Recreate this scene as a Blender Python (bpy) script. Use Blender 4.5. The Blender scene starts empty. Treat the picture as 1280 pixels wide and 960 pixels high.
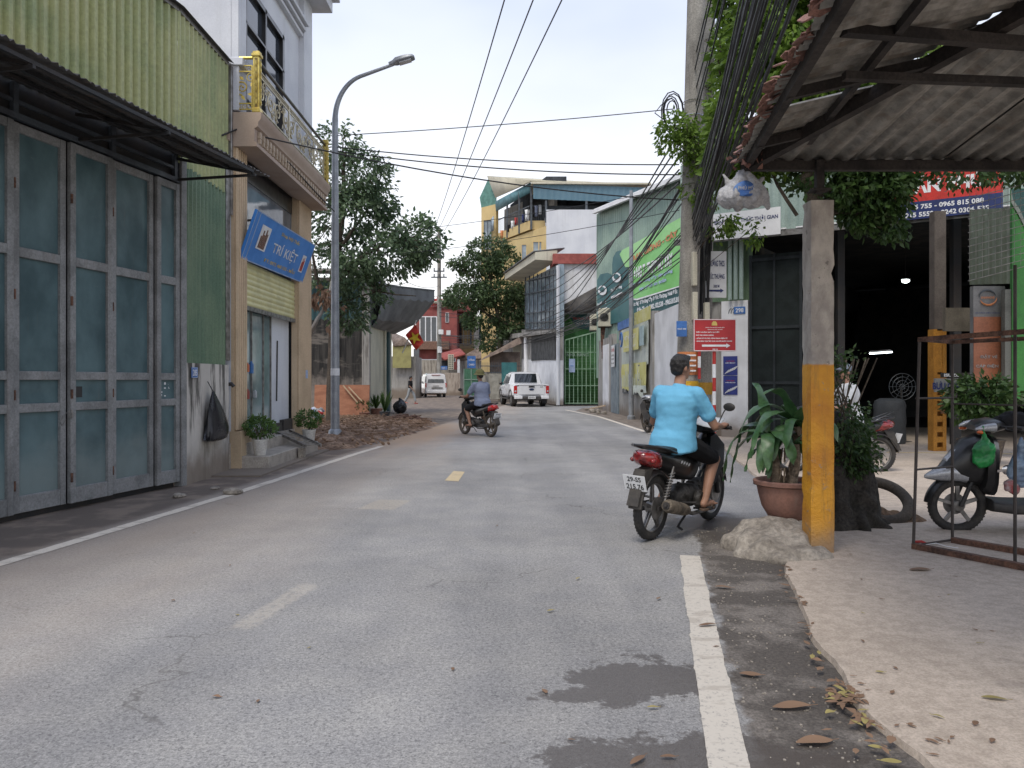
import bpy, bmesh, math, random
from mathutils import Vector, Matrix, Euler, noise
R = random.Random(11)
V = Vector
F = 950.0; HZ = 475.0; CH = 1.4
scene = bpy.context.scene
col = scene.collection
rad = math.radians

def P(px, py, Y): return V(((px-640)/F*Y, Y, CH-(py-HZ)/F*Y))
def G(px, py, z=0.0):
    Y = (CH-z)*F/(py-HZ)
    return V(((px-640)/F*Y, Y, z))
def onplane(px, py, A, B, off=0.0):
    # where the sight line through a point of the photo meets the vertical plane over A-B
    ax, ay = A[0], A[1]; dx, dy = B[0]-ax, B[1]-ay
    n = V((dy, -dx, 0)).normalized()
    if n.y > 0: n = -n
    k = (px-640)/F
    Y = (n.x*ax+n.y*ay+off)/(n.x*k+n.y)
    return P(px, py, Y)

# ---------------------------------------------------------------- tagging
def tag(o, label=None, cat=None, group=None, kind=None):
    if label: o['label'] = label
    if cat: o['category'] = cat
    if group: o['group'] = group
    if kind: o['kind'] = kind
    return o
def thing(name, label, cat, loc=(0,0,0), rz=0, group=None, rot=None):
    o = bpy.data.objects.new(name, None); col.objects.link(o)
    o.empty_display_size = .1
    o.location = loc
    o.rotation_euler = rot if rot else (0,0,rz)
    return tag(o, label, cat, group)
def wm(o):
    m = Matrix.Identity(4)
    while o is not None:
        m = Matrix.LocRotScale(o.location, o.rotation_euler, o.scale) @ m
        o = o.parent
    return m
def copy_tree(o, parent=None):
    c = o.copy(); col.objects.link(c); c.parent = parent
    for ch in [x for x in bpy.data.objects if x.parent == o]:
        copy_tree(ch, c)
    return c

# ---------------------------------------------------------------- mesh builder
def frame_from(a, b, up=V((0,0,1))):
    d = (V(b)-V(a)).normalized()
    u = up if abs(d.dot(up)) < .98 else V((1,0,0))
    s = d.cross(u).normalized(); t = s.cross(d).normalized()
    return d, s, t
class MB:
    def __init__(s): s.v=[]; s.f=[]; s.m=[]; s.mi=0
    def add(s, vs, fs):
        o=len(s.v); s.v += [tuple(v) for v in vs]
        for f in fs: s.f.append(tuple(i+o for i in f)); s.m.append(s.mi)
        return s
    def obb(s, o, a, b, c):
        o,a,b,c = V(o),V(a),V(b),V(c)
        vs=[o,o+a,o+a+b,o+b,o+c,o+a+c,o+a+b+c,o+b+c]
        fs=[(0,3,2,1),(4,5,6,7),(0,1,5,4),(1,2,6,5),(2,3,7,6),(3,0,4,7)]
        if a.cross(b).dot(c) < 0: fs=[tuple(reversed(f)) for f in fs]
        return s.add(vs,fs)
    def box(s, c, size, rz=0):
        c=V(c); M=Matrix.Rotation(rz,3,'Z')
        a=M@V((size[0],0,0)); b=M@V((0,size[1],0)); d=V((0,0,size[2]))
        return s.obb(c-a/2-b/2-d/2,a,b,d)
    def bar(s, a, b, w, h=None, up=V((0,0,1))):
        h=h or w; a=V(a); b=V(b); d,sx,t=frame_from(a,b,up)
        return s.obb(a-sx*w/2-t*h/2, b-a, sx*w, t*h)
    def tube(s, pts, r, n=8, caps=True):
        pts=[V(p) for p in pts]; k=len(pts)
        rs=r if isinstance(r,(list,tuple)) else [r]*k
        vs=[]; fs=[]; prev=None
        for i,p in enumerate(pts):
            d=(pts[min(i+1,k-1)]-pts[max(i-1,0)])
            if d.length<1e-9: d=V((0,0,1))
            d.normalize()
            if prev is None:
                u=V((0,0,1)) if abs(d.z)<.9 else V((1,0,0))
                sx=d.cross(u).normalized()
            else:
                sx=(prev-d*prev.dot(d)).normalized()
            prev=sx; t=d.cross(sx)
            for j in range(n):
                a=2*math.pi*j/n
                vs.append(p+(sx*math.cos(a)+t*math.sin(a))*rs[i])
        for i in range(k-1):
            for j in range(n):
                fs.append((i*n+j,i*n+(j+1)%n,(i+1)*n+(j+1)%n,(i+1)*n+j))
        if caps:
            fs.append(tuple(reversed(range(n)))); fs.append(tuple(range((k-1)*n,k*n)))
        return s.add(vs,fs)
    def lathe(s, prof, n=24, M=None, closed=False):
        M=M or Matrix.Identity(4); k=len(prof); vs=[]; fs=[]
        for (r,z) in prof:
            for j in range(n):
                a=2*math.pi*j/n
                vs.append(M@V((r*math.cos(a),r*math.sin(a),z)))
        rng=k if closed else k-1
        for i in range(rng):
            for j in range(n):
                i2=(i+1)%k
                fs.append((i*n+j,i*n+(j+1)%n,i2*n+(j+1)%n,i2*n+j))
        if not closed:
            if prof[0][0]>1e-4: fs.append(tuple(reversed(range(n))))
            if prof[-1][0]>1e-4: fs.append(tuple(range((k-1)*n,k*n)))
        return s.add(vs,fs)
    def ell(s, c, r, rot=(0,0,0), n=16):
        M=Matrix.Translation(V(c))@Euler(rot).to_matrix().to_4x4()@Matrix.Diagonal((r[0],r[1],r[2],1))
        m=n//2
        prof=[(max(1e-5,math.sin(math.pi*i/m)),-math.cos(math.pi*i/m)) for i in range(m+1)]
        return s.lathe(prof,n,M)
    def cap(s, a, ra, b, rb, n=12):
        a=V(a); b=V(b); L=(b-a).length
        if L<1e-6: return s.ell(a,(ra,ra,ra),n=n)
        q=V((0,0,1)).rotation_difference((b-a).normalized()).to_matrix().to_4x4()
        M=Matrix.Translation(a)@q
        prof=[(max(1e-5,ra*math.cos(t)),ra*math.sin(t)) for t in [-math.pi/2+i*math.pi/8 for i in range(5)]]
        prof+=[(max(1e-5,rb*math.cos(t)),L+rb*math.sin(t)) for t in [i*math.pi/8 for i in range(5)]]
        return s.lathe(prof,n,M)
    def prism(s, poly, off):
        off=V(off); n=len(poly); p=[V(q) for q in poly]
        vs=p+[q+off for q in p]
        nrm=V((0,0,0))
        for i in range(n): nrm+=p[i].cross(p[(i+1)%n])
        fs=[tuple(reversed(range(n))),tuple(range(n,2*n))]+[(i,(i+1)%n,n+(i+1)%n,n+i) for i in range(n)]
        if nrm.dot(off)<0: fs=[tuple(reversed(f)) for f in fs]
        return s.add(vs,fs)
    def loft(s, rings, caps=True, close=True):
        n=len(rings[0]); vs=[q for r in rings for q in r]; fs=[]
        for i in range(len(rings)-1):
            for j in range(n if close else n-1):
                fs.append((i*n+j,i*n+(j+1)%n,(i+1)*n+(j+1)%n,(i+1)*n+j))
        if caps: fs.append(tuple(reversed(range(n)))); fs.append(tuple(range((len(rings)-1)*n,len(rings)*n)))
        return s.add(vs,fs)
    def quad(s,a,b,c,d): return s.add([a,b,c,d],[(0,1,2,3)])
    def poly(s,pts): return s.add(pts,[tuple(range(len(pts)))])
    def corr(s, O, U, W, pitch=.1, amp=.014, seg=6, box=False, rows=1, jag=0):
        # sheet with ribs along W, waves across U
        O,U,W=V(O),V(U),V(W); n=max(2,int(U.length/pitch*seg)); N=U.cross(W).normalized()
        vs=[];fs=[]
        for i in range(n+1):
            t=i/n; ph=t*U.length/pitch*2*math.pi
            h=math.sin(ph)
            if box: h=max(-1,min(1,h*2.2))
            j0=R.uniform(-jag,jag); 
            for k in range(rows+1):
                vs.append(O+U*t+W*(k/rows)+N*amp*h+(W.normalized()*j0 if k in (0,) and jag else V((0,0,0))))
        for i in range(n):
            for k in range(rows):
                a=i*(rows+1)+k; fs.append((a,a+rows+1,a+rows+2,a+1))
        return s.add(vs,fs)
    def build(s, name, mats, parent=None, smooth=True, bevel=0, label=None, angle=38, fixn=True, solid=0):
        me=bpy.data.meshes.new(name)
        vs=s.v
        if parent is not None:
            inv=wm(parent).inverted(); vs=[tuple(inv@V(v)) for v in vs]
        me.from_pydata(vs,[],s.f)
        if not isinstance(mats,(list,tuple)): mats=[mats]
        for m in mats: me.materials.append(m)
        if len(mats)>1:
            me.polygons.foreach_set('material_index',[min(x,len(mats)-1) for x in s.m])
        if fixn:
            bm=bmesh.new(); bm.from_mesh(me); bmesh.ops.recalc_face_normals(bm,faces=bm.faces); bm.to_mesh(me); bm.free()
        if smooth:
            me.polygons.foreach_set('use_smooth',[True]*len(me.polygons))
            me.set_sharp_from_angle(angle=rad(angle))
        me.update()
        o=bpy.data.objects.new(name,me); col.objects.link(o)
        if parent is not None: o.parent=parent
        if solid:
            m=o.modifiers.new('Solid','SOLIDIFY'); m.thickness=solid; m.offset=0
        if bevel:
            m=o.modifiers.new('Bevel','BEVEL'); m.width=bevel; m.segments=2; m.limit_method='ANGLE'; m.angle_limit=rad(35)
        if label: o['label']=label
        return o
def single(mb,name,mats,label,cat,group=None,kind=None,**kw):
    return tag(mb.build(name,mats,**kw),label,cat,group,kind)
def struct(mb,name,mats,**kw):
    return tag(mb.build(name,mats,**kw),kind='structure')

def blob(mb, name, mt, parent=None, voxel=.01, smooth=6, fold=0, fscale=12, fstretch=(1,1,1), vscale=None):
    """fuse overlapping volumes of a builder into one continuous skin"""
    me=bpy.data.meshes.new('tmp'); me.from_pydata(mb.v,[],mb.f)
    bm=bmesh.new(); bm.from_mesh(me); bmesh.ops.recalc_face_normals(bm,faces=bm.faces); bm.to_mesh(me); bm.free()
    o=bpy.data.objects.new('tmp',me); col.objects.link(o)
    m=o.modifiers.new('r','REMESH'); m.mode='VOXEL'; m.voxel_size=voxel
    m=o.modifiers.new('s','SMOOTH'); m.factor=.5; m.iterations=smooth
    dg=bpy.context.evaluated_depsgraph_get()
    nm=bpy.data.meshes.new_from_object(o.evaluated_get(dg))
    bpy.data.objects.remove(o); bpy.data.meshes.remove(me)
    if fold:
        nm.update()
        nn=[v.normal.copy() for v in nm.vertices]
        for v,n in zip(nm.vertices,nn):
            c=v.co; q=V((c.x*fstretch[0],c.y*fstretch[1],c.z*fstretch[2]))*fscale
            d=noise.noise(q)+.5*noise.noise(q*2.1+V((3,1,7)))
            v.co+=n*fold*d
    if parent is not None:
        nm.transform(wm(parent).inverted())
    nm.name=name; nm.materials.clear(); nm.materials.append(mt)
    nm.polygons.foreach_set('use_smooth',[True]*len(nm.polygons))
    ob=bpy.data.objects.new(name,nm); col.objects.link(ob)
    if parent is not None: ob.parent=parent
    return ob

_tc={}
def text_obj(s, name, mt, parent, center, right, up, W=None, Hh=None, bold=0.0, depth=.001, label=None):
    cu=bpy.data.curves.new('t','FONT'); cu.body=s; cu.align_x='CENTER'; cu.offset=bold; cu.extrude=0; cu.resolution_u=3
    o=bpy.data.objects.new('t',cu); col.objects.link(o)
    dg=bpy.context.evaluated_depsgraph_get()
    me=bpy.data.meshes.new_from_object(o.evaluated_get(dg))
    bpy.data.objects.remove(o); bpy.data.curves.remove(cu)
    xs=[v.co.x for v in me.vertices]; ys=[v.co.y for v in me.vertices]
    if not xs: return None
    x0,x1,y0,y1=min(xs),max(xs),min(ys),max(ys)
    if W is None: sx=sy=Hh/(y1-y0)
    elif Hh is None: sx=sy=W/(x1-x0)
    else: sx=W/(x1-x0); sy=Hh/(y1-y0)
    right=V(right).normalized(); up=V(up).normalized(); n=right.cross(up); c=V(center)
    inv=wm(parent).inverted() if parent is not None else Matrix.Identity(4)
    for v in me.vertices:
        v.co=inv@(c+right*((v.co.x-(x0+x1)/2)*sx)+up*((v.co.y-(y0+y1)/2)*sy)+n*depth)
    me.materials.clear(); me.materials.append(mt); me.name=name
    ob=bpy.data.objects.new(name,me); col.objects.link(ob)
    if parent is not None: ob.parent=parent
    if label: ob['label']=label
    return ob

# ---------------------------------------------------------------- materials
class NT:
    def __init__(s, nt): s.nt=nt
    def n(s, t, ins=None, **kw):
        x=s.nt.nodes.new(t)
        for k,v in kw.items(): setattr(x,k,v)
        for k,v in (ins or {}).items():
            sock=x.inputs[k]
            if isinstance(v,bpy.types.NodeSocket): s.nt.links.new(v,sock)
            else:
                if sock.type=='RGBA' and not isinstance(v,(int,float)) and len(v)==3: v=(*v,1)
                sock.default_value=v
        return x
    def m(s,op,a,b=0.0,c=0.0,clamp=False):
        x=s.n('ShaderNodeMath',{0:a,1:b,2:c},operation=op); x.use_clamp=clamp; return x.outputs[0]
    def mix(s,fac,a,b,mode='MIX'):
        x=s.n('ShaderNodeMix',data_type='RGBA',blend_type=mode)
        for i,v in ((0,fac),(6,a),(7,b)):
            if isinstance(v,bpy.types.NodeSocket): s.nt.links.new(v,x.inputs[i])
            else: x.inputs[i].default_value=v if isinstance(v,(int,float)) else ((*v,1) if len(v)==3 else v)
        return x.outputs[2]
    def noise(s,vec,scale,detail=5,rough=.55,w=0):
        return s.n('ShaderNodeTexNoise',{'Vector':vec,'Scale':scale,'Detail':detail,'Roughness':rough}).outputs[0]
    def ramp(s,fac,a,b):
        x=s.n('ShaderNodeMapRange',{0:fac,1:a,2:b,3:0.0,4:1.0},interpolation_type='SMOOTHSTEP'); return x.outputs[0]
    def obj(s): return s.n('ShaderNodeTexCoord').outputs['Object']
    def scaled(s,vec,sc,loc=(0,0,0)): return s.n('ShaderNodeMapping',{0:vec,1:loc,3:sc}).outputs[0]
    def sep(s,vec): x=s.n('ShaderNodeSeparateXYZ',{0:vec}); return x.outputs
def newmat(name):
    m=bpy.data.materials.new(name); m.use_nodes=True
    nt=m.node_tree; b=nt.nodes['Principled BSDF']
    return m,NT(nt),b
def mat(name, c, rough=.6, metal=0, c2=None, scale=3, stretch=(1,1,1), lo=.4, hi=.65, fine=.12, fscale=40, bump=0, bscale=40,
        bstretch=None, spec=.5, streak=None, streak_amt=.5, coat=0):
    m,n,b=newmat(name); o=n.obj()
    c2=c2 or tuple(x*.72 for x in c)
    v=n.scaled(o,stretch)
    f=n.ramp(n.noise(v,scale,6),lo,hi)
    cc=n.mix(f,c,c2)
    if fine:
        g=n.noise(o,fscale,4,.7); cc=n.mix(1.0,cc,n.mix(n.ramp(g,.3,.7),tuple([1-fine*1.6]*3),tuple([1+fine]*3)),'MULTIPLY')
    if streak:
        sv=n.scaled(o,(5,5,.28)); g=n.ramp(n.noise(sv,1.6,7,.65),.5,.72)
        cc=n.mix(n.m('MULTIPLY',g,streak_amt),cc,streak)
    n.nt.links.new(cc,b.inputs['Base Color'])
    rr=n.m('ADD',n.m('MULTIPLY',f,.12),rough-.04,clamp=True)
    n.nt.links.new(rr,b.inputs['Roughness'])
    b.inputs['Metallic'].default_value=metal
    b.inputs['Specular IOR Level'].default_value=spec
    if coat: b.inputs['Coat Weight'].default_value=coat; b.inputs['Coat Roughness'].default_value=.08
    if bump:
        bv=n.scaled(o,bstretch or (1,1,1)); bn=n.n('ShaderNodeBump',{'Strength':min(1,bump),'Distance':.01*max(1,bump),'Height':n.noise(bv,bscale,6,.6)})
        n.nt.links.new(bn.outputs[0],b.inputs['Normal'])
    return m
def emis(name,c,s):
    m,n,b=newmat(name); b.inputs['Base Color'].default_value=(*c,1)
    b.inputs['Emission Color'].default_value=(*c,1); b.inputs['Emission Strength'].default_value=s
    return m
def glass(name,c,rough=.08,spec=.8):
    m,n,b=newmat(name); o=n.obj()
    g=n.noise(o,1.5,4); cc=n.mix(n.ramp(g,.35,.65),c,tuple(x*.6 for x in c))
    n.nt.links.new(cc,b.inputs['Base Color']); b.inputs['Roughness'].default_value=rough; b.inputs['Specular IOR Level'].default_value=spec
    bn=n.n('ShaderNodeBump',{'Strength':.12,'Distance':.01,'Height':n.noise(o,2.2,2)}); n.nt.links.new(bn.outputs[0],b.inputs['Normal'])
    return m
def leafmat(name,dark,light,rough=.5,trans=.25):
    m,n,b=newmat(name)
    g=n.n('ShaderNodeNewGeometry'); rnd=g.outputs['Random Per Island']
    o=n.obj(); cl=n.ramp(n.noise(o,1.1,3),.35,.68)
    f=n.m('ADD',n.m('MULTIPLY',rnd,.55),n.m('MULTIPLY',cl,.45))
    cc=n.mix(f,dark,light)
    n.nt.links.new(cc,b.inputs['Base Color']); b.inputs['Roughness'].default_value=rough
    b.inputs['Specular IOR Level'].default_value=.35
    tr=n.n('ShaderNodeBsdfTranslucent',{'Color':cc}); mx=n.n('ShaderNodeMixShader',{0:trans,1:b.outputs[0],2:tr.outputs[0]})
    n.nt.links.new(mx.outputs[0],n.nt.nodes['Material Output'].inputs['Surface'])
    return m

# --- foliage
def leaf(mb, p, d, L, Wd, nrm=None, bend=.15):
    d=V(d).normalized(); n0=nrm or V((R.uniform(-1,1),R.uniform(-1,1),R.uniform(.2,1)))
    s=d.cross(n0)
    if s.length<1e-4: s=V((1,0,0))
    s.normalize(); t=s.cross(d)
    p=V(p)
    mb.add([p,p+d*L*.45+s*Wd*.5-t*L*bend*.2,p+d*L-t*L*bend,p+d*L*.45-s*Wd*.5-t*L*bend*.2],[(0,1,2,3)])
def rndv():
    while True:
        v=V((R.uniform(-1,1),R.uniform(-1,1),R.uniform(-1,1)))
        if .05<v.length<=1: return v
def crown(mb, lobes, clumps, per, size, spread=.22, down=.2):
    """lobes: (centre, radii, weight). leaves grow in clumps spread through the volume, thinner toward gaps"""
    tot=sum(l[2] for l in lobes); cs=[]
    for (c,r,w) in lobes:
        for i in range(int(clumps*w/tot)):
            v=rndv(); k=v.length; v=v.normalized()*(k**.55)
            p=V(c)+V((v.x*r[0],v.y*r[1],v.z*r[2]))
            if noise.noise(p*1.3)+.35*noise.noise(p*3.1)<-.22: continue
            cs.append(p)
            out=(v+V((0,0,-down*R.random()))).normalized()
            sp=spread*R.uniform(.6,1.4)
            for k2 in range(int(per*R.uniform(.5,1.5))):
                q=p+rndv()*sp
                d=(out*.7+rndv()*.9+V((0,0,-down)))
                if d.length<.01: continue
                s=size*R.uniform(.6,1.3)
                leaf(mb,q,d,s,s*R.uniform(.4,.6))
    return cs
def limb(mb, pts, r0, r1, n=8, wob=.04):
    pts=[V(p) for p in pts]; out=[]
    k=len(pts)
    for i in range(k-1):
        for j in range(4):
            t=j/4; q=pts[i].lerp(pts[i+1],t)
            if i+j: q=q+rndv()*wob
            out.append(q)
    out.append(pts[-1]); m=len(out)
    mb.tube(out,[r0+(r1-r0)*i/(m-1) for i in range(m)],n)
# ================================================================ materials
def ground_mats():
    global ASPHALT, CONC_PAD, DIRT_ROAD
    m,n,b=newmat('asphalt'); o=n.obj(); x,y,z=n.sep(o)
    big=n.noise(o,.35,4); med=n.noise(o,2.5,5)
    base=n.mix(n.ramp(big,.35,.65),(.31,.307,.302),(.238,.236,.234))
    vor=n.n('ShaderNodeTexVoronoi',{'Vector':o,'Scale':120.0}); fine=n.noise(o,130,3,.8)
    g2=n.noise(o,48,4,.75); agg=n.mix(n.ramp(n.m('ADD',n.m('MULTIPLY',fine,.5),n.m('MULTIPLY',g2,.5)),.38,.62),(.66,.66,.67),(1.28,1.28,1.27))
    c=n.mix(1.0,base,agg,'MULTIPLY')
    spk=n.ramp(n.sep(vor.outputs['Color'])[0],.86,.95)
    c=n.mix(n.m('MULTIPLY',spk,.30),c,(.50,.49,.47))
    spk2=n.ramp(n.sep(vor.outputs['Color'])[1],.9,.94)
    c=n.mix(n.m('MULTIPLY',spk2,.5),c,(.09,.09,.095))
    c=n.mix(1.0,c,n.mix(n.ramp(med,.3,.7),(.92,.92,.93),(1.06,1.05,1.03)),'MULTIPLY')
    tw=n.noise(n.scaled(o,(1.1,.09,1)),1.6,4,.5); c=n.mix(1.0,c,n.mix(n.ramp(tw,.35,.65),(.92,.92,.925),(1.06,1.055,1.05)),'MULTIPLY')
    ve=n.n('ShaderNodeTexVoronoi',{'Vector':n.n('ShaderNodeVectorMath',{0:o,1:n.n('ShaderNodeVectorMath',{0:n.n('ShaderNodeTexNoise',{'Vector':o,'Scale':2.5,'Detail':4.0}).outputs['Color'],1:(.5,.5,.5)},operation='MULTIPLY').outputs[0]},operation='ADD').outputs[0],'Scale':.55},feature='DISTANCE_TO_EDGE')
    crk=n.m('MULTIPLY',n.m('SUBTRACT',1.0,n.ramp(ve.outputs['Distance'],.0,.006)),n.ramp(n.noise(o,.7,2),.5,.6)); c=n.mix(n.m('MULTIPLY',crk,.6),c,(.10,.095,.09))
    # brown dust carried along the left edge (line x = -3.75+.085*(y-7))
    le=n.m('SUBTRACT',x,n.m('ADD',n.m('MULTIPLY',y,.095),-4.4))
    wv=n.noise(n.scaled(o,(1,.22,1)),1.3,5,.6)
    d=n.m('SUBTRACT',1.0,n.ramp(n.m('ADD',le,n.m('MULTIPLY',wv,-2.6)),-1.5,1.35))
    c=n.mix(n.m('MULTIPLY',d,.50),c,(.40,.32,.25))
    # mud near the dug-up lot
    dx=n.m('MULTIPLY',n.m('ADD',x,2.9),.55); dy=n.m('MULTIPLY',n.m('ADD',y,-20.5),.17)
    rr=n.m('SQRT',n.m('ADD',n.m('MULTIPLY',dx,dx),n.m('MULTIPLY',dy,dy)))
    mk=n.m('SUBTRACT',1.0,n.ramp(n.m('ADD',rr,n.m('MULTIPLY',wv,-.9)),-.1,.75))
    c=n.mix(n.m('MULTIPLY',mk,.8),c,(.40,.27,.17))
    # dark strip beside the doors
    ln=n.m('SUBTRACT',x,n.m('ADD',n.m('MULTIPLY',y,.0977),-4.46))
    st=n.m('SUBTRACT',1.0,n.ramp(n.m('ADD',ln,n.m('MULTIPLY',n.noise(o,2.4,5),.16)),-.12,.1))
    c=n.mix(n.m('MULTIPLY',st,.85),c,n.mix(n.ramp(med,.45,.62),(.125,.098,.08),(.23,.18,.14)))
    # wet gutter on the right: right of the white line, plus two wet puddles reaching over it
    rl=n.m('SUBTRACT',x,n.m('ADD',n.m('MULTIPLY',y,.189),.28))
    blot=n.noise(o,1.9,6,.62); blot2=n.noise(n.scaled(o,(1,1,1),(5,3,0)),4.5,6,.6)
    g1=n.ramp(n.m('ADD',rl,n.m('MULTIPLY',n.m('SUBTRACT',blot2,.5),.35)),.05,.11)
    fy=n.m('SUBTRACT',1.0,n.ramp(y,6.6,8.2))
    fx=n.m('SUBTRACT',1.0,n.ramp(n.m('ADD',rl,n.m('MULTIPLY',n.m('SUBTRACT',blot,.5),.5)),.9,1.25))
    g1=n.m('MULTIPLY',n.m('MULTIPLY',g1,fy),fx)
    wetn=n.ramp(blot,.40,.55)
    dirt=n.mix(wetn,(.19,.168,.148),(.082,.070,.060))
    dirt=n.mix(1.0,dirt,n.mix(n.ramp(n.noise(o,55,4,.8),.35,.68),(.6,.6,.6),(1.35,1.35,1.35)),'MULTIPLY')
    c=n.mix(n.m('MULTIPLY',g1,.92),c,dirt)
    blot3=n.noise(n.scaled(o,(1,1,1),(1,6,0)),17,6,.7)
    def puddle(cx,cy,sx,sy,th):
        ax=n.m('MULTIPLY',n.m('ADD',x,-cx),1/sx); ay=n.m('MULTIPLY',n.m('ADD',y,-cy),1/sy)
        q=n.m('SQRT',n.m('ADD',n.m('MULTIPLY',ax,ax),n.m('MULTIPLY',ay,ay)))
        return n.m('SUBTRACT',1.0,n.ramp(n.m('ADD',q,n.m('ADD',n.m('MULTIPLY',n.m('SUBTRACT',blot2,.5),3.0),n.m('MULTIPLY',n.m('SUBTRACT',blot3,.5),1.6))),th-.12,th+.12))
    pd=n.m('MAXIMUM',n.m('MAXIMUM',puddle(.62,3.55,.30,.28,1.0),puddle(.42,3.38,.26,.10,.9)),puddle(.72,2.72,.62,.26,1.0))
    pd=n.m('MAXIMUM',pd,puddle(1.9,7.4,.5,.65,.9))
    c=n.mix(n.m('MULTIPLY',pd,.80),c,(.082,.070,.062))
    def faded(cx,cy,dx,dy,hl,hw,amt):
        q=math.hypot(dx,dy); dx/=q; dy/=q; ex=n.m('ADD',x,-cx); ey=n.m('ADD',y,-cy)
        uu=n.m('ABSOLUTE',n.m('ADD',n.m('MULTIPLY',ex,dx),n.m('MULTIPLY',ey,dy))); vv=n.m('ABSOLUTE',n.m('ADD',n.m('MULTIPLY',ex,dy),n.m('MULTIPLY',ey,-dx)))
        ns=n.m('MULTIPLY',n.m('SUBTRACT',blot3,.5),.12)
        k=n.m('MULTIPLY',n.m('SUBTRACT',1.0,n.ramp(n.m('ADD',uu,ns),hl-.06,hl+.06)),n.m('SUBTRACT',1.0,n.ramp(n.m('ADD',vv,ns),hw-.03,hw+.03)))
        return n.m('MULTIPLY',n.m('MULTIPLY',k,n.ramp(n.noise(o,26,5,.7),.30,.58)),amt)
    c=n.mix(faded(-1.46,4.75,.15,.93,.47,.07,.55),c,(.46,.42,.36)); c=n.mix(faded(-1.42,8.55,.15,.93,.33,.2,.45),c,(.46,.40,.31))
    n.nt.links.new(c,b.inputs['Base Color'])
    ro=n.m('SUBTRACT',.86,n.m('MULTIPLY',pd,.45)); n.nt.links.new(ro,b.inputs['Roughness'])
    hgt=n.m('ADD',n.m('MULTIPLY',fine,1.0),n.m('MULTIPLY',vor.outputs['Distance'],.8))
    bn=n.n('ShaderNodeBump',{'Strength':.35,'Distance':.004,'Height':hgt}); n.nt.links.new(bn.outputs[0],b.inputs['Normal'])
    b.inputs['Specular IOR Level'].default_value=.3
    ASPHALT=m
    m,n,b=newmat('concrete_pad'); o=n.obj()
    big=n.noise(o,.8,5); sm=n.noise(o,70,4,.75)
    c=n.mix(n.ramp(big,.35,.68),(.52,.445,.37),(.43,.365,.30))
    c=n.mix(1.0,c,n.mix(n.ramp(sm,.36,.64),(.84,.84,.84),(1.12,1.11,1.11)),'MULTIPLY'); c=n.mix(1.0,c,n.mix(n.ramp(n.noise(o,14,5,.7),.35,.65),(.86,.85,.84),(1.09,1.09,1.09)),'MULTIPLY')
    stn=n.ramp(n.noise(n.scaled(o,(1,1,1),(2,9,0)),1.7,6,.65),.58,.72)
    c=n.mix(n.m('MULTIPLY',stn,.45),c,(.19,.16,.14))
    dk=n.ramp(n.noise(n.scaled(o,(1,1,1),(8,1,0)),9,5,.7),.66,.74)
    c=n.mix(n.m('MULTIPLY',dk,.35),c,(.13,.11,.10))
    n.nt.links.new(c,b.inputs['Base Color']); b.inputs['Roughness'].default_value=.85; b.inputs['Specular IOR Level'].default_value=.3
    bn=n.n('ShaderNodeBump',{'Strength':.4,'Distance':.006,'Height':n.m('ADD',sm,n.m('MULTIPLY',big,2.0))}); n.nt.links.new(bn.outputs[0],b.inputs['Normal'])
    CONC_PAD=m
ground_mats()
EARTH=mat('earth',(.20,.135,.09),.95,c2=(.10,.065,.045),scale=2.2,fine=.3,fscale=25,bump=2,bscale=9,spec=.2)
MUD=mat('dug_mud',(.30,.20,.135),.92,c2=(.15,.095,.065),scale=3.5,lo=.42,hi=.58,fine=.3,fscale=18,bump=2,bscale=14,spec=.25)
def linepaint(name,c,worn=.5,thr=.5):
    m,n,b=newmat(name); o=n.obj()
    w=n.ramp(n.noise(o,34,7,.8),thr+.03,thr+.16); w2=n.ramp(n.noise(n.scaled(o,(1,2.5,1)),3.2,6,.65),.54,.60)
    cc=n.mix(n.m('MULTIPLY',w,worn),c,(.24,.225,.21)); cc=n.mix(n.m('MULTIPLY',w2,.42),cc,(.28,.24,.20))
    n.nt.links.new(cc,b.inputs['Base Color']); b.inputs['Roughness'].default_value=.85
    return m
LINE=linepaint('white_line_paint',(.53,.49,.43),.8,.49)
LINE_L=linepaint('dusty_line_paint',(.66,.60,.52),.6,.5)
DASH=linepaint('faded_yellow_paint',(.52,.42,.26),.8,.5)
DASH2=linepaint('very_faded_paint',(.40,.37,.32),.95,.42)

YGREEN=mat('yellow_green_sheet',(.36,.375,.17),.5,c2=(.27,.32,.155),scale=1.1,fine=.1,fscale=20,streak=(.42,.40,.21),streak_amt=.6,metal=0,bump=.2,bscale=6)
DGREEN=mat('dark_green_sheet',(.13,.20,.12),.5,c2=(.09,.16,.10),scale=1.2,streak=(.17,.23,.15),streak_amt=.5)
SHEETDARK=mat('weathered_grey_sheet',(.085,.085,.085),.7,c2=(.045,.042,.04),scale=2.5,streak=(.12,.08,.05),streak_amt=.5,bump=.3)
SHEET_UNDER=mat('roof_sheet',(.25,.24,.215),.7,c2=(.15,.14,.12),scale=1.5,stretch=(3,.4,1),fine=.25,fscale=8,streak=(.13,.09,.06),streak_amt=.6)
DOORFRAME=mat('grey_door_steel',(.235,.24,.24),.5,c2=(.155,.16,.16),scale=3,fine=.15,streak=(.12,.09,.07),streak_amt=.35)
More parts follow.
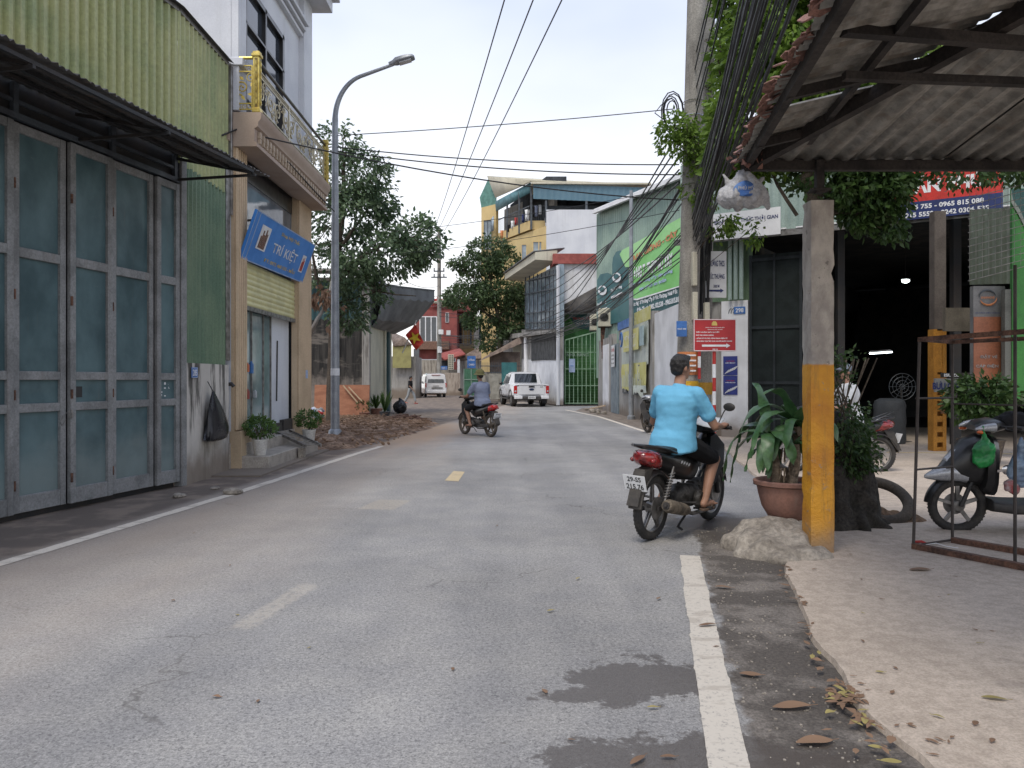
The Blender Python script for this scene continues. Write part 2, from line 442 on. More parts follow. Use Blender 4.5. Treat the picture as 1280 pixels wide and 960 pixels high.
def doorpanel():
    m,n,b=newmat('teal_door_panel'); o=n.obj(); x,y,z=n.sep(o)
    f=n.noise(n.scaled(o,(1,1,.7)),1.6,5,.6); c=n.mix(n.ramp(f,.3,.7),(.034,.070,.080),(.098,.165,.178))
    low=n.m('SUBTRACT',1.0,n.ramp(n.m('ADD',z,n.m('MULTIPLY',n.noise(n.scaled(o,(1,1,2)),1.8,5),-.9)),-.1,.45))
    c=n.mix(n.m('MULTIPLY',low,.5),c,(.22,.26,.25))
    sc=n.ramp(n.noise(n.scaled(o,(2,2,9)),3.5,6,.7),.64,.72); c=n.mix(n.m('MULTIPLY',sc,.25),c,(.28,.30,.28))
    rs=n.ramp(n.noise(n.scaled(o,(7,7,.35),(3,1,5)),1.6,7,.7),.63,.72); c=n.mix(n.m('MULTIPLY',rs,.45),c,(.16,.11,.08))
    n.nt.links.new(c,b.inputs['Base Color']); n.nt.links.new(n.m('ADD',.27,n.m('MULTIPLY',f,.2)),b.inputs['Roughness']); b.inputs['Specular IOR Level'].default_value=.6
    bn=n.n('ShaderNodeBump',{'Strength':.25,'Distance':.02,'Height':n.noise(o,1.7,2)}); n.nt.links.new(bn.outputs[0],b.inputs['Normal'])
    return m
TEAL=doorpanel()
BLACKM=mat('blackened_steel',(.02,.021,.023),.6,c2=(.035,.03,.028))
STEELBLUE=mat('blue_grey_steel',(.07,.085,.10),.5,c2=(.045,.05,.06))
def dirtywall(name,c,dk,zt,amt=.9):
    m,n,b=newmat(name); o=n.obj(); x,y,z=n.sep(o)
    big=n.noise(o,1.2,6,.6); c0=n.mix(n.ramp(big,.35,.65),c,tuple(q*.8 for q in c))
    s=n.noise(n.scaled(o,(4,4,.5)),1.5,7,.65)
    top=n.ramp(n.m('ADD',z,n.m('MULTIPLY',s,1.3)),zt-.3,zt+.7)
    spl=n.ramp(s,.47,.62)
    c1=n.mix(n.m('MULTIPLY',n.m('MULTIPLY',spl,n.m('ADD',.35,n.m('MULTIPLY',top,.65))),amt),c0,dk)
    bot=n.m('SUBTRACT',1.0,n.ramp(n.m('SUBTRACT',z,n.m('MULTIPLY',n.noise(o,3,5),.55)),-.15,.28))
    c2=n.mix(n.m('MULTIPLY',bot,.8),c1,(.17,.13,.095))
    n.nt.links.new(c2,b.inputs['Base Color']); b.inputs['Roughness'].default_value=.92
    bn=n.n('ShaderNodeBump',{'Strength':.5,'Distance':.01,'Height':n.noise(o,14,7,.65)}); n.nt.links.new(bn.outputs[0],b.inputs['Normal'])
    return m
WALLDIRTY=dirtywall('stained_plaster',(.56,.53,.48),(.075,.07,.06),1.1,1.0)
def mouldwall():
    m,n,b=newmat('mouldy_wall'); o=n.obj(); x,y,z=n.sep(o)
    w=n.noise(n.scaled(o,(1,1,.8)),.75,7,.62); s=n.noise(n.scaled(o,(5,5,.5)),1.4,6,.6)
    c=n.mix(n.ramp(n.noise(o,2,6),.35,.65),(.27,.24,.21),(.17,.15,.135))
    band=n.m('ADD',n.m('MULTIPLY',z,.16),n.m('ADD',w,n.m('MULTIPLY',s,.25)))
    k=n.ramp(band,.74,.90); c=n.mix(k,c,n.mix(n.ramp(s,.4,.6),(.018,.018,.018),(.05,.047,.044)))
    lt=n.m('MULTIPLY',n.ramp(n.noise(n.scaled(o,(.6,.6,2),(4,2,7)),1.1,6,.6),.54,.64),.7); c=n.mix(lt,c,(.20,.18,.16))
    n.nt.links.new(c,b.inputs['Base Color']); b.inputs['Roughness'].default_value=.95
    return m
WALLMOULD=mouldwall()
WALLWHITE=dirtywall('whitewashed_wall',(.72,.73,.75),(.46,.45,.43),4.5,.4)
WALLGREY=dirtywall('grey_render',(.34,.33,.31),(.12,.11,.10),2.0,.8)
HOUSEWHITE=mat('white_house_paint',(.62,.64,.67),.7,c2=(.54,.56,.60),scale=.8,fine=.04,streak=(.42,.43,.43),streak_amt=.25)
HOUSEBEIGE=mat('beige_house_paint',(.40,.31,.245),.7,c2=(.35,.265,.21),scale=1.2,fine=.05,streak=(.26,.19,.15),streak_amt=.2)
BEIGEPIL=mat('tan_pilaster_paint',(.54,.41,.27),.65,c2=(.46,.35,.23),scale=1.4,fine=.06)
GOLD=mat('gold_paint',(.60,.47,.13),.35,metal=.55,c2=(.42,.30,.06),scale=9,fine=.1)
CREAMGOLD=mat('cream_gold_casting',(.50,.46,.33),.42,metal=.35,c2=(.38,.32,.2),scale=12)
DARKRAIL=mat('bronze_handrail',(.10,.085,.07),.35,metal=.4)
GLASSD=glass('dark_window_glass',(.035,.045,.06),.06,.9)
GLASSB=glass('sky_reflecting_glass',(.16,.19,.22),.05,1.0)
GLASSG=glass('grey_glass',(.30,.37,.43),.12,.8)
SHUTTER=mat('yellow_shutter',(.60,.56,.27),.45,c2=(.50,.47,.24),scale=2,fine=.05)
TILE=mat('step_granite',(.40,.36,.31),.5,c2=(.31,.28,.245),scale=5,fine=.2,fscale=90)
BLUESIGN=mat('blue_sign',(.04,.22,.62),.45,c2=(.035,.19,.55),scale=2,fine=.04)
WHITE=mat('white_print',(.74,.75,.76),.5,fine=.03,c2=(.66,.67,.68))
YELLOWT=mat('yellow_print',(.62,.46,.12),.5,fine=.03)
POLEGREY=mat('galvanised_steel',(.30,.32,.345),.42,metal=.35,c2=(.24,.255,.275),scale=4,fine=.08)
CONCPOLE=mat('pole_concrete',(.31,.295,.265),.85,c2=(.19,.18,.16),scale=2.2,stretch=(1,1,.5),fine=.2,streak=(.11,.10,.09),streak_amt=.55,bump=.5)
CABLE=mat('black_cable',(.012,.012,.013),.55)
CABLE2=mat('grey_cable',(.05,.05,.052),.6)
def postmat():
    m,n,b=newmat('orange_painted_post'); o=n.obj(); x,y,z=n.sep(o)
    cn=n.noise(n.scaled(o,(1,1,.6)),5,7,.65); g=n.mix(n.ramp(cn,.35,.65),(.50,.45,.39),(.30,.265,.235))
    hol=n.ramp(n.noise(o,11,5,.6),.62,.70); g=n.mix(n.m('MULTIPLY',hol,.6),g,(.07,.06,.055))
    og=n.mix(n.ramp(n.noise(o,3,6),.4,.66),(.66,.31,.022),(.50,.20,.02))
    chip=n.ramp(n.noise(o,9,7,.75),.60,.63); og=n.mix(n.m('MULTIPLY',chip,.8),og,(.30,.23,.17)); gr=n.ramp(n.noise(n.scaled(o,(6,6,.6)),2.2,7,.7),.52,.68); og=n.mix(n.m('MULTIPLY',gr,.5),og,(.22,.12,.045))
    og=n.mix(n.m('MULTIPLY',n.m('SUBTRACT',1.0,n.ramp(n.m('ADD',z,n.m('MULTIPLY',cn,-.35)),-.15,.2)),.75),og,(.25,.19,.13))
    f=n.ramp(n.m('ADD',z,n.m('MULTIPLY',n.m('SUBTRACT',n.noise(o,9,3),.5),.05)),1.515,1.535)
    c=n.mix(f,og,g); n.nt.links.new(c,b.inputs['Base Color'])
    n.nt.links.new(n.m('ADD',.62,n.m('MULTIPLY',f,.25)),b.inputs['Roughness'])
    bn=n.n('ShaderNodeBump',{'Strength':1.0,'Distance':.022,'Height':n.m('ADD',n.noise(o,9,6,.65),n.m('MULTIPLY',n.noise(o,45,4),.35))}); n.nt.links.new(bn.outputs[0],b.inputs['Normal'])
    return m
POSTM=postmat()
RUST=mat('rusty_steel',(.14,.07,.045),.85,c2=(.07,.04,.03),scale=8,fine=.3,bump=.5)
RUSTRED=mat('rusted_flashing',(.26,.13,.10),.8,c2=(.13,.07,.055),scale=7,fine=.3,bump=.6)
DARKWOOD=mat('sooty_timber',(.035,.028,.024),.85,c2=(.018,.015,.014),scale=4,fine=.3)
ROCK=mat('concrete_lump',(.33,.295,.25),.93,c2=(.20,.175,.145),scale=4,fine=.2,fscale=30,bump=1.5,bscale=18)
TERRA=mat('terracotta',(.30,.155,.115),.7,c2=(.22,.12,.095),scale=5,fine=.12,streak=(.36,.27,.22),streak_amt=.3)
WPOT=mat('white_pot',(.62,.61,.58),.5,c2=(.52,.50,.46),scale=4)
SOIL=mat('soil',(.05,.035,.025),.95)
BARK=mat('bark',(.12,.095,.07),.9,c2=(.07,.055,.042),scale=6,stretch=(1,1,.3),fine=.3,bump=1,bscale=20)
LEAF_TREE=leafmat('mango_leaves',(.045,.08,.045),(.19,.27,.14),.30,.34)
LEAF_FAR=leafmat('far_tree_leaves',(.028,.055,.026),(.12,.18,.075),.45,.3)
LEAF_BRIGHT=leafmat('sunlit_leaves',(.045,.10,.014),(.22,.34,.055),.45,.4)
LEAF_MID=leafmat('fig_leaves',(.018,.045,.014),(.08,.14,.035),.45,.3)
LEAF_DRY=leafmat('dry_leaves',(.15,.09,.06),(.34,.22,.15),.8,.2)
LEAF_DRAC=mat('dracaena_blade',(.042,.105,.038),.36,c2=(.07,.15,.055),scale=6,fine=.15,spec=.5)
LEAF_POT=leafmat('potted_leaves',(.04,.09,.02),(.14,.24,.06),.45,.3)
FALLEN=leafmat('fallen_leaf_brown',(.12,.07,.045),(.30,.19,.12),.8,.1)
FALLENY=leafmat('fallen_leaf_yellow',(.26,.21,.08),(.38,.32,.12),.7,.1)
TYRE=mat('tyre_rubber',(.022,.021,.021),.8,c2=(.05,.045,.04),scale=8,fine=.2)
TYREDUST=mat('dusty_tyre_rubber',(.05,.043,.037),.9,c2=(.09,.075,.06),scale=6,fine=.2)
BLACKP=mat('black_plastic',(.012,.012,.013),.32,c2=(.02,.02,.02),scale=5,spec=.5,coat=.15)
BLACKD=mat('dusty_black_plastic',(.028,.026,.025),.6,c2=(.06,.053,.046),scale=6)
SEATM=mat('black_vinyl',(.012,.012,.012),.55,c2=(.02,.02,.02))
METAL=mat('dull_alloy',(.30,.29,.28),.42,metal=.7,c2=(.17,.16,.15),scale=10)
CHROME=mat('chrome',(.55,.55,.56),.18,metal=1,c2=(.4,.4,.4))
ENGINE=mat('grimy_engine',(.09,.085,.08),.6,metal=.4,c2=(.04,.035,.03),scale=12,fine=.3)
MUFF=mat('muddy_muffler',(.17,.14,.105),.75,metal=.25,c2=(.09,.075,.06),scale=9,fine=.25)
REDLENS=mat('red_lens',(.30,.02,.02),.15,c2=(.10,.008,.01),scale=14,coat=.8,fine=.02)
REDLENSB=mat('bright_red_lens',(.50,.02,.02),.2,c2=(.35,.015,.015),coat=.5)
AMBER=mat('amber_lens',(.65,.18,.03),.2,coat=.5)
CLEARLENS=mat('clear_lens',(.45,.47,.48),.1,coat=.8)
SILVER=mat('silver_plastic',(.42,.43,.45),.3,metal=.3,c2=(.36,.37,.39),coat=.5)
SKIN=mat('skin',(.36,.20,.135),.55,c2=(.30,.16,.105),scale=5,fine=.05,fscale=80,spec=.4)
SKIN2=mat('tanned_skin',(.27,.145,.095),.55,c2=(.22,.115,.075),scale=5,fine=.05)
HAIR=mat('black_hair',(.010,.009,.009),.5,c2=(.018,.016,.015),scale=30,bump=1,bscale=120,bstretch=(1,1,.3))
def cloth(name,c,rough=.85,b=.5):
    return mat(name,c,rough,c2=tuple(q*.86 for q in c),scale=3,fine=.05,fscale=300,bump=b,bscale=9,bstretch=(1,1,.6),spec=.25)
SKYBLUE=cloth('sky_blue_knit',(.15,.43,.64),b=.9)
BLACKCL=cloth('black_cloth',(.012,.012,.014))
SLATECL=cloth('slate_blue_knit',(.20,.23,.32))
WHITECL=cloth('white_cloth',(.50,.52,.54))
GREYCL=cloth('light_grey_cloth',(.30,.32,.33))
OLIVE=cloth('olive_felt',(.15,.14,.065))
SANDAL=mat('brown_sandal',(.10,.065,.045),.8)
RED=mat('red_sign_paint',(.42,.018,.022),.45,c2=(.36,.015,.02),scale=3,fine=.03)
REDP=mat('red_paint',(.45,.03,.025),.5)
NAVY=mat('navy_print',(.02,.035,.15),.5)
GREENS=mat('green_banner',(.15,.46,.10),.55,c2=(.24,.56,.20),scale=.6,fine=.03)
GREENL=mat('light_green_banner',(.32,.62,.26),.55,c2=(.25,.55,.20),scale=.8,fine=.03)
TEALS=mat('teal_banner',(.035,.13,.135),.55,c2=(.03,.11,.12),scale=1,fine=.03)
BLUEP=mat('blue_print',(.05,.17,.48),.5)
LBLUE=mat('pale_blue_print',(.35,.45,.65),.5)
ORANGEP=mat('orange_print',(.60,.22,.08),.5)
YELP=mat('yellow_banner',(.55,.52,.15),.6,c2=(.62,.60,.30),scale=2,fine=.05)
PALEP=mat('pale_banner',(.52,.56,.50),.6,c2=(.42,.47,.42),scale=2,fine=.08)
PGREENSHEET=mat('pale_green_sheet',(.27,.37,.31),.5,c2=(.21,.30,.26),scale=.8,streak=(.19,.25,.21),streak_amt=.5)
LGREENSHEET=mat('light_green_fascia',(.33,.42,.38),.5,c2=(.26,.34,.31),scale=1.5,streak=(.2,.25,.22),streak_amt=.4)
BLUESHEET=mat('blue_sheet',(.085,.17,.225),.5,c2=(.07,.15,.20),scale=.5,streak=(.11,.19,.23),streak_amt=.4)
TEALSHEET=mat('teal_sheet',(.03,.085,.095),.55,c2=(.022,.06,.07),scale=1.2,streak=(.05,.10,.11),streak_amt=.5)
YELHOUSE=mat('yellow_house_paint',(.62,.47,.22),.75,c2=(.55,.41,.19),scale=.7,fine=.03,streak=(.42,.33,.2),streak_amt=.25)
REDBAND=mat('red_parapet',(.34,.085,.07),.7)
REDBRICK=mat('red_house_paint',(.26,.065,.055),.75,c2=(.18,.045,.04),scale=1,streak=(.14,.06,.05),streak_amt=.6)
DARKINT=mat('dark_interior',(.030,.033,.036),.95,c2=(.045,.045,.045),spec=.05)  # near-black albedo puts the shed's darkness into the wall colour
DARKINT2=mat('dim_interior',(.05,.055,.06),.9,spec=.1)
GREENGATE=mat('green_gate_paint',(.10,.20,.11),.55,c2=(.08,.16,.09),scale=2)
TARP=mat('grey_awning',(.17,.175,.18),.7,c2=(.11,.112,.115),scale=1,streak=(.08,.08,.08),streak_amt=.4)
PLY=mat('plywood',(.36,.16,.09),.75,c2=(.28,.12,.07),scale=2,stretch=(1,1,3),fine=.1)
FLAGRED=mat('flag_red',(.50,.03,.015),.7)
FLAGYEL=mat('flag_yellow',(.70,.50,.03),.7)
CREAMW=mat('cream_wall',(.56,.53,.42),.8,c2=(.47,.45,.36),scale=1,streak=(.25,.23,.19),streak_amt=.4)
BAGBLACK=mat('black_bin_bag',(.010,.011,.016),.28,c2=(.016,.016,.02),bump=1,bscale=14,bstretch=(1,1,.5))
BAGWHITE=mat('white_sack',(.40,.40,.41),.6,c2=(.30,.30,.31),scale=7,fine=.15,fscale=60,bump=1,bscale=16)
BAGGREEN=mat('green_plastic_bag',(.02,.26,.06),.35,c2=(.015,.17,.045),scale=8,bump=1,bscale=14)
BAGTEAL=mat('teal_plastic_bag',(.02,.14,.11),.4,c2=(.012,.09,.07),scale=8,bump=1,bscale=14)
BAGCLEAR=mat('pale_plastic_bag',(.22,.30,.40),.35,c2=(.10,.14,.22),scale=7,bump=1,bscale=14)
CARWHITE=mat('white_car_paint',(.72,.73,.75),.25,c2=(.66,.67,.69),scale=1,fine=.01,coat=.8)
CARGLASS=glass('car_glass',(.02,.025,.03),.05,1)
TUBEL=emis('tube_glow',(.85,.93,1.0),6)
BULBL=emis('bulb_glow',(.90,1.0,.98),14)
ROOFTILE=mat('old_roof_tile',(.22,.17,.14),.9,c2=(.13,.10,.085),scale=3,fine=.3)
BRICKY=mat('bare_brick',(.22,.12,.085),.9,c2=(.14,.085,.06),scale=9,fine=.3,bump=1)
TILEY=mat('old_yellow_sheet',(.32,.30,.12),.8,c2=(.25,.23,.10),scale=2)

STICK=mat('dry_root',(.28,.18,.115),.9,c2=(.15,.095,.06),scale=9)
# ================================================================ ground
g=MB(); g.quad((-400,-60,-.03),(400,-60,-.03),(400,700,-.03),(-400,700,-.03)); struct(g,'ground',EARTH)
g=MB(); g.poly([(-9,-8,0),(9,-8,0),(9,16,0),(6.5,30,0),(5.0,41,0),(2.45,41,0),(.8,53,0),(1.5,70,0),(-45,74,0),(-45,52,0),(-9,43,0),(-9,20,0)])
road=struct(g,'road',ASPHALT)
def strip(pts,w,z,name,m,jit=.008,gaps=()):
    g=MB()
    q=[]
    for i in range(len(pts)-1):
        a,b=V(pts[i]),V(pts[i+1]); n=max(2,int((b-a).length/.035))
        for k in range(n): q.append(a.lerp(b,k/n))
    q.append(V(pts[-1]))
    vs=[];fs=[]
    for i,p in enumerate(q):
        d=(q[min(i+1,len(q)-1)]-q[max(i-1,0)]).normalized(); s=V((d.y,-d.x,0))
        for sg in (-1,1): 
            e=p+s*sg*(w/2+jit*1.6*noise.noise(V((p.y*3.1,sg*5,p.x)))+jit*.9*noise.noise(V((p.y*17,sg*9,0)))); vs.append((e.x,e.y,z))
    for i in range(len(q)-1): fs.append((2*i,2*i+2,2*i+3,2*i+1))
    g.add(vs,fs); return struct(g,name,m)
strip([(.267-.189*3,-3,0),(.785,2.74,0),(1.41,6.05,0)],.15,.004,'lane_marking',LINE)
strip([(-5.1,-3,0),(-3.89,5.78,0),(-3.4,9.5,0),(-2.95,14.4,0),(-2.75,16.0,0)],.13,.004,'lane_marking',LINE_L)
strip([(3.72,17.5,0),(3.62,20.3,0),(3.3,29.2,0),(2.5,35.5,0)],.13,.004,'lane_marking',LINE_L)
def dashq(pts,m):
    g=MB(); g.poly([(*G(*p).xy,.004) for p in pts]); struct(g,'lane_marking',m)
dashq([(556,601),(573,602),(581,590),(567,589)],DASH)
# dug-up muddy lot between the shop and the mouldy wall
def mud():
    g=MB(); nx,ny=95,130; x0,x1,y0,y1=-8.2,-1.6,14.6,28.6
    def edge(y):
        pts=[(14.6,-3.9),(15.6,-3.25),(17.3,-2.95),(20,-2.45),(22.5,-2.2),(25,-2.5),(27,-3.6),(28.6,-4.6)]
        for i in range(len(pts)-1):
            if pts[i][0]<=y<=pts[i+1][0]:
                t=(y-pts[i][0])/(pts[i+1][0]-pts[i][0]); return pts[i][1]*(1-t)+pts[i+1][1]*t
        return pts[-1][1]
    vs=[];fs=[]
    for j in range(ny+1):
        for i in range(nx+1):
            x=x0+(x1-x0)*i/nx; y=y0+(y1-y0)*j/ny
            e=edge(y)+.45*noise.noise(V((x,y,0))*1.3)
            mk=max(0,min(1,(e-x)/.5))*max(0,min(1,(y-y0)/.35))*max(0,min(1,(y1+.2-y)/.3))
            h=.05+.10*abs(noise.noise(V((x,y,3))*1.7))+.08*noise.noise(V((x,y,5))*4.5)+.035*noise.noise(V((x,y,9))*11)
            pole=math.exp(-(((x+3.95)**2+(y-17.1)**2)/.25)); 
            z=mk*(max(.005,h)+.16*pole)-.025*(1-mk)-.004
            vs.append((x,y,z))
    for j in range(ny):
        for i in range(nx):
            a=j*(nx+1)+i; fs.append((a,a+1,a+nx+2,a+nx+1))
    g.add(vs,fs); return struct(g,'dug_earth',MUD,fixn=False,angle=60)
mud()
g=MB()
for i in range(900):
    y=R.uniform(15.1,27.5); x=R.uniform(-6.8,-2.6 if y<24 else -3.4)
    if noise.noise(V((x,y,0))*1.1)<-.1: continue
    L=R.uniform(.06,.35); a=R.uniform(0,6.28) if R.random()<.4 else R.uniform(-.5,.5)
    z=.10+R.uniform(0,.09); d=V((math.cos(a),math.sin(a),R.uniform(-.12,.2)))*L
    p=V((x,y,z)); r=R.uniform(.004,.013); g.tube([p,p+d*.5+V((0,0,R.uniform(-.02,.03))),p+d],r,5)
for i in range(500):
    y=R.uniform(14.9,27.5); x=R.uniform(-6.8,-2.5 if y<24 else -3.4); s=R.uniform(.015,.06)
    g.ell((x,y,.09+R.uniform(0,.06)),(s,s*.8,s*.6),(R.random(),R.random(),R.random()),n=6)
single(g,'root_debris',[STICK],'brown roots and clods strewn over the dug-up lot','debris',kind='stuff')

# ================================================================ warehouse with folding doors (left, near)
wd=V((.216,1,0)).normalized(); wn=V((wd.y,-wd.x,0))
def Wp(y,z=0,off=0): return V((-4.385+.216*(y-10.04),y,z))+wn*off
wh=thing('warehouse','long green corrugated warehouse with tall folding steel doors and a sagging sheet awning','warehouse',loc=Wp(7))
Ys=[2.0,2.68,3.36,4.04,4.76,5.45,6.13,6.81,7.49,8.165,8.8,9.53,9.985]
def leafdoor(i):
    a,b=Ys[i],Ys[i+1]; gap=.012
    g=MB(); A=Wp(a+gap); B=Wp(b-gap); u=(B-A).normalized(); L=(B-A).length; sw=.075
    fold=.018*(1 if i%2 else -1)
    def blk(u0,u1,z0,z1,d0,d1,gg): gg.obb(A+u*u0+wn*d0+V((0,0,z0)),u*(u1-u0),wn*(d1-d0),V((0,0,z1-z0)))
    zb=.07; zt=3.96
    for (p,q) in ((0,sw),(L-sw,L)): blk(p,q,zb,zt,-.02+fold,.03+fold,g)
    rails=[(zb,zb+.17),(1.07,1.16),(1.40,1.49),(2.63,2.73),(zt-.09,zt)]
    for (z0,z1) in rails: blk(sw,L-sw,z0,z1,-.018+fold,.026+fold,g)
    lf=g.build('door_leaf',DOORFRAME,wh,bevel=.006)
    for k in range(4):
        z0,z1=rails[k][1],rails[k+1][0]
        gp=MB()
        # slightly oil-canned sheet
        nn=6; vs=[];fs=[]
        ph=R.uniform(0,9)
        for r in range(nn+1):
            for c in range(nn+1):
                s,t=c/nn,r/nn
                bul=.010*math.sin(math.pi*s)*math.sin(math.pi*t)*noise.noise(V((s*1.5,t*1.5,ph+k)))*2
                vs.append(A+u*(sw+(L-2*sw)*s)+V((0,0,z0+(z1-z0)*t))+wn*(-.006+fold+bul))
        for r in range(nn):
            for c in range(nn):
                q=r*(nn+1)+c; fs.append((q,q+1,q+nn+2,q+nn+1))
        gp.add(vs,fs); gp.build('panel',TEAL,lf)
    if i in (7,8,9,10):
        gh=MB()
        for z in (): gh.tube([A+u*.004+wn*(.04+fold)+V((0,0,z)),A+u*.004+wn*(.04+fold)+V((0,0,z+.1))],.014,8)
        for z in (.3,1.2,2.2,3.3):
            gh=MB(); gh.tube([A+u*.004+wn*(.04+fold)+V((0,0,z)),A+u*.004+wn*(.04+fold)+V((0,0,z+.1))],.014,8); gh.build('hinge',RUST,lf)
    return lf,A,u,L,fold
lvs=[leafdoor(i) for i in range(len(Ys)-1)]
lf,A,u,L,fold=lvs[9]
g=MB(); g.obb(A+u*.10+wn*(.0)+V((0,0,1.21)),u*.10,wn*.012,V((0,0,.12))); g.build('latch_hole',BLACKM,lf)
g=MB(); c=Wp(8.16,1.02,.06); g.box(c,(.05,.02,.06)); g.tube([c+V((-.015,0,.03)),c+V((-.015,0,.06)),c+V((.015,0,.06)),c+V((.015,0,.03))],.006,6)
g.tube([c+V((0,-.03,.05)),c+V((.0,-.14,.0)),c+V((.01,-.2,-.06)),c+V((0,-.16,-.1)),c+V((0,-.08,-.04))],.004,5)
g.build('padlock',METAL,wh)
lf,A,u,L,fold=lvs[11]
g=MB()
for k in range(12):
    if R.random()<.75: g.obb(A+u*(.1+.075*(k%3)+R.uniform(0,.02))+wn*.008+V((0,0,1.19+.05*(k//3))),u*.03,wn*.003,V((0,0,.014 if k%2 else .03)))
g.build('sticker_scraps',WHITE,lf)
g=MB(); g.obb(Wp(1.5,.0,-.08),Wp(9.99)-Wp(1.5),wn*.02,V((0,0,4.0))); g.build('door_backing',BLACKM,wh)
g=MB(); g.obb(Wp(9.99,0,-.05),Wp(10.10)-Wp(9.99),wn*.11,V((0,0,4.32))); g.build('door_post',DOORFRAME,wh,bevel=.006)
# transom with slats
g=MB(); g.obb(Wp(1.5,3.99,-.05),Wp(9.99)-Wp(1.5),wn*.02,V((0,0,.5))); g.build('transom_void',BLACKM,wh)
g=MB()
g.obb(Wp(1.5,3.985,-.02),Wp(9.99)-Wp(1.5),wn*.06,V((0,0,.06)))
g.obb(Wp(1.5,4.15,-.02),Wp(9.99)-Wp(1.5),wn*.04,V((0,0,.035)))
for y in Ys[::2]+[9.9]: g.obb(Wp(y,4.045,-.02),wd*.06,wn*.05,V((0,0,.30)))
g.build('transom_frame',STEELBLUE,wh)
g=MB(); g.corr(Wp(1.0,4.38,.0),Wp(10.0)-Wp(1.0),V((0,0,1.87)),pitch=.14,amp=.024,box=True); g.build('upper_sheet',YGREEN,wh,fixn=False)
g=MB(); g.corr(V((-4.385,9.96,4.25)),V((-.0,1.82,0)),V((0,0,2.0)),pitch=.14,amp=.024,box=True); g.build('upper_sheet',YGREEN,wh,fixn=False)
g=MB(); g.corr(V((-4.392,10.105,1.62)),V((0,1.50,0)),V((0,0,2.66)),pitch=.13,amp=.024,box=True); g.build('lower_sheet',DGREEN,wh,fixn=False)
g=MB(); g.box((-4.375,11.67,3.2),(.05,.14,3.0)); g.box((-4.36,11.76,5.1),(.07,.06,2.3)); g.build('corner_flashing',METAL,wh,bevel=.01)
g=MB(); g.obb(Wp(1.0,6.24,.03),Wp(9.99)-Wp(1.0),wn*-.12,V((0,0,.06))); g.obb((-4.36,9.99,6.24),(0,1.79,0),(-.12,0,0),(0,0,.06)); g.build('eave_trim',METAL,wh)
g=MB(); g.add([Wp(1,6.3,.1),Wp(9.99,6.3,.1),V((-4.3,11.78,6.3)),V((-9.5,11.78,8.4)),V((-11.5,1,8.4))],[(0,1,2,3,4)]); g.build('roof',SHEETDARK,wh)
# dirty plastered wall with peeling edge
g=MB(); nn=22; pts=[]
for i in range(nn+1):
    z=1.63*i/nn; pts.append(V((0,11.62+ (.05*noise.noise(V((0,0,z*4)))),z)))
poly=[V((-4.38,10.10,0)),V((-4.38,10.10,1.63))]+[V((-4.38,p.y,p.z)) for p in reversed(pts)]
g.prism([p+V((.05,0,0)) for p in poly],(-.18,0,0)); g.build('plaster_wall',WALLDIRTY,wh)
g=MB(); g.box((-4.8,11.72,2.2),(.7,.12,4.4)); g.build('brick_return',WALLGREY,wh)
# pipes sticking out of the wall edge
g=MB(); g.tube([(-4.40,11.66,1.33),(-4.30,11.66,1.34),(-4.27,11.66,1.30)],.03,8); g.build('pipe_stub',BLACKM,wh)
# awning (uneven)
def awn():
    g=MB(); n=260; vs=[];fs=[]
    for i in range(n+1):
        t=i/n; y=2.0+ t*8.05
        a=Wp(y,4.36,.02); yo=2.0+t*8.2
        b=V((-4.04+.186*(yo-6.0),yo,4.13+.02*noise.noise(V((yo*1.3,0,0)))))
        jag=.02*noise.noise(V((yo*9,3,0)))+.012*R.uniform(-1,1)
        b=b+(b-a).normalized()*jag
        h=.016*math.sin(y/.085*2*math.pi)
        m=(a+b)/2-V((0,0,.03))
        for p in (a,m,b): vs.append(p+V((0,0,h)))
    for i in range(n):
        for k in range(2):
            q=3*i+k; fs.append((q,q+3,q+4,q+1))
    g.add(vs,fs); aw=g.build('awning_sheet',SHEETDARK,wh,fixn=False,solid=.004)
    g=MB()
    for off in (.35,.75,1.1):
        g.obb(Wp(2.0,4.36-.21*off-.08,off),Wp(9.95)-Wp(2.0),wn*.035,V((0,0,.035)))
    for y in (3.0,4.8,6.6,8.3,9.95):
        g.bar(Wp(y,4.30,0),Wp(y,4.05,1.12),.035); g.bar(Wp(y,4.02,.02),Wp(y,4.02,1.16),.03)
    g.build('awning_bracket',BLACKM,wh)
awn()
def plate(name,center,right,up,w,h,mt,txt,tm,label,cat,tw=.7,th=.6,t=.008,rim=None,**kw):
    right=V(right).normalized(); up=V(up).normalized(); n=right.cross(up); c=V(center)
    th0=thing(name,label,cat,loc=c)
    g=MB(); g.obb(c-right*w/2-up*h/2-n*t/2,right*w,up*h,n*t); g.build('plate',mt,th0,bevel=.002)
    if rim:
        g=MB(); e=h*.045
        for (a,b,ww,hh) in ((-w/2+e,-h/2+e,w-2*e,e*.6),(-w/2+e,h/2-1.6*e,w-2*e,e*.6),(-w/2+e,-h/2+e,e*.6,h-2*e),(w/2-1.6*e,-h/2+e,e*.6,h-2*e)):
            g.obb(c+right*a+up*b+n*(t/2+.0005),right*ww,up*hh,n*.0015)
        g.build('border',rim,th0)
    text_obj(txt,'lettering',tm,th0,c+n*(t/2+.002),right,up,w*tw,h*th,bold=.02)
    return th0
# building faces to the right (+x): reading direction is +y
plate('house_number_plate',(-4.315,10.33,1.50),(0,1,0),(0,0,1),.20,.145,BLUEP,'285',WHITE,'blue house number plate 285 fixed at the top of the stained wall','number plate',rim=WHITE)
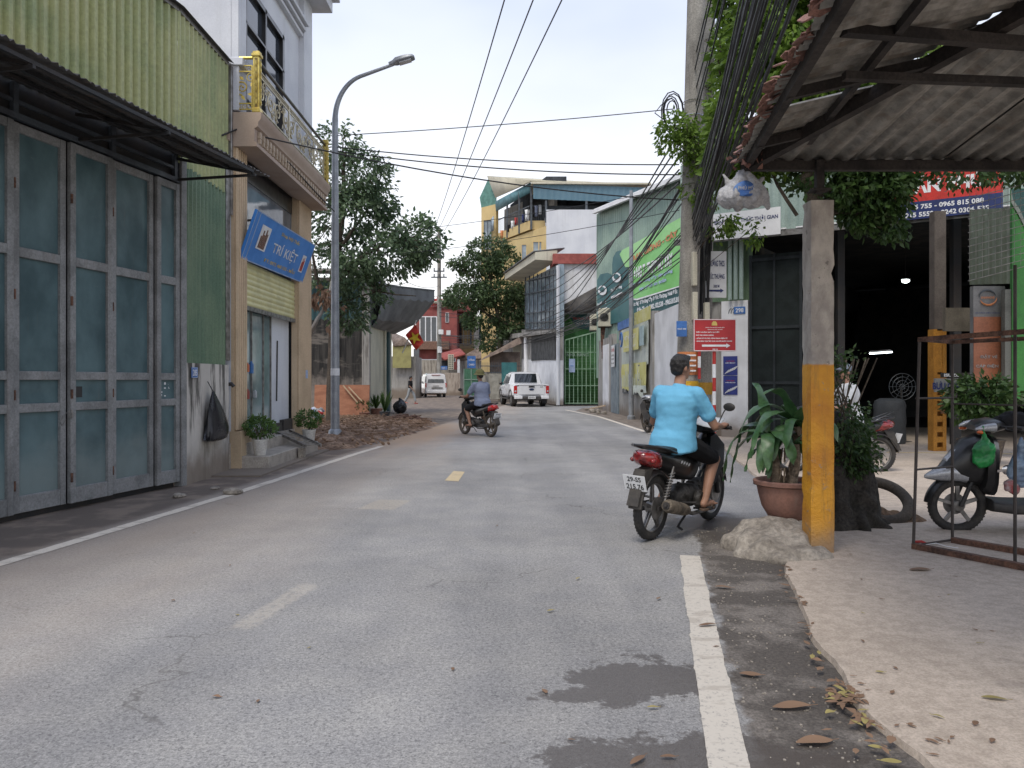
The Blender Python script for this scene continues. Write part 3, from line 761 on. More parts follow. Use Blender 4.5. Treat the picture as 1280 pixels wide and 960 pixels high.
# black bag hanging on the wall
g=MB(); bx=-4.24
c0=V((bx,10.83,1.30)); 
rings=[]
for (z,w,d,yo) in ((1.34,.012,.012,-.03),(1.27,.04,.03,-.02),(1.18,.075,.05,.0),(1.05,.12,.08,.03),(.92,.155,.10,.055),(.80,.185,.115,.07),(.72,.19,.115,.06),(.66,.175,.10,.03),(.635,.12,.06,.02)):
    ring=[]
    for j in range(28):
        a=2*math.pi*j/28; k=1+.09*math.sin(5*a+z*9)+.05*math.sin(11*a)
        ring.append(V((bx+d*math.cos(a)*k*.9,10.83+yo*1.5+w*math.sin(a)*k*1.9,z-.10)))
    rings.append(ring)
g.loft(rings); g.tube([(-4.31,10.76,1.38),(bx,10.79,1.23)],.008,6)
single(g,'bin_bag',[BAGBLACK],'full black plastic bag hanging on the stained plaster wall','plastic bag',angle=70)
# small stones at wall foot
for i,(px,py,s) in enumerate([(290,618,.10),(268,612,.05),(222,622,.07)]):
    p=G(px,py); g=MB(); g.ell((p.x,p.y,s*.35),(s*1.2,s*.8,s*.5),(0,0,i),n=10); g.ell((p.x+s*.5,p.y+.05,s*.25),(s*.8,s*.6,s*.4),(0,0,i+1),n=8)
    single(g,'broken_stone',[ROCK],['grey broken kerb stone lying beside the shop steps','small grey stone at the foot of the stained wall','flat grey stone under the right end of the folding doors'][i],'stone',group='loose stones along the left wall')

# ================================================================ town house with shop and gilded balcony
X0=-4.36; YA,YB=11.82,16.2
hs=thing('town_house','narrow white town house with tan pilasters, gilded balcony and ground-floor shop','house',loc=(X0,14,0))
g=MB()
g.box((-7.2,YA+.06,7.2),(5.66,.12,14.4))                       # near side wall
g.box((-7.2,YB-.06,7.2),(5.66,.12,14.4))
g.box((X0-.06,(YA+YB)/2,11.4),(.12,YB-YA-.24,6.2))
g.box((X0-.06,YA+.36,6.75),(.12,.48,3.1)); g.box((X0-.06,15.33,6.75),(.12,1.62,3.1)); g.box((X0-.06,13.4,8.1),(.12,2.28,.4))
g.build('wall',HOUSEWHITE,hs)
g=MB()
for y0,w in ((YA+.0,.34),(15.55,.62)): g.box((X0+.05,y0+w/2,9.2),(.12,w,7.2)); g.box((X0+.08,y0+w/2,6.35),(.2,w+.06,.12))
for k,z in enumerate((8.45,8.55,8.65)): g.box((X0+.04+.03*k,13.9,z),(.1+.06*k,3.3,.07))
g.box((X0+.18,14.1,9.45),(.62,4.6,.28)); g.box((X0+.24,14.1,9.63),(.78,4.8,.10))
g.build('cornice',HOUSEWHITE,hs,bevel=.01)
wf=MB(); y0,y1,z0,z1=12.3,14.4,5.6,7.9
for (a,b,c,d) in ((y0,y0+.07,z0,z1),(y1-.1,y1,z0,z1),(13.3,13.37,z0,z1),(y0,y1,z1-.08,z1),(y0,y1,z0,z0+.08),(y0,13.3,7.2,7.24),(13.37,y1,7.2,7.24)):
    wf.box((X0+.0,(a+b)/2,(c+d)/2),(.10,b-a,d-c))
wfo=wf.build('window',BLACKP,hs)
g=MB(); g.box((X0-.03,13.35,6.75),(.02,2.0,2.2)); g.build('pane',GLASSD,wfo)
# ground floor: fluted pilasters
def pil(ya,yb,zt):
    g=MB(); g.box((X0-.02,(ya+yb)/2,zt/2),(.12,yb-ya,zt)); n=int((yb-ya)/.085)
    for i in range(n):
        y=ya+(i+.5)*(yb-ya)/n; g.tube([(X0+.06,y,.62),(X0+.06,y,zt-.05)],(yb-ya)/n*.40,8)
    g.box((X0+.06,(ya+yb)/2,.3),(.18,yb-ya+.02,.6)); return g.build('pilaster',BEIGEPIL,hs)
pil(YA,12.28,5.07); pil(15.30,YB,5.07)
g=MB(); g.box((-5.3,13.75,5.15),(1.9,4.2,.12)); g.build('soffit',HOUSEBEIGE,hs)
# transom glass over shutter
g=MB(); g.box((X0-.10,13.8,4.22),(.03,3.0,1.72)); tg=g.build('transom_window',GLASSB,hs)
g=MB(); g.box((X0-.08,13.8,4.90),(.03,3.0,.34)); g.box((X0-.08,13.8,3.36),(.05,3.0,.05)); g.build('frame',BLACKP,tg)  # tall top box is a dark band standing in for shadow under the balcony
g=MB(); n=9
vs=[];fs=[]; rows=60
for i in range(rows+1):
    z=3.36-(3.36-2.62)*i/rows; o=.018*abs(math.sin(i/rows*math.pi*8))
    vs+= [V((X0-.03+o,12.29,z)),V((X0-.03+o,15.29,z))]
for i in range(rows): fs.append((2*i,2*i+1,2*i+3,2*i+2))
g.add(vs,fs); sh=g.build('roller_shutter',SHUTTER,hs,fixn=False)
g=MB(); g.box((X0-.02,13.79,2.59),(.05,3.0,.07)); g.build('bottom_rail',METAL,sh)
# shop interior
g=MB(); g.box((-6.9,13.8,1.5),(.1,3.9,3.0)); g.box((-5.6,12.0,1.7),(2.4,.1,2.6)); g.box((-5.6,15.5,1.7),(2.4,.1,2.6)); g.build('shop_wall',DARKINT2,hs)
g=MB(); g.box((-5.62,13.75,.21),(2.5,4.0,.42)); g.build('shop_floor',TILE,hs)
g=MB(); g.box((X0-.20,14.74,1.5),(.14,1.08,2.2)); g.build('shop_wall',HOUSEWHITE,hs)
g=MB(); g.box((X0-.10,14.98,.52),(.10,.6,.22)); g.box((X0-.11,14.35,.50),(.08,.6,.16)); g.build('skirting',BLACKD,hs)
g=MB(); g.tube([(X0-.115,14.45,1.0),(X0-.115,14.5,2.15)],.014,6); g.build('shutter_pole',BLACKP,hs)
g=MB()
for y in (12.30,13.1,13.72,14.14): g.box((X0-.14,y,1.5),(.04,.04,2.2))
g.box((X0-.14,13.2,.46),(.05,1.9,.06)); fr=g.build('shop_front',METAL,hs)
g=MB(); g.box((X0-.15,13.2,1.52),(.012,1.86,2.1)); g.build('pane',glass('shop_glass',(.20,.28,.29),.08,.7),fr)
goods=[((.30,.04,.03),.09),((.04,.16,.42),.11),((.5,.12,.03),.08),((.04,.22,.20),.08),((.40,.42,.44),.07),((.10,.28,.45),.12),((.4,.05,.08),.09)]
gm=[mat('goods_%d'%i,c,.5) for i,(c,_) in enumerate(goods)]
for k in range(9):
    g=MB(); y=12.40+.19*(k%5); z=(.62,1.15,1.6)[k%3]; s=goods[k%7][1]
    g.box((X0-.09,y,z),(.05,s,s*1.6),.0); g.ell((X0-.09,y,z+s*.9),(.02,s*.4,s*.25),n=8)
    single(g,'shop_goods',[gm[k%7]],'small bright packet displayed in the lower shop window','goods',group='packets displayed in the shop window',bevel=.01)
# steps
g=MB(); g.box((-4.07,13.35,.105),(.56,3.0,.21)); g.box((-4.33,13.4,.30),(.26,2.7,.20)); g.build('steps',TILE,hs,bevel=.012)
g=MB(); g.box((-4.1,13.0,-.0),(.95,4.1,.05)); g.build('apron',WALLGREY,hs)
# balcony slab
g=MB(); xf=-3.98; y0,y1=11.80,16.3
poly=[V((X0+.02,0,5.03)),V((xf+.02,0,5.03)),V((xf+.02,0,5.09)),V((xf-.02,0,5.11)),V((xf-.02,0,5.31)),V((xf+.03,0,5.34)),V((xf+.04,0,5.41)),V((xf+.08,0,5.46)),V((xf+.09,0,5.56)),V((X0+.02,0,5.56))]
g.prism([p+V((0,y0,0)) for p in poly],(0,y1-y0,0)); slab=g.build('balcony_slab',HOUSEBEIGE,hs)
n=26; ORN=mat('balcony_ornament',(.44,.35,.26),.7,c2=(.38,.3,.22))
for i in range(n):
    g=MB()
    y=y0+.1+(y1-y0-.2)*(i+.5)/n
    g.box((xf+.005,y,5.245),(.05,.085,.10)); g.box((xf+.004,y,5.155),(.045,.055,.08)); g.build('dentil',ORN,slab,bevel=.006)
g=MB(); g.lathe([(.09,0),(.10,-.02),(.07,-.035),(.0,-.04)],16,Matrix.Translation((-4.2,13.9,5.09))); g.build('ceiling_light',WHITE,slab)
# railing
def post(x,y,mm=GOLD):
    g=MB(); g.box((x,y,6.02),(.10,.10,.93)); g.box((x,y,5.60),(.13,.13,.07)); g.box((x,y,6.46),(.14,.14,.05)); g.box((x,y,6.50),(.11,.11,.04))
    p=g.build('balcony_post',GOLD,hs,bevel=.008)
    g=MB()
    for s in (-1,1):
        g.box((x,y+.051*s,6.02),(.045,.004,.78)); g.box((x+.051*s,y,6.02),(.004,.045,.78))
    pp=g.build('inlay',mat('bronze_inlay',(.16,.11,.03),.5,metal=.4),p)
    for (dx,dy) in ((0,-.056),(.056,0)):
        g=MB(); g.tube([(x+dx,y+dy,5.68+.02*k) for k in range(36)],[.004+.011*abs(math.sin(k*.63)) for k in range(36)],6); g.build('inlay_pattern',GOLD,pp)
post(xf,y0+.07); post(xf,y1-.07); post(X0+.10,y0+.03) if False else None
g=MB(); g.tube([(xf-.02,y0+.1,6.42),(xf-.02,y1-.1,6.42)],.028,8); g.build('handrail',DARKRAIL,hs)
g=MB(); g.tube([(X0,y0+.05,6.42),(xf-.05,y0+.05,6.42)],.025,8); g.build('handrail',GOLD,hs)
def scroll(g,c,uh,r,turn,sgn,a0,th=.012):
    pts=[]
    for i in range(26):
        t=i/25; a=a0+sgn*t*turn*2*math.pi; rr=r*(1-.86*t)
        pts.append(c+uh*(rr*math.cos(a))+V((0,0,rr*math.sin(a))))
    g.tube(pts,[th*(1-.4*i/25) for i in range(26)],5)
    g.ell(pts[-1],(.018,.018,.018),n=6)
def railpanel(A,uh,L,mt):
    g=MB(); Z0,Z1=5.62,6.30
    for z in (Z0,Z0+.09,Z1-.09,Z1,): g.bar(A+V((0,0,z)),A+uh*L+V((0,0,z)),.018)
    for k in range(2): g.bar(A+uh*(L*k)+V((0,0,Z0)),A+uh*(L*k)+V((0,0,Z1)),.02)
    n=max(2,int(L/.055))
    for i in range(n):
        c=A+uh*(L*(i+.5)/n)
        for z in (Z0+.045,Z1-.045): g.tube([c-uh*.02+V((0,0,z)),c+V((0,0,z+.03)),c+uh*.02+V((0,0,z)),c+V((0,0,z-.03)),c-uh*.02+V((0,0,z))],.005,4)
    m=max(1,round(L/.42)); w=L/m
    for i in range(m):
        c=A+uh*(w*(i+.5))+V((0,0,(Z0+Z1)/2)); s=1 if i%2 else -1
        r=min(.17,w*.42)
        scroll(g,c+uh*(.02*s),uh,r,1.7,s,math.pi*(.5 if s>0 else -.5),.014)
        scroll(g,c+uh*(-.12*s)+V((0,0,.15)),uh,.085,1.3,-s,.6,.010)
        scroll(g,c+uh*(.14*s)+V((0,0,-.14)),uh,.08,1.3,s,2.6,.010)
        for q in range(5):
            a=R.uniform(0,6.28); p=c+uh*(r*math.cos(a))+V((0,0,r*math.sin(a)))
            leaf(g,p,uh*math.cos(a+1)+V((0,0,math.sin(a+1))),.11,.055,nrm=uh.cross(V((0,0,1))))
        if i%4==3:
            b=A+uh*(w*(i+1)); g.bar(b+V((0,0,Z0)),b+V((0,0,Z1)),.035,.02)
    g.build('balcony_railing',mt,hs)
railpanel(V((xf-.02,y0+.14,0)),V((0,1,0)),y1-y0-.28,CREAMGOLD)
railpanel(V((X0+.03,y0+.05,0)),V((1,0,0)),.28,GOLD)
# intercom box on right pilaster
g=MB(); g.box((X0+.09,15.8,1.52),(.03,.10,.17)); single(g,'number_tag',[LBLUE],'small pale blue tag on the right tan pilaster of the shop','tag',bevel=.004)
# blue sign leaning out
def tilt_sign():
    A0=V((-4.28,12.0,3.32)); B0=V((-4.28,15.5,3.38)); up=V((.27,0,.77)); u=(B0-A0).normalized(); n=u.cross(up.normalized())
    t=thing('shop_sign','blue tilted shop sign reading TRÍ KIỆT above the yellow roller shutter','sign',loc=A0)
    g=MB(); g.obb(A0-n*.05,B0-A0,up,n*.05); g.build('board',BLUESIGN,t,bevel=.004)
    g=MB(); L=(B0-A0).length; upn=up.normalized(); Hh=up.length
    for (a,b,w,h) in ((0,0,L,.018),(0,Hh-.018,L,.018),(.16,0,.025,Hh),(0,0,.018,Hh),(L-.018,0,.018,Hh)): g.obb(A0+u*a+upn*b+n*.001,u*w,upn*h,n*.003)
    g.build('border',LBLUE,t)
    c=lambda a,b: A0+u*a*L+upn*b*Hh+n*.004
    text_obj('TRÍ KIỆT','lettering',WHITE,t,c(.55,.48),u,upn,L*.42,Hh*.34,bold=.008)
    text_obj('Shop Nội Thất','lettering',YELLOWT,t,c(.56,.82),u,upn,L*.32,Hh*.12,bold=.02)
    text_obj('ĐT: 0975 468 555 - MẪU','lettering',YELLOWT,t,c(.54,.17),u,upn,L*.52,Hh*.12,bold=.02)
    for (a,w,b,h) in ((.12,.13,.30,.50),(.88,.07,.22,.42)):
        g=MB(); g.obb(A0+u*(a-w/2+.06*(a<.5))*L+upn*b*Hh+n*.004,u*w*L,upn*h*Hh,n*.003); g.build('picture',WHITE,t)
        g=MB()
        for k in range(5): g.obb(A0+u*(a-w/2+.06*(a<.5)+w*(.15+.14*k))*L+upn*(b+.03)*Hh+n*.008,u*w*.12*L,upn*h*Hh*(.5+.08*((k*3)%5)),n*.002)
        g.build('picture_detail',[REDP if a>.5 else BRICKY],t)
    g=MB()
    for y in (12.4,15.1): g.bar(V((-4.36,y,4.0)),V((-4.06,y,4.02)),.03)
    g.build('bracket',BLACKM,t)
tilt_sign()
# potted shrubs on the steps
def potplant(loc,r,h,lobes_r,label,seed):
    t=thing('potted_shrub',label,'potted plant',loc=loc,group='potted shrubs on the shop steps'); L=V(loc)
    g=MB(); g.lathe([(r*.72,0),(r*.76,.02),(r,h*.9),(r*1.05,h*.93),(r*1.05,h),(r*.94,h),(r*.92,h*.9)],24,Matrix.Translation(L)); pt=g.build('pot',WPOT,t)
    g=MB(); g.lathe([(0.001,h*.92),(r*.93,h*.9)],16,Matrix.Translation(L)); g.build('soil',SOIL,pt)
    g=MB()
    for k in range(5):
        a=k*1.3; g.tube([L+V((0,0,h*.9)),L+V((.03*math.cos(a),.03*math.sin(a),h+.08)),L+V((.13*math.cos(a),.13*math.sin(a),h+.2))],.008,5)
    g.build('stem',BARK,t)
    g=MB(); crown(g,[(L+V((0,0,h+.20)),(lobes_r,lobes_r,.15),1)],95,12,.055,.06,.15); g.build('foliage',LEAF_POT,t,fixn=False,smooth=False)
potplant((-4.0,11.95+.12,.21),.12,.25,.235,'round green shrub in a white pot on the near end of the shop steps',1)
potplant((-3.86,14.45,.21),.125,.25,.24,'round green shrub in a white pot on the far end of the shop steps',2)
# metal ramp grating
g=MB(); a=V((-4.42,14.15,.44)); b=V((-3.62,13.35,.235)); d=(b-a).normalized(); s=V((-d.y,d.x,0)).normalized()*.30
g.bar(a,b,.03,.05); g.bar(a+s,b+s,.03,.05)
for k in range(11): p=a.lerp(b,(k+.5)/11); g.bar(p,p+s,.05,.015)
single(g,'ramp_grating',[METAL],'grey metal ramp grating sloping down over the shop steps','ramp')
g=MB(); g.box((-3.72,13.45,.1),(.10,.16,.2)); single(g,'brick_block',[ROCK],'small concrete block propping up the metal ramp','block',bevel=.01)

# ================================================================ street lamp
def lamp():
    t=thing('street_lamp','tall grey curved street lamp standing in the dug-up soil','street lamp',loc=(-3.98,17.1,0))
    b=V((-3.98,17.1,0)); pts=[b,b+V((0,0,2)),b+V((0,0,5)),b+V((0,0,7.25))]
    for i in range(1,13):
        a=i/12*rad(74); pts.append(b+V((.78*(1-math.cos(a)),0,7.25+1.02*math.sin(a))))
    e=pts[-1]; pts.append(e+V((.75,0,.27))); 
    rs=[.10]+[.095,.08,.068]+[.06-.018*i/12 for i in range(12)]+[.035]
    g=MB(); g.tube(pts,rs,14); g.lathe([(.15,0),(.15,.25),(.11,.3)],14,Matrix.Translation(b)); g.build('pole',POLEGREY,t)
    g=MB(); g.lathe([(.102,1.50),(.102,1.66)],14,Matrix.Translation(b)); g.build('painted_band',WHITE,t)
    g=MB(); h=pts[-1]; d=V((1,0,.30)).normalized(); up=V((-.30,0,1)).normalized(); s=V((0,1,0))
    rings=[]
    for (l,w,hh) in ((-.10,.05,.05),(.0,.07,.06),(.08,.13,.085),(.30,.14,.08),(.46,.12,.05),(.50,.08,.02)):
        c=h+d*l+up*.02; rings.append([c+s*w+up*0,c+s*w*.8+up*hh,c-s*w*.8+up*hh,c-s*w+up*0,c-s*w*.8-up*.03,c+s*w*.8-up*.03])
    g.loft(rings); hd=g.build('lamp_head',POLEGREY,t,bevel=.01)
    g=MB(); c=h+d*.27-up*.015; g.obb(c-d*.14-s*.09,d*.28,s*.18,up*-.02); g.build('lens',CLEARLENS,hd)
lamp()
# ================================================================ mouldy corner house (left, middle distance)
h3=thing('corner_house','low corner house with black mouldy wall, teal sheeting and a big grey awning','house',loc=(-5.3,28.5,0))
g=MB(); g.box((-8.9,28.6,1.85),(7.0,.2,3.7)); g.build('mouldy_wall',WALLMOULD,h3)
g=MB(); g.corr(V((-12.3,28.50,3.65)),V((6.95,0,0)),V((0,0,1.45)),pitch=.2,amp=.03); g.build('upper_sheet',TEALSHEET,h3,fixn=False)
g=MB(); g.box((-6.55,28.44,1.9),(.12,.1,3.8)); g.box((-5.42,28.45,2.5),(.2,.2,5.0)); g.tube([(-5.56,28.4,.2),(-5.56,28.4,4.9)],.05,8); g.build('downpipe',WALLGREY,h3)
g=MB(); g.box((-5.5,31.3,1.75),(.3,5.0,3.5)); g.build('side_wall',CREAMW,h3)
g=MB(); g.box((-5.42,31.3,4.3),(.24,5.2,1.5)); g.build('upper_wall',TARP,h3)
g=MB(); g.box((-5.30,32.6,1.9),(.1,.5,3.8)); g.box((-5.31,31.5,3.65),(.1,4.9,.3)); g.build('door_post',TEALSHEET,h3)
g=MB(); g.tube([(-5.27,31.6,.1),(-5.27,31.6,3.9)],.05,8); g.build('drain_pipe',CREAMW,h3)
g=MB(); g.add([V((-12.3,28.4,5.15)),V((-5.0,28.4,5.2)),V((-5.0,33.9,5.3)),V((-12.3,33.9,5.3))],[(0,1,2,3)]); g.box((-8.7,28.42,5.17),(7.2,.12,.12)); g.box((-8.9,28.3,5.45),(7.3,.9,.08)); g.build('roof',WALLGREY,h3)
def awning_h3():
    g=MB(); a0,a1=V((-5.3,28.6,4.85)),V((-5.3,34.2,4.9)); b0,b1=V((-3.7,29.6,5.25)),V((-3.25,33.8,5.25)); b0=P(478,356,28.7); b1=P(543,363,33.5); c1=P(537,384,33.5)
    n=24; vs=[];fs=[]
    A0=P(462,352,28.6);
    for i in range(n+1):
        t=i/n; o=b0.lerp(b1,t); inn=a0.lerp(a1,t); low=V((inn.x,inn.y,inn.z-.9))
        h=.03*math.sin(i*2.1)
        edge=o+V((0,0,-.50+.05*math.sin(i*1.7)))
        vs+= [inn+V((0,0,.35)),o+V((0,0,h)),edge,o.lerp(inn,.45)+V((0,0,-1.25+.1*noise.noise(V((i*.5,0,0))))),low+V((0,0,-.55))]
    for i in range(n):
        for k in range(4): q=5*i+k; fs.append((q,q+5,q+6,q+1))
    g.add(vs,fs); aw=g.build('awning',TARP,h3,fixn=False,angle=20)
    g=MB()
    for t in (.1,.35,.6,.85):
        o=b0.lerp(b1,t); inn=a0.lerp(a1,t); g.bar(inn+V((0,0,-.7)),o+V((0,0,-.03)),.06); g.bar(inn+V((0,0,-1.3)),o.lerp(inn,.45)+V((0,0,-1.2)),.05)
    g.bar(b0,b1,.05); g.build('awning_arm',STEELBLUE,h3)
awning_h3()
g=MB(); u=V((1,-.05,0)).normalized(); a=V((-7.3,28.0,.05)); g.obb(a,u*2.05,V((0,.08,0)),V((0,.12,1.17))); 
single(g,'plywood_sheet',[PLY],'reddish brown plywood sheet leaning against the mouldy wall','board')
g=MB(); g.bar((-6.2,27.93,1.2),(-5.65,27.9,.55),.10,.03); g.bar((-6.0,27.90,1.15),(-5.5,27.87,.62),.07,.03); single(g,'timber_strip',[BEIGEPIL],'pair of pale timber strips leaning across the plywood sheet','timber')
def clutter(x,y,n,cols,label,s=.16):
    g=MB()
    for i in range(n):
        g.mi=i%len(cols); g.ell((x+R.uniform(-s,s)*1.8,y+R.uniform(-s,s),.1+R.uniform(0,s*2.2)),(R.uniform(.05,.12),R.uniform(.05,.12),R.uniform(.04,.12)),(R.random()*3,R.random()*3,0),n=7)
    return single(g,'rubbish_pile',cols,label,'rubbish',angle=25)
clutter(-6.35,24.3,34,[WHITE,BAGWHITE,REDP,LBLUE],'heap of white and red plastic rubbish behind the street lamp')
# plants at the corner
def spikes(loc,potm,r,h,n,L,label,nm='potted_plant'):
    t=thing(nm,label,'potted plant',loc=loc); l=V(loc); g=MB()
    g.lathe([(r*.7,0),(r,h*.9),(r*1.1,h),(r*.95,h)],14,Matrix.Translation(l)); g.build('pot',potm,t)
    g=MB()
    for i in range(n):
        a=R.uniform(0,6.28); tl=R.uniform(.1,.6); d=V((math.cos(a)*tl,math.sin(a)*tl,1)).normalized(); ln=L*R.uniform(.6,1.1)
        p=l+V((0,0,h)); s=d.cross(V((math.sin(a),-math.cos(a),.1))).normalized()*.03
        g.add([p-s,p+s,p+d*ln*.6+s*1.2,p+d*ln,p+d*ln*.6-s*1.2],[(0,1,2,3,4)])
    g.build('foliage',LEAF_MID,t,fixn=False,smooth=False); return t
p=G(470,521); spikes((p.x,p.y,0),TERRA,.24,.32,26,.55,'bushy plant in a terracotta pot at the mouldy house corner')
t=thing('potted_plant','round leafy plant in a low pot left of the spiky one','potted plant',loc=(-5.35,27.6,0))
p=G(481,523); spikes((p.x,p.y,0),STEELBLUE,.2,.25,22,.85,'tall spiky plant in a grey pot at the house corner')
g=MB(); L=V((-5.35,27.6,0)); g.lathe([(.15,0),(.2,.2),(.22,.22)],12,Matrix.Translation(L)); g.build('pot',TERRA,t)
g=MB(); crown(g,[(L+V((0,0,.42)),(.3,.25,.22),1)],60,9,.08,.06,.1); g.build('foliage',LEAF_MID,t,fixn=False,smooth=False)
# dark bin bag
g=MB(); p=G(500,517); g.ell((p.x,p.y,.27),(.30,.28,.28),n=16); g.ell((p.x+.05,p.y,.5),(.12,.1,.12),n=10); g.ell((p.x-.02,p.y,.62),(.07,.05,.06),n=8)
tag(blob(g,'bin_bag',BAGBLACK,voxel=.03,smooth=4,fold=.03,fscale=7),'round black rubbish bag standing at the corner house kerb','rubbish bag')
# brick heap
t=thing('brick_heap','low heap of reddish earth clods at the edge of the dug-up lot','heap',loc=G(506,527))
g=MB(); c=G(506,527)
for i in range(90):
    a=R.uniform(0,6.28); q=R.random()**.5; x=c.x+q*.85*math.cos(a); y=c.y+q*.5*math.sin(a); z=.05+.24*(1-q)*R.random()
    g.box((x,y,z),(R.uniform(.08,.2),R.uniform(.08,.16),R.uniform(.05,.1)),R.uniform(0,3))
g.build('clods',BRICKY,t,bevel=.01)
# parked moped bit behind the bag
# flag
def flag():
    t=thing('national_flag','red flag with yellow star hanging from a pole on the corner house','flag',loc=(-4.4,32,3.2))
    a=P(503,441,32.5); b=P(519,404,32.0); g=MB(); g.tube([a,b+V((.05,0,.12))],.025,6); g.build('flag_pole',WHITE,t)
    c=[P(519,405,32),P(507,419,32),P(520,438,32),P(529.5,428,32)]
    n=10; vs=[];fs=[]
    def bil(s,t_): return (c[0]*(1-s)*(1-t_)+c[3]*s*(1-t_)+c[1]*(1-s)*t_+c[2]*s*t_)
    for i in range(n+1):
        for j in range(n+1):
            p=bil(i/n,j/n); p.y+=.06*math.sin(i*.9+j*.5); vs.append(p)
    for i in range(n):
        for j in range(n): q=i*(n+1)+j; fs.append((q,q+1,q+n+2,q+n+1))
    g=MB(); g.add(vs,fs); fo=g.build('flag_cloth',FLAGRED,t,fixn=False)
    g=MB(); pts=[]; cc=bil(.5,.5)+V((0,-.10,0))
    for k in range(10):
        r=.27 if k%2==0 else .11; a_=math.pi/2+k*math.pi/5+.5; pts.append(cc+V((r*math.cos(a_),0,r*math.sin(a_)*1.05)))
    g.poly(pts); g.build('star',FLAGYEL,fo,fixn=False)
flag()

# ================================================================ trees (middle distance)
def tree(name,label,loc,limbs,lobes,clumps,per,size,lm,spread,group=None):
    t=thing(name,label,'tree',loc=loc,group=group)
    g=MB()
    for (pts,r0,r1) in limbs: limb(g,pts,r0,r1,9,.03)
    g.build('trunk',BARK,t)
    g=MB(); cs=crown(g,lobes,clumps,per,size,spread)
    co=g.build('crown',lm,t,fixn=False,smooth=False)
    g=MB()
    for p in cs[::7]:
        q=min((V(a) for (pts,_,_) in limbs for a in pts[1:]),key=lambda a:(a-p).length)
        if (q-p).length<2.6: g.tube([q,(q+p)/2+rndv()*.12,p],[.025,.016,.008],4)
    g.build('twigs',BARK,t)
    return t
by=23.6
def T(px,py,dy=0): return P(px,py,by+dy)
base=V((-5.62,by,0))
tree('broadleaf_tree','dark broadleaf tree growing behind the street lamp beside the tan pilaster',base,
  [([base,T(417,400),T(416,350),T(424,300),T(430,240),T(428,190)],.17,.05),([T(416,360),T(440,330),T(470,310),T(505,300)],.09,.03),
   ([T(417,390),T(395,345,-.5),T(390,310,-.8)],.08,.03),([T(424,310),T(455,270),T(470,240)],.06,.02),([T(418,380),T(470,365),T(520,370)],.04,.015)],
  [(T(424,185),(.55,.7,.75),1.0),(T(445,222),(1.15,1.1,.85),3.2),(T(430,262),(1.3,1.3,.85),3.6),(T(458,255),(.95,1.0,.7),2.0),
   (T(475,318),(1.5,1.4,.75),4.2),(T(520,298),(.85,.9,.6),1.9),(T(420,330),(1.2,1.3,.95),3.4),(T(450,365),(.9,.9,.35),.9),(T(438,392),(.6,.5,.5),.9),(T(535,318),(.45,.5,.4),.5)],
  1250,13,.17,LEAF_TREE,.25)
g=MB(); cs=crown(g,[(P(410,390,22.5),(.35,.3,.5),1),(P(404,372,22.5),(.3,.3,.3),1)],30,9,.20,.14,.9)
t=thing('dead_branch','pale bare branch with withered brown leaves hanging beside the street lamp','branch',loc=P(392,418,22.5))
g.build('dry_leaves',LEAF_DRY,t,fixn=False,smooth=False); g=MB(); limb(g,[P(386,420,22.5),P(397,398,22.5),P(410,378,22.5),P(414,352,22.8)],.07,.03,7,.02); g.build('branch',WALLGREY,t)
by=52.0
base=V((-.75,by,0))
tree('street_tree','spreading dark green tree with flat layered branches in front of the yellow house',base,
  [([base,T(626,440),T(624,400),T(615,365),T(610,330)],.24,.06),([T(624,405),T(600,385),T(580,370)],.10,.03),([T(623,395),T(645,375),T(652,362)],.10,.03),([T(618,370),T(590,345),T(575,335)],.06,.02)],
  [(T(612,312),(1.5,1.6,.75),2.2),(T(596,332),(1.6,1.6,.65),2.4),(T(632,330),(1.4,1.6,.7),2.0),(T(590,372),(1.9,1.9,.75),3.4),(T(622,368),(2.0,2.0,.9),3.6),(T(645,385),(1.0,1.5,.75),1.7),(T(600,400),(1.3,1.5,.5),1.6),(T(575,328),(.7,.8,.25),.6),(T(640,412),(.9,1.3,.45),1.0),(T(584,355),(1.3,1.4,.4),1.0),(T(655,405),(.8,1,.7),.8),(T(612,425),(1.0,1.2,.5),.7)],
  1500,15,.24,LEAF_FAR,.33)

# ================================================================ far end of the street
def facade(A,B,z0,z1,name,mt,parent,th=.25,**k):
    g=MB(); A,B=V((A[0],A[1],0)),V((B[0],B[1],0)); d=(B-A); n=V((-d.y,d.x,0)).normalized()
    if n.y<0: n=-n
    g.obb(A+V((0,0,z0)),d,n*th,V((0,0,z1-z0))); return g.build(name,mt,parent,**k)
def winrow(parent,cells,Y,fm,gm,t=.08,name='window'):
    # cells: pixel rectangles on the plane y=Y facing the camera
    for (x0,y0,x1,y1,nx,ny) in cells:
        a=P(x0,y1,Y); b=P(x1,y0,Y); w=b.x-a.x; h=b.z-a.z
        g=MB(); e=min(.09,w*.08)
        for i in range(nx+1): g.box((a.x+w*i/nx,Y-.04,(a.z+b.z)/2),(e,t,h))
        for j in range(ny+1): g.box(((a.x+b.x)/2,Y-.045,a.z+h*j/ny),(w,t,e))
        f=g.build(name,fm,parent); g=MB(); g.box(((a.x+b.x)/2,Y-.015,(a.z+b.z)/2),(w,.02,h)); g.build('pane',gm,f)
def pbox(g,x0,y0,x1,y1,Y,th=.2,off=0):
    a=P(x0,y1,Y); b=P(x1,y0,Y); g.box(((a.x+b.x)/2,Y+th/2+off,(a.z+b.z)/2),(b.x-a.x,th,b.z-a.z))
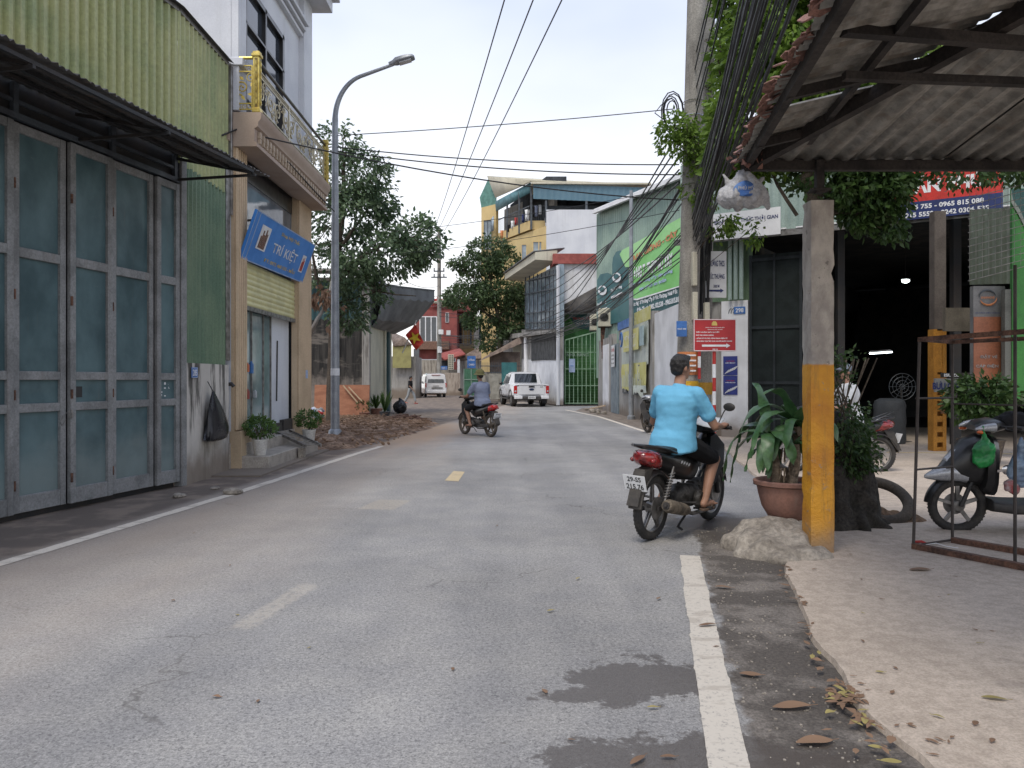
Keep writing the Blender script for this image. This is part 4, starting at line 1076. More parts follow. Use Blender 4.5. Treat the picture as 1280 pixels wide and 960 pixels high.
# red house
Y=76
t=thing('red_house','dark red house with white framed tall windows at the far bend','house',loc=P(545,492,Y))
g=MB(); pbox(g,520,388,571,492,Y,6); pbox(g,528,373,590,389,Y,5,.3); g.build('wall',REDBRICK,t)
winrow(t,[(525,396,546,427,3,1)],Y,WHITE,GLASSD)
g=MB(); pbox(g,520,427,562,437,Y,.8,-.8); g.build('balcony_front',BRICKY,t)
g=MB(); pbox(g,546,371,549,383,Y,.1,-.1);
for k in range(7): pbox(g,530+k*3,376,530.8+k*3,384,Y,.1,-.1)
pbox(g,528,374,552,376,Y,.1,-.12); g.build('roof_railing',REDP,t)
winrow(t,[(557,391,561,403,1,1),(563,440,569,452,1,1)],Y,WHITE,GLASSD)
g=MB(); pbox(g,527,449,548,492,Y,.1,-.16); g.build('ground_floor_door',WALLWHITE,t)
g=MB(); g.add([P(540,378,Y-.3),P(566,372,Y-.3),P(578,382,Y-.3),P(575,388,Y+3)],[(0,1,2,3)]); g.build('roof_edge',CREAMW,t,solid=.1)
# old shop with olive awning
Y=58
t=thing('old_shop','low old shop with an olive sheet awning and grey stained wall','shop',loc=P(505,492,Y))
g=MB(); a=P(486,505,Y); b=P(516,455,Y); g.box(((a.x+b.x)/2-.8,Y+2,1.6),(b.x-a.x+2,4,3.2)); g.build('wall',WALLGREY,t)
g=MB(); pbox(g,492,432,515,460,Y,.08,-.5); g.build('awning_sheet',TILEY,t)
g=MB(); g.add([P(488,414,Y+2.5),P(506,422,Y-.8),P(515,431,Y-.6),P(492,433,Y-.6)],[(0,1,2,3)]); g.build('tiled_roof',ROOFTILE,t,solid=.12)
g=MB(); pbox(g,517,436,524,447,Y+9,.3); single(g,'far_shop_box',[GLASSD],'dark square sign box above the far shop door','sign')
t=thing('far_shop_sign','small turquoise shop sign by the far bend','sign',loc=P(521,456,67)); g=MB(); pbox(g,515.5,449,525,462,67,.1); g.build('board',mat('turquoise_sign',(.06,.32,.27),.5),t)
text_obj('NHÀ ĐẤT','lettering',WHITE,t,P(520,453,66.98),(1,0,0),(0,0,1),.5,.16,bold=.02); text_obj('CHÍNH CHỦ','lettering',WHITE,t,P(520,458,66.98),(1,0,0),(0,0,1),.5,.16,bold=.02)
# yellow far house and stone house
Y=80
t=thing('far_yellow_house','pale yellow house with narrow balcony columns behind the utility pole','house',loc=P(580,492,Y))
g=MB(); pbox(g,568,392,594,492,Y,6); g.build('wall',YELHOUSE,t)
winrow(t,[(574,400,577.5,430,1,2),(587,400,590,430,1,2)],Y,YELHOUSE,GLASSD)
g=MB()
for x in (571,579,584,592): pbox(g,x,402,x+1.2,431,Y,.3,-.35)
g.build('column',CREAMW,t)
Y=78
t=thing('far_grey_house','grey unplastered house behind the tree','house',loc=P(610,492,Y))
g=MB(); pbox(g,593,395,640,492,Y,6); g.build('wall',WALLGREY,t)
winrow(t,[(598,405,606,425,2,1),(612,405,620,425,2,1)],Y,WALLGREY,GLASSD)
# low tiled sheds
Y=71
t=thing('tiled_shed','low shed with a worn sloping tile roof behind the fence','shed',loc=P(600,492,Y))
g=MB(); a=P(571,450,Y); 
g.add([P(571,450,Y),P(596,436,Y),P(640,420,Y+3),P(655,424,Y+6),P(640,447,Y)],[(0,1,2,3,4)]); g.build('tiled_roof',ROOFTILE,t,solid=.25)
g=MB(); pbox(g,572,450,655,494,Y+.6,3); g.build('wall',WALLGREY,t)
g=MB(); pbox(g,572,449,575,494,Y,.3,-.3); g.build('post',WALLWHITE,t)
t=thing('red_roof_shop','small shop with a rusty red roof under the meter boxes','shop',loc=P(558,492,72)); Y=72
g=MB(); g.add([P(548,443,Y),P(575,436,Y),P(582,443,Y-1.5),P(556,450,Y-1.5)],[(0,1,2,3)]); g.build('roof',REDBAND,t,solid=.15)
g=MB(); pbox(g,526,450,560,470,Y,2); pbox(g,548,462,575,494,Y,2,-.1); g.build('wall',dirtywall('far_stained_wall',(.36,.33,.28),(.13,.11,.09),1.0),t)
winrow(t,[(550,451,560,464,1,1)],Y,BLACKD,DARKINT2)
# vent blocks
Y=69
t=thing('vent_block_panel','cream panel of perforated ventilation blocks beside the pole','panel',loc=P(563,465,Y))
g=MB(); pbox(g,560,443,567,462,Y,.2); g.build('panel',CREAMW,t); g=MB()
for i in range(3):
    for j in range(7): pbox(g,560.8+i*2.1,444+j*2.6,562+i*2.1,445.6+j*2.6,Y,.02,-.02)
g.build('hole',BLACKD,t)
# concrete boundary wall, green gate, sheet fence
Y=68.5
g=MB(); pbox(g,556,466,575,494.2,Y,.2); t=thing('boundary_wall','stained low boundary wall right of the white minibus','wall',loc=P(565,494,Y)); g.build('wall',dirtywall('stained_wall_b',(.42,.36,.30),(.16,.12,.10),1.2),t)
t=thing('green_metal_gate','green metal double gate at the far bend','gate',loc=P(587,494,Y)); g=MB(); pbox(g,580,461,599,494.5,Y,.08); g.build('gate_leaf',mat('far_gate_green',(.055,.17,.10),.6,streak=(.1,.2,.13)),t); g=MB()
for x in (580,589,598.5): pbox(g,x-.4,461,x+.4,494.5,Y,.05,-.06)
pbox(g,580,474,599,475,Y,.05,-.06); g.build('frame',PGREENSHEET,t)
Y=48.5
g=MB(); pbox(g,612,440,650,470,Y+.6,.2); g.add([P(598,452,Y),P(606,446,Y+1.5),P(655,418,Y),P(655,428,Y)],[(0,1,2,3)]); t=thing('lean_to_roof','worn sloping lean-to roof over the fence below the tree','lean-to',loc=P(620,492,Y)); g.build('roof',ROOFTILE,t)
t=thing('rusty_fence','wire and sheet fence behind the motorcyclist','fence',loc=P(620,492,Y)); g=MB(); pbox(g,600,466,652,499,Y,.12); g.build('panel',mat('fence_sheet',(.34,.33,.29),.8,streak=(.2,.17,.13)),t); g=MB()
for k in range(22): x=600+k*2.4; pbox(g,x,453,x+.5,467,Y,.05)
pbox(g,600,457,652,458,Y,.06,-.03); pbox(g,600,465,652,466,Y,.06,-.03); g.build('railing',STEELBLUE,t)
t=thing('teal_sheet_gate','teal sheet gate above the parked pickup','gate',loc=P(637,492,48)); g=MB(); pbox(g,627,453,646,498,48.0,.1); g.build('gate_leaf',mat('teal_gate_sheet',(.03,.15,.16),.6,streak=(.05,.19,.19)),t)
t=thing('street_banner','blue and white notice banner on the fence','banner',loc=P(589,452,66)); g=MB(); pbox(g,584,445,594.5,460,66,.05); g.build('board',BLUEP,t)
for k,s in enumerate(['CỔNG','CHÀO']): text_obj(s,'lettering',WHITE,t,P(589.5,449.5+k*6,65.97),(1,0,0),(0,0,1),.5,.2,bold=.02)
t=thing('street_name_sign','tiny blue street name sign on the utility pole','sign',loc=P(556,460,62)); g=MB(); pbox(g,551,457.5,559,462,61.5,.04); g.build('board',BLUEP,t); text_obj('NGÕ 1','lettering',WHITE,t,P(555,459.8,61.48),(1,0,0),(0,0,1),.36,.14,bold=.02)
g=MB(); Y=60; pbox(g,606,465,608,500,48.2,.15); single(g,'fence_post',[CONCPOLE],'slim concrete post in the rusty fence behind the rider','post')

# utility poles
def upole(name,label,x,y,h,r0,r1,lean=(0,0),arms=True,n=16):
    t=thing(name,label,'utility pole',loc=(x,y,0)); b=V((x,y,0)); tp=b+V((lean[0],lean[1],h)); g=MB(); g.tube([b.lerp(tp,k/6) for k in range(7)],[r0+(r1-r0)*k/6 for k in range(7)],n); g.build('pole',CONCPOLE,t)
    return t,b,tp
fp,fb,ft=upole('utility_pole','tall slim concrete utility pole at the far bend with meter boxes',P(549,492,63).x,63,14.0,.21,.14)
g=MB()
for z in (11.6,10.4,9.9):
    g.box((ft.x,63-.12,z),(1.3 if z<10 else .9,.08,.10)); 
    for s in (-1,0,1): g.tube([(ft.x+s*.4,62.85,z+.05),(ft.x+s*.4,62.85,z+.28)],.05,8)
g.build('cross_arm',STEELBLUE,fp)
g=MB(); g.bar(P(541,309,63),P(549,316,63),.08); g.build('brace',STEELBLUE,fp)
for (x0,y0,x1,y1) in ((548,412,554,418),(547,433,552,441),(558,413,563,419)):
    g=MB(); pbox(g,x0,y0,x1,y1,62.6,.25); g.build('meter_box',WHITE,fp,bevel=.02)

# ================================================================ yellow house with laundry balcony (H3) and white glazed house (H2)
yh=thing('yellow_house','tall yellow house with blue roof sheeting and a laundry balcony','house',loc=(2.3,50,0))
A=(2.4,50.0); B=(-1.2,57.0); C=(-2.35,58.2)
facade(B,A,5.0,11.6,'wall',YELHOUSE,yh); facade((-1.2,57.02),(2.4,50.02),0,5.0,'base_wall',WALLGREY,yh); facade((-.6,58.9),(2.9,52.3),11.4,14.6,'loft_wall',WALLGREY,yh); facade(C,B,0,14.6,'wall',YELHOUSE,yh)
facade((-1.2,57),(2.4,50.3),8.6,13.4,'inner_wall',DARKINT2,yh,th=.1) if False else None
g=MB(); a=P(683,318,50); b=P(752,262,50); g.box(((a.x+b.x)/2+1,52,(a.z+b.z)/2-3),(b.x-a.x+2,4,b.z-a.z+6)); g.build('white_wall',HOUSEWHITE,yh)
g=MB(); g.box((5.2,53.6,13.2),(6.4,.1,2.2)); g.build('loft_back',DARKINT2,yh)
# gable
g=MB(); g.poly([P(599.5,247,58.4),P(611,222,58.2),P(621,229,57.4),P(620.5,262,57.0),P(602,262,58.3)]); g.build('gable',TEALSHEET if False else mat('teal_gable',(.10,.24,.20),.6),yh)
# roof
ra=P(601,246,58.2); rb=P(611,222,57.4); rc=P(664,228,51.5); rd=P(620,252,57)
g=MB(); g.add([rb+V((-.1,-.3,0)),P(620,247,56.9),rc+V((0,-.3,0)),rc+V((9,4,.8)),rb+V((9,5,.3)),rb+V((-.2,.3,-.2))],[(0,1,2),(0,2,3,4)]); g.build('roof',CREAMW,yh,solid=.12)
# balcony floor (follows the left wall then turns the corner)
q1=P(623,302,56.6); q2=P(662,287,52.0); q3=P(683.5,290,50)
g=MB()
def slabseg(p,q,h,inn,mt=None):
    d=(q-p); n=V((-d.y,d.x,0)).normalized()
    if n.x<0: n=-n
    g.obb(p,d,n*inn,V((0,0,h)))
slabseg(q1,q2,.62,1.4); g.obb(q2,V((q3.x-q2.x,0,0)),V((0,1.6,0)),V((0,0,.62)))
g.build('balcony_floor',YELHOUSE,yh)
# blue band & teal fascia triangle
g=MB(); g.add([P(619.5,252,56.8),P(663,228.5,51.8),P(664,240,51.8),P(620.5,264,56.8)],[(0,1,2,3)]); g.build('side_fascia',mat('teal_fascia',(.10,.23,.26),.6),yh,solid=.08,fixn=False)
g=MB(); a=P(666.5,248.5,50.8); b=P(808,237,50.8); g.corr(a,V((b.x-a.x,0,-.3)),V((0,0,1.05)),pitch=.4,amp=.02); g.build('front_fascia',BLUESHEET,yh,fixn=False)
g=MB(); a=P(664,229.5,50.6); g.obb(a,V((8,0,-.05)),V((0,3,0)),V((0,0,.12))); g.build('roof_edge',CREAMW,yh)
g=MB(); g.add([P(770,232,53),P(812,238,53),P(800,230,56)],[(0,1,2)]); g.build('roof_peak',BLUESHEET,yh,solid=.1)
# posts, railing
g=MB()
for (px,y0,y1,Y_) in ((634,250,297,55.2),(649,240,292,53.4),(664,232,287,51.8),(682.5,251,278,50.2),(733,251,268,50.3)):
    g=MB(); g.bar(P(px,y1,Y_),P(px,y0,Y_),.14); g.build('balcony_post',STEELBLUE,yh)
g=MB()
for k in range(26):
    t_=k/25; p=q1.lerp(q2,t_)+V((0,0,.62)); g.bar(p,p+V((0,0,1.0)),.03)
for k in range(10):
    p=q2.lerp(V((q3.x,q2.y,q2.z)),k/9)+V((0,0,.62)); g.bar(p,p+V((0,0,1.0)),.03)
g.bar(q1+V((0,0,1.62)),q2+V((0,0,1.62)),.06); g.bar(q2+V((0,0,1.62)),V((q3.x,q2.y,q2.z+1.62)),.06)
g.build('balcony_railing',STEELBLUE,yh)
# dark recess behind the balcony
g=MB(); a=q1+V((.9,1.6,.6)); b=q2+V((1.2,1.0,.6)); g.add([a,b,b+V((0,0,3.3)),a+V((0,0,2.5))],[(0,1,2,3)]); c=b+V((1.4,0,0)); g.add([b,c,c+V((0,0,3.3)),b+V((0,0,3.3))],[(0,1,2,3)]); g.build('recess_wall',DARKINT2,yh,solid=.05)
g=MB(); pbox(g,684,252,800,268,50.5,.1,1.2); g.build('loft_opening',DARKINT2,yh)
winrow(yh,[(605,276,614,312,2,1)],57.15,STEELBLUE,GLASSG)
g=MB(); g.add([P(613.5,274,56.9),P(617,270,56.3),P(617,288,56.3),P(613.5,290,56.9)],[(0,1,2,3)]); g.build('open_sash',GLASSG,yh,solid=.04)
# windows below balcony on the corner
g=MB(); a=P(664,325,51); b=P(683,288,51)
winrow(yh,[(666,302,681,326,2,2),(652,306,658,330,1,1)],50.9,YELHOUSE,GLASSG)
# laundry: one thing per garment
lau=[(628,288,6,11,ORANGEP),(641,276,5,10,WHITE),(645,272,4,9,REDP),(659,262,6,14,WHITE),(666,258,5,13,BLACKCL),(670,257,4,14,SLATECL),(675,256,4,12,WHITECL),(654,268,4,10,NAVY),(636,281,4,9,BLACKCL)]
desc=['orange brown shirt','white shirt','small red top','large white shirt','black trousers','slate blue shirt','pale grey shirt','navy top','dark top']
for (px,py,w,h,m_),d_ in zip(lau,desc):
    Yl=56.6+(px-623)/(662-623)*(52-56.6) if px<662 else 52.0
    a=P(px-w/2,py,Yl-.15); b=P(px+w/2,py+h,Yl-.15); g=MB(); W_=b.x-a.x; Hh=a.z-b.z
    n=5; vs=[];fs=[]
    for i in range(n+1):
        for j in range(4):
            s=i/n; tt=j/3; wd_=W_*(1.0 if j<1 else .78); vs.append(V((a.x+W_/2+(s-.5)*wd_,a.y+.05*math.sin(s*9+j),a.z-Hh*tt)))
    for i in range(n):
        for j in range(3): q=i*4+j; fs.append((q,q+4,q+5,q+1))
    g.add(vs,fs); single(g,'hanging_laundry',[m_],d_+' drying on the laundry balcony of the yellow house','laundry',group='washing on the balcony',fixn=False,solid=.02)
# white glazed house H2
h2=thing('white_glazed_house','white two-storey house with a glazed upper front and red parapet','house',loc=(2.6,41,0))
A2=(2.50,40.3); B2=(.62,49.5)
g=MB(); g.box((3.72,41.9,5.0),(2.28,3.2,10.0-.0)); 
a=P(697,320,41); b=P(748,505,41)
g=MB(); a=P(697.5,330,41); b=P(749,504,41); g.box(((a.x+b.x)/2,42.5,(a.z+5.1)/2),(b.x-a.x,2.9,a.z-5.1)); g.box((a.x+.16,42.5,2.55),(.32,2.9,5.1)); g.build('side_wall',WALLWHITE,h2)
g=MB(); a=P(691,330,41); b=P(750,317.5,41); g.box(((a.x+b.x)/2,42.5,(a.z+b.z)/2),(b.x-a.x,3.3,b.z-a.z)); g.build('red_parapet',REDBAND,h2)
def H2p(px,py,off=0): return onplane(px,py,A2,B2,off)
def H2poly(pts,name,mt,th=.1,off=0,**k):
    g=MB(); q=[H2p(*p) for p in pts]; d=(V((B2[0],B2[1],0))-V((A2[0],A2[1],0))); n=V((-d.y,d.x,0)).normalized()
    if n.x>0: n=-n
    q=[p+n*off for p in q]
    g.prism(q,n*-th); return g.build(name,mt,h2,**k)
H2poly([(697,450),(697,506),(652,499),(652,448)],'lower_wall',WALLWHITE,.3)
H2poly([(697,410),(697,451),(652,449),(652,412)],'shutter_wall',WALLGREY,.3)
H2poly([(665,421),(695,416),(695,449),(665,451)],'steel_shutter',mat('dark_slat_shutter',(.035,.038,.042),.6),.02,.05)
H2poly([(697,330),(697,411),(655,414),(655,352)],'glazed_back',GLASSG,.3,-.06)
g_=MB()
def H2bar(x0,y0,x1,y1,w): 
    p,q=H2p(x0,y0),H2p(x1,y1); n=V((-1,0,0))*.05; g_.bar(p+n,q+n,w)
for x in (658,663,668,673,678,683,688,693,697): H2bar(x,346-(x-658)*.25,x,412,.07)
for (ya,yb) in ((352,342),(368,360),(392,388),(404,401),(412,411)): H2bar(657,ya,697,yb,.06)
g_.build('window_frame',STEELBLUE,h2)
# canopy eave
e0=H2p(692,333); e1=H2p(650,357)
g=MB(); out=V((-1.0,-.15,0)); g.add([e0+V((.2,0,.9)),e0+out+V((0,0,.75)),e1+out+V((0,0,.75)),e1+V((.2,0,.9)),e0+V((.2,0,.3)),e0+out+V((0,0,.35)),e1+out+V((0,0,.35)),e1+V((.2,0,.3))],[(0,1,2,3),(7,6,5,4),(0,4,5,1),(1,5,6,2),(2,6,7,3)]); g.build('eave',CREAMW,h2)
g=MB(); g.add([e0+V((.6,0,1.0)),e0+out*1.1+V((0,0,.80)),e1+out*1.1+V((0,0,.80)),e1+V((.6,0,1.0))],[(0,1,2,3)]); g.build('roof',TARP,h2,solid=.06)
H2poly([(697,412),(697,416),(640,424),(640,418)],'ledge',WALLGREY,.5,.35)
g=MB(); p=H2p(655,455); g.tube([H2p(659.5,495)+V((-.1,-.1,-.2)),H2p(659.5,416)+V((-.1,-.1,0))],.14,10); g.build('column',WHITE,h2)
g=MB(); a=P(641,424,52.5); b=P(655,492,52.5); g.box(((a.x+b.x)/2,53.5,a.z/2),(b.x-a.x,2,a.z)); g.build('annex',CREAMW,h2)
g=MB(); a=P(688,506,40.9); b=P(698.5,330,40.9); 
g.tube([P(697.5,506.5,40.6),P(697.5,332,40.6)],.10,8); g.build('downpipe',HOUSEWHITE,h2)
# ================================================================ green gate and its dark shelter
gy=41.0
gt=thing('bar_gate','pale green barred gate with mesh beside the parked pickup','gate',loc=P(728,507,gy))
g=MB(); ga=P(706.5,506.5,gy); gb=P(748.5,506.5,gy); w=gb.x-ga.x; ztop0=P(706,425,gy).z; ztop1=P(748,414,gy).z
for k in range(9):
    x=ga.x+w*k/8; zt=ztop0+(ztop1-ztop0)*k/8; g.bar((x,gy,.1),(x,gy,zt),.04)
for z in (.15,1.1,2.0,2.9): g.bar((ga.x,gy,z),(gb.x,gy,z),.05)
g.bar((ga.x,gy,ztop0),(gb.x,gy,ztop1),.07); g.build('gate_frame',mat('gate_green',(.24,.36,.25),.55,c2=(.12,.23,.13)),gt)
g=MB()
for k in range(22): z=.15+3.3*k/22; g.bar((ga.x,gy+.05,z),(gb.x,gy+.05,z),.014)
g.build('gate_mesh',GREENGATE,gt)
plate('gate_notice',P(715,457,gy-.08),(1,0,0),(0,0,1),.32,.72,LBLUE,'BÁN',BLUEP,'pale blue notice hung on the barred green gate','notice',.5,.12)
t=thing('gate_shelter','dark shelter with a green and teal banner behind the barred gate','shelter',loc=(3.8,42.5,0))
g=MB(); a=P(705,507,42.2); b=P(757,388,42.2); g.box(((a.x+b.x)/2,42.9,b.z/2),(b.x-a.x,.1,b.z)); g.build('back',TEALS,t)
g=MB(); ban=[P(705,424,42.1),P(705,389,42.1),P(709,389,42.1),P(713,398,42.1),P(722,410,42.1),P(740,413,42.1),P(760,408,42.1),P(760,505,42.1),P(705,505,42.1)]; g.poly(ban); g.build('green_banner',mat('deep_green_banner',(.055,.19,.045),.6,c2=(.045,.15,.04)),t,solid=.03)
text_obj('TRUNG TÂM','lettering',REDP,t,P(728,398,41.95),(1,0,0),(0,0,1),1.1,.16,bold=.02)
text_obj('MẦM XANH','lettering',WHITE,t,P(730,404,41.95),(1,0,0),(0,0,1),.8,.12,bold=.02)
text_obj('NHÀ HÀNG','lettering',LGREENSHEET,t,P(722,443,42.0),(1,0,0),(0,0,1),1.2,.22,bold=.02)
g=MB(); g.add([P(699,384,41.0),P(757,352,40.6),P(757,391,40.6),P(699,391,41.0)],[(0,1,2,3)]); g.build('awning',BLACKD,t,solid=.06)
# rubble at gate foot
for i,(px,py,s) in enumerate([(743,516,.22),(752,518,.16),(735,513,.13)]):
    p=G(px,py); g=MB()
    for k in range(4): g.ell((p.x+R.uniform(-s,s),p.y+R.uniform(-s,s),s*.3),(s*R.uniform(.4,.8),s*.5,s*.45),(R.random(),R.random(),R.random()),n=8)
    single(g,'rubble',[ROCK],['grey rubble pile below the air conditioners','small rubble pile by the blue door post','broken stones at the foot of the barred gate'][i],'rubble',group='rubble by the barred gate',angle=30)
g=MB(); p=G(738,512); g.bar(p+V((0,0,.05)),G(756,514)+V((0,0,.25)),.06); single(g,'fallen_stick',[BEIGEPIL],'short pale stick lying across the rubble by the gate','stick')

# ================================================================ green-signed warehouse
WA=(4.2,37.0); WB=(6.6,28.6)
ws=thing('sheet_warehouse','pale green corrugated warehouse set back behind the poster wall','warehouse',loc=(5,34,0))
u=V((WB[0]-WA[0],WB[1]-WA[1],0)); 
g=MB(); A=V((WA[0],WA[1],2.5)); n=260
# sheet with a sloping top edge
vs=[];fs=[]; L=u.length; m=int(L/.22*6); nn=V((-1,-.28,0)).normalized()
u2=u*1.55
for i in range(m+1):
    t_=i/m*1.55; h=.03*max(-1,min(1,2*math.sin(t_*L/.22*2*math.pi)))
    top=9.55-.5*t_; q=V((WA[0],WA[1],0))+u*t_+nn*h; vs+=[q+V((0,0,2.5)),q+V((0,0,top))]
for i in range(m): fs.append((2*i,2*i+2,2*i+3,2*i+1))
g.add(vs,fs); g.build('wall_sheet',PGREENSHEET,ws,fixn=False)
g=MB(); a=V((WA[0]-.25,WA[1]-.3,9.5)); b=V((WA[0],WA[1],0))+u2+V((-.25,-.3,8.72)); g.bar(a,b,.16,.16); g.bar(a+V((.15,.2,.15)),b+V((.15,.2,.15)),.3,.06); g.build('gutter',WHITE,ws)
g=MB(); g.add([a,b,b+V((9,3,1.5)),a+V((9,4,2.0))],[(0,1,2,3)]); g.build('roof',SHEETDARK,ws)
g=MB()
g.box((4.35,37.2,5.5),(.4,.3,8)); g.build('corner_post',PGREENSHEET,ws)
# banner on the sheets
def Wq(px,py,off=.12):
    return onplane(px,py,WA,WB,0)+nn*off
bt=thing('warehouse_banner','large green and teal printed banner on the pale green warehouse wall','banner',loc=Wq(800,360))
def wpoly(pts,name,mt,off,parent=bt):
    g=MB(); g.prism([Wq(*p,off) for p in pts],nn*.01); return g.build(name,mt,parent,angle=20)
arch=[(768,330),(769,322),(773,315),(778,313),(783,319),(786,330)]
wpoly([(749,403),(749,350),(753,343),(762,341),(768,344)]+arch+[(791,345),(791,330),(860,300),(860,383),(763,406),(763,402)],'backing',TEALS,.10)
wpoly([(790,366),(790,322),(800,312),(856,275),(856,357),(800,374),(793,372)],'green_field',GREENS,.14)
wpoly([(779,318),(782,313),(856,272),(856,284),(790,334),(786,334)],'light_field',GREENL,.16)
wpoly([(792,374.5),(801,375.5),(856,358.5),(856,357),(801,373.5),(793,373)],'white_edge',WHITE,.17)
wu=u.normalized(); 
def wtext(s,px0,px1,py0,py1,hh,mt,bold=.045,slant=True):
    a=Wq(px0,py0,.18); b=Wq(px1,py1,.18); d=(b-a); 
    rt=d.normalized(); upv=V((0,0,1)); upv=(upv-rt*upv.dot(rt)).normalized()
    text_obj(s,'lettering',mt,bt,(a+b)/2,rt,upv,d.length,hh,bold=bold)
wtext('TRẠM GIỐNG - CÂY',792,852,325,290,.42,ORANGEP)
wtext('PHÒNG T. THPT BÙ TÂY',791,846,343,322,.62,WHITE,.04)
wtext('chuyên cung cấp cây giống',796,846,356,338,.20,LBLUE)
wtext('rau sạch an toàn',804,838,362,350,.20,LBLUE)
wtext('Đ/c: Ngã 3 Trường Cấp 3 Đức Thượng, Hoài Đức',795,852,381,364,.26,WHITE)
wtext('Điện Thoại: 0982.102.538 - 0965.815.818',801,856,389,374,.28,WHITE)
wtext('Sơn Biển Đông',768,782,363,358,.20,WHITE); 
wpoly([(768,371),(782,365),(782,369),(768,375)],'white_label',WHITE,.16)
wtext('Sơn Biển Đông',751,762,381,377,.2,WHITE); wpoly([(751,388),(763,384),(763,389),(751,393)],'white_label',WHITE,.16)
for (px,py,r) in ((757,363,5.5),(775,347,5.5)):
    pts=[(px+r*math.cos(a*math.pi/9),py+r*1.1*math.sin(a*math.pi/9)) for a in range(18)]; wpoly(pts,'round_emblem',WHITE,.16)
    pts=[(px+r*.6*math.cos(a*math.pi/9),py-1+r*.6*math.sin(a*math.pi/9)) for a in range(18)]; wpoly(pts,'emblem_centre',TEALS,.18)
# AC units
for i,(px,py,w,h) in enumerate([(756,397,1.0,.85),(744.5,403,.9,.8)]):
    c=P(px,py,35.5 if i==0 else 37.5); t=thing('air_conditioner',['larger white air conditioner unit on the right under the banner','smaller white air conditioner unit at the left end of the banner'][i],'air conditioner',loc=c)
    g=MB(); g.box(c,(w*.62,.4,h)); g.build('casing',CREAMW,t,bevel=.03)
    g=MB(); g.lathe([(w*.20,0),(w*.22,-.02),(w*.16,-.03)],18,Matrix.Translation(c+V((-.05,-.2,0)))@Matrix.Rotation(rad(90),4,'X')); 
    for k in range(6): g.box(c+V((-.05,-.215,-.16+.06*k)),(w*.4,.01,.012))
    g.build('fan_grille',METAL,t)
    g=MB(); g.bar(c+V((-.3,.1,-h/2-.03)),c+V((.4,.1,-h/2-.03)),.05); g.build('bracket',STEELBLUE,t)
g=MB(); a=P(754,411,35.6)
for k in range(5): g.tube([a+V((.05*k-.1,0,.2)),a+V((.03*k-.1,-.05,-.4)),a+V((.04*(k%3)-.05,-.04,-1.1-.1*k))],.03,6)
single(g,'cable_loop',[RUST],'drooping brown pipe bundle below the air conditioners','pipes')

# ================================================================ low wall along the road with posters
LA=(4.22,36.9); LB=(4.55,24.2); LC=(4.62,19.6)
lw=thing('roadside_wall','low roadside wall with rendered panels, posters and a blue-grey door','wall',loc=(4.4,28,0))
def Lq(px,py,off=0): 
    p=onplane(px,py,LA,LC,0); return p+V((-off,0,0))
g=MB()
def lp(a,b,name,mt,z0,z1,th=.2,off=0,**k):
    d=V((LC[0]-LA[0],LC[1]-LA[1],0)); t=lambda Y: V((LA[0]+d.x*(LA[1]-Y)/(LA[1]-LC[1]),Y,0)); g=MB(); A_,B_=t(a),t(b); g.obb(A_+V((-off,0,z0)),B_-A_,V((th,0,0)),V((0,0,z1-z0))); return g.build(name,mt,lw,**k)
lp(37.2,34.0,'stained_panel',WALLGREY,0,3.3); lp(35.4,33.6,'white_panel',WALLWHITE,0,3.0,.05,.03)
lp(32.8,30.9,'blue_door',STEELBLUE if False else mat('blue_grey_door',(.17,.22,.25),.5,c2=(.13,.17,.20),streak=(.2,.2,.2)),.02,2.9,.1,.05)
lp(33.8,32.75,'stained_panel',WALLGREY,0,3.4); lp(31.0,24.2,'block_wall',WALLGREY,0,3.45)
lp(24.25,19.6,'white_panel',WALLWHITE,0,3.5); lp(24.4,24.1,'pier',WALLGREY,0,3.6,.3,.06)
lp(29.6,27.9,'steel_shutter_frame',mat('pale_hatch',(.36,.35,.32),.7),1.05,1.75,.03,.02) 
g=MB()
for y in (29.9,28.9,27.95): g.bar((4.38,y,.9),(4.38,y,1.9),.06)
for z in (.9,1.9,1.4): g.bar((4.38,29.9,z),(4.38,26.0,z),.05)
g.build('hatch_frame',STEELBLUE,lw)
def poster(name,y0,y1,z0,z1,mt,label,off=.03,wr=0,cat='poster'):
    d=(LC[0]-LA[0])/(LA[1]-LC[1]); f=lambda Y: LA[0]+d*(LA[1]-Y)-off
    t=thing(name,label,cat,loc=(f(y0),y0,z0)); nx,nz=14,10; vs=[];fs=[]
    for i in range(nx+1):
        for j in range(nz+1):
            y=y0+(y1-y0)*i/nx; z=z0+(z1-z0)*j/nz; w=wr*noise.noise(V((y*1.5,z*1.5,off*50)))
            vs.append(V((f(y)-.01-abs(w),y,z+ (wr*2*noise.noise(V((y*2,7,0))) if j==0 else 0))))
    for i in range(nx):
        for j in range(nz): q=i*(nz+1)+j; fs.append((q,q+1,q+nz+2,q+nz+1))
    g=MB(); g.add(vs,fs); g.build('sheet',mt,t,fixn=False); return t,f
t,f=poster('map_banner',29.9,24.7,1.9,3.35,PALEP,'pale banner with a yellow map panel on the roadside wall',.05,.03)
g=MB(); g.obb((f(28.9)-.115,28.9,2.45),(.07,-3.0,0),(-.01,0,0),(0,0,.75)); g.build('yellow_field',YELP,t)
text_obj('VIỆT HOA CÁT','lettering',WHITE,t,(f(27.4)-.15,27.4,2.95),(.03,-1,0),(0,0,1),2.2,.22,bold=.02)
text_obj('SÀN GỖ CÔNG NGHIỆP','lettering',WHITE,t,(f(27.4)-.15,27.4,2.62),(.03,-1,0),(0,0,1),2.2,.12,bold=.02)
g=MB(); g.tube([(f(29.3)-.14,29.3+.27*math.cos(a*.35),2.95+.27*math.sin(a*.35)) for a in range(16)],.03,5); g.build('logo_ring',BLUEP,t)
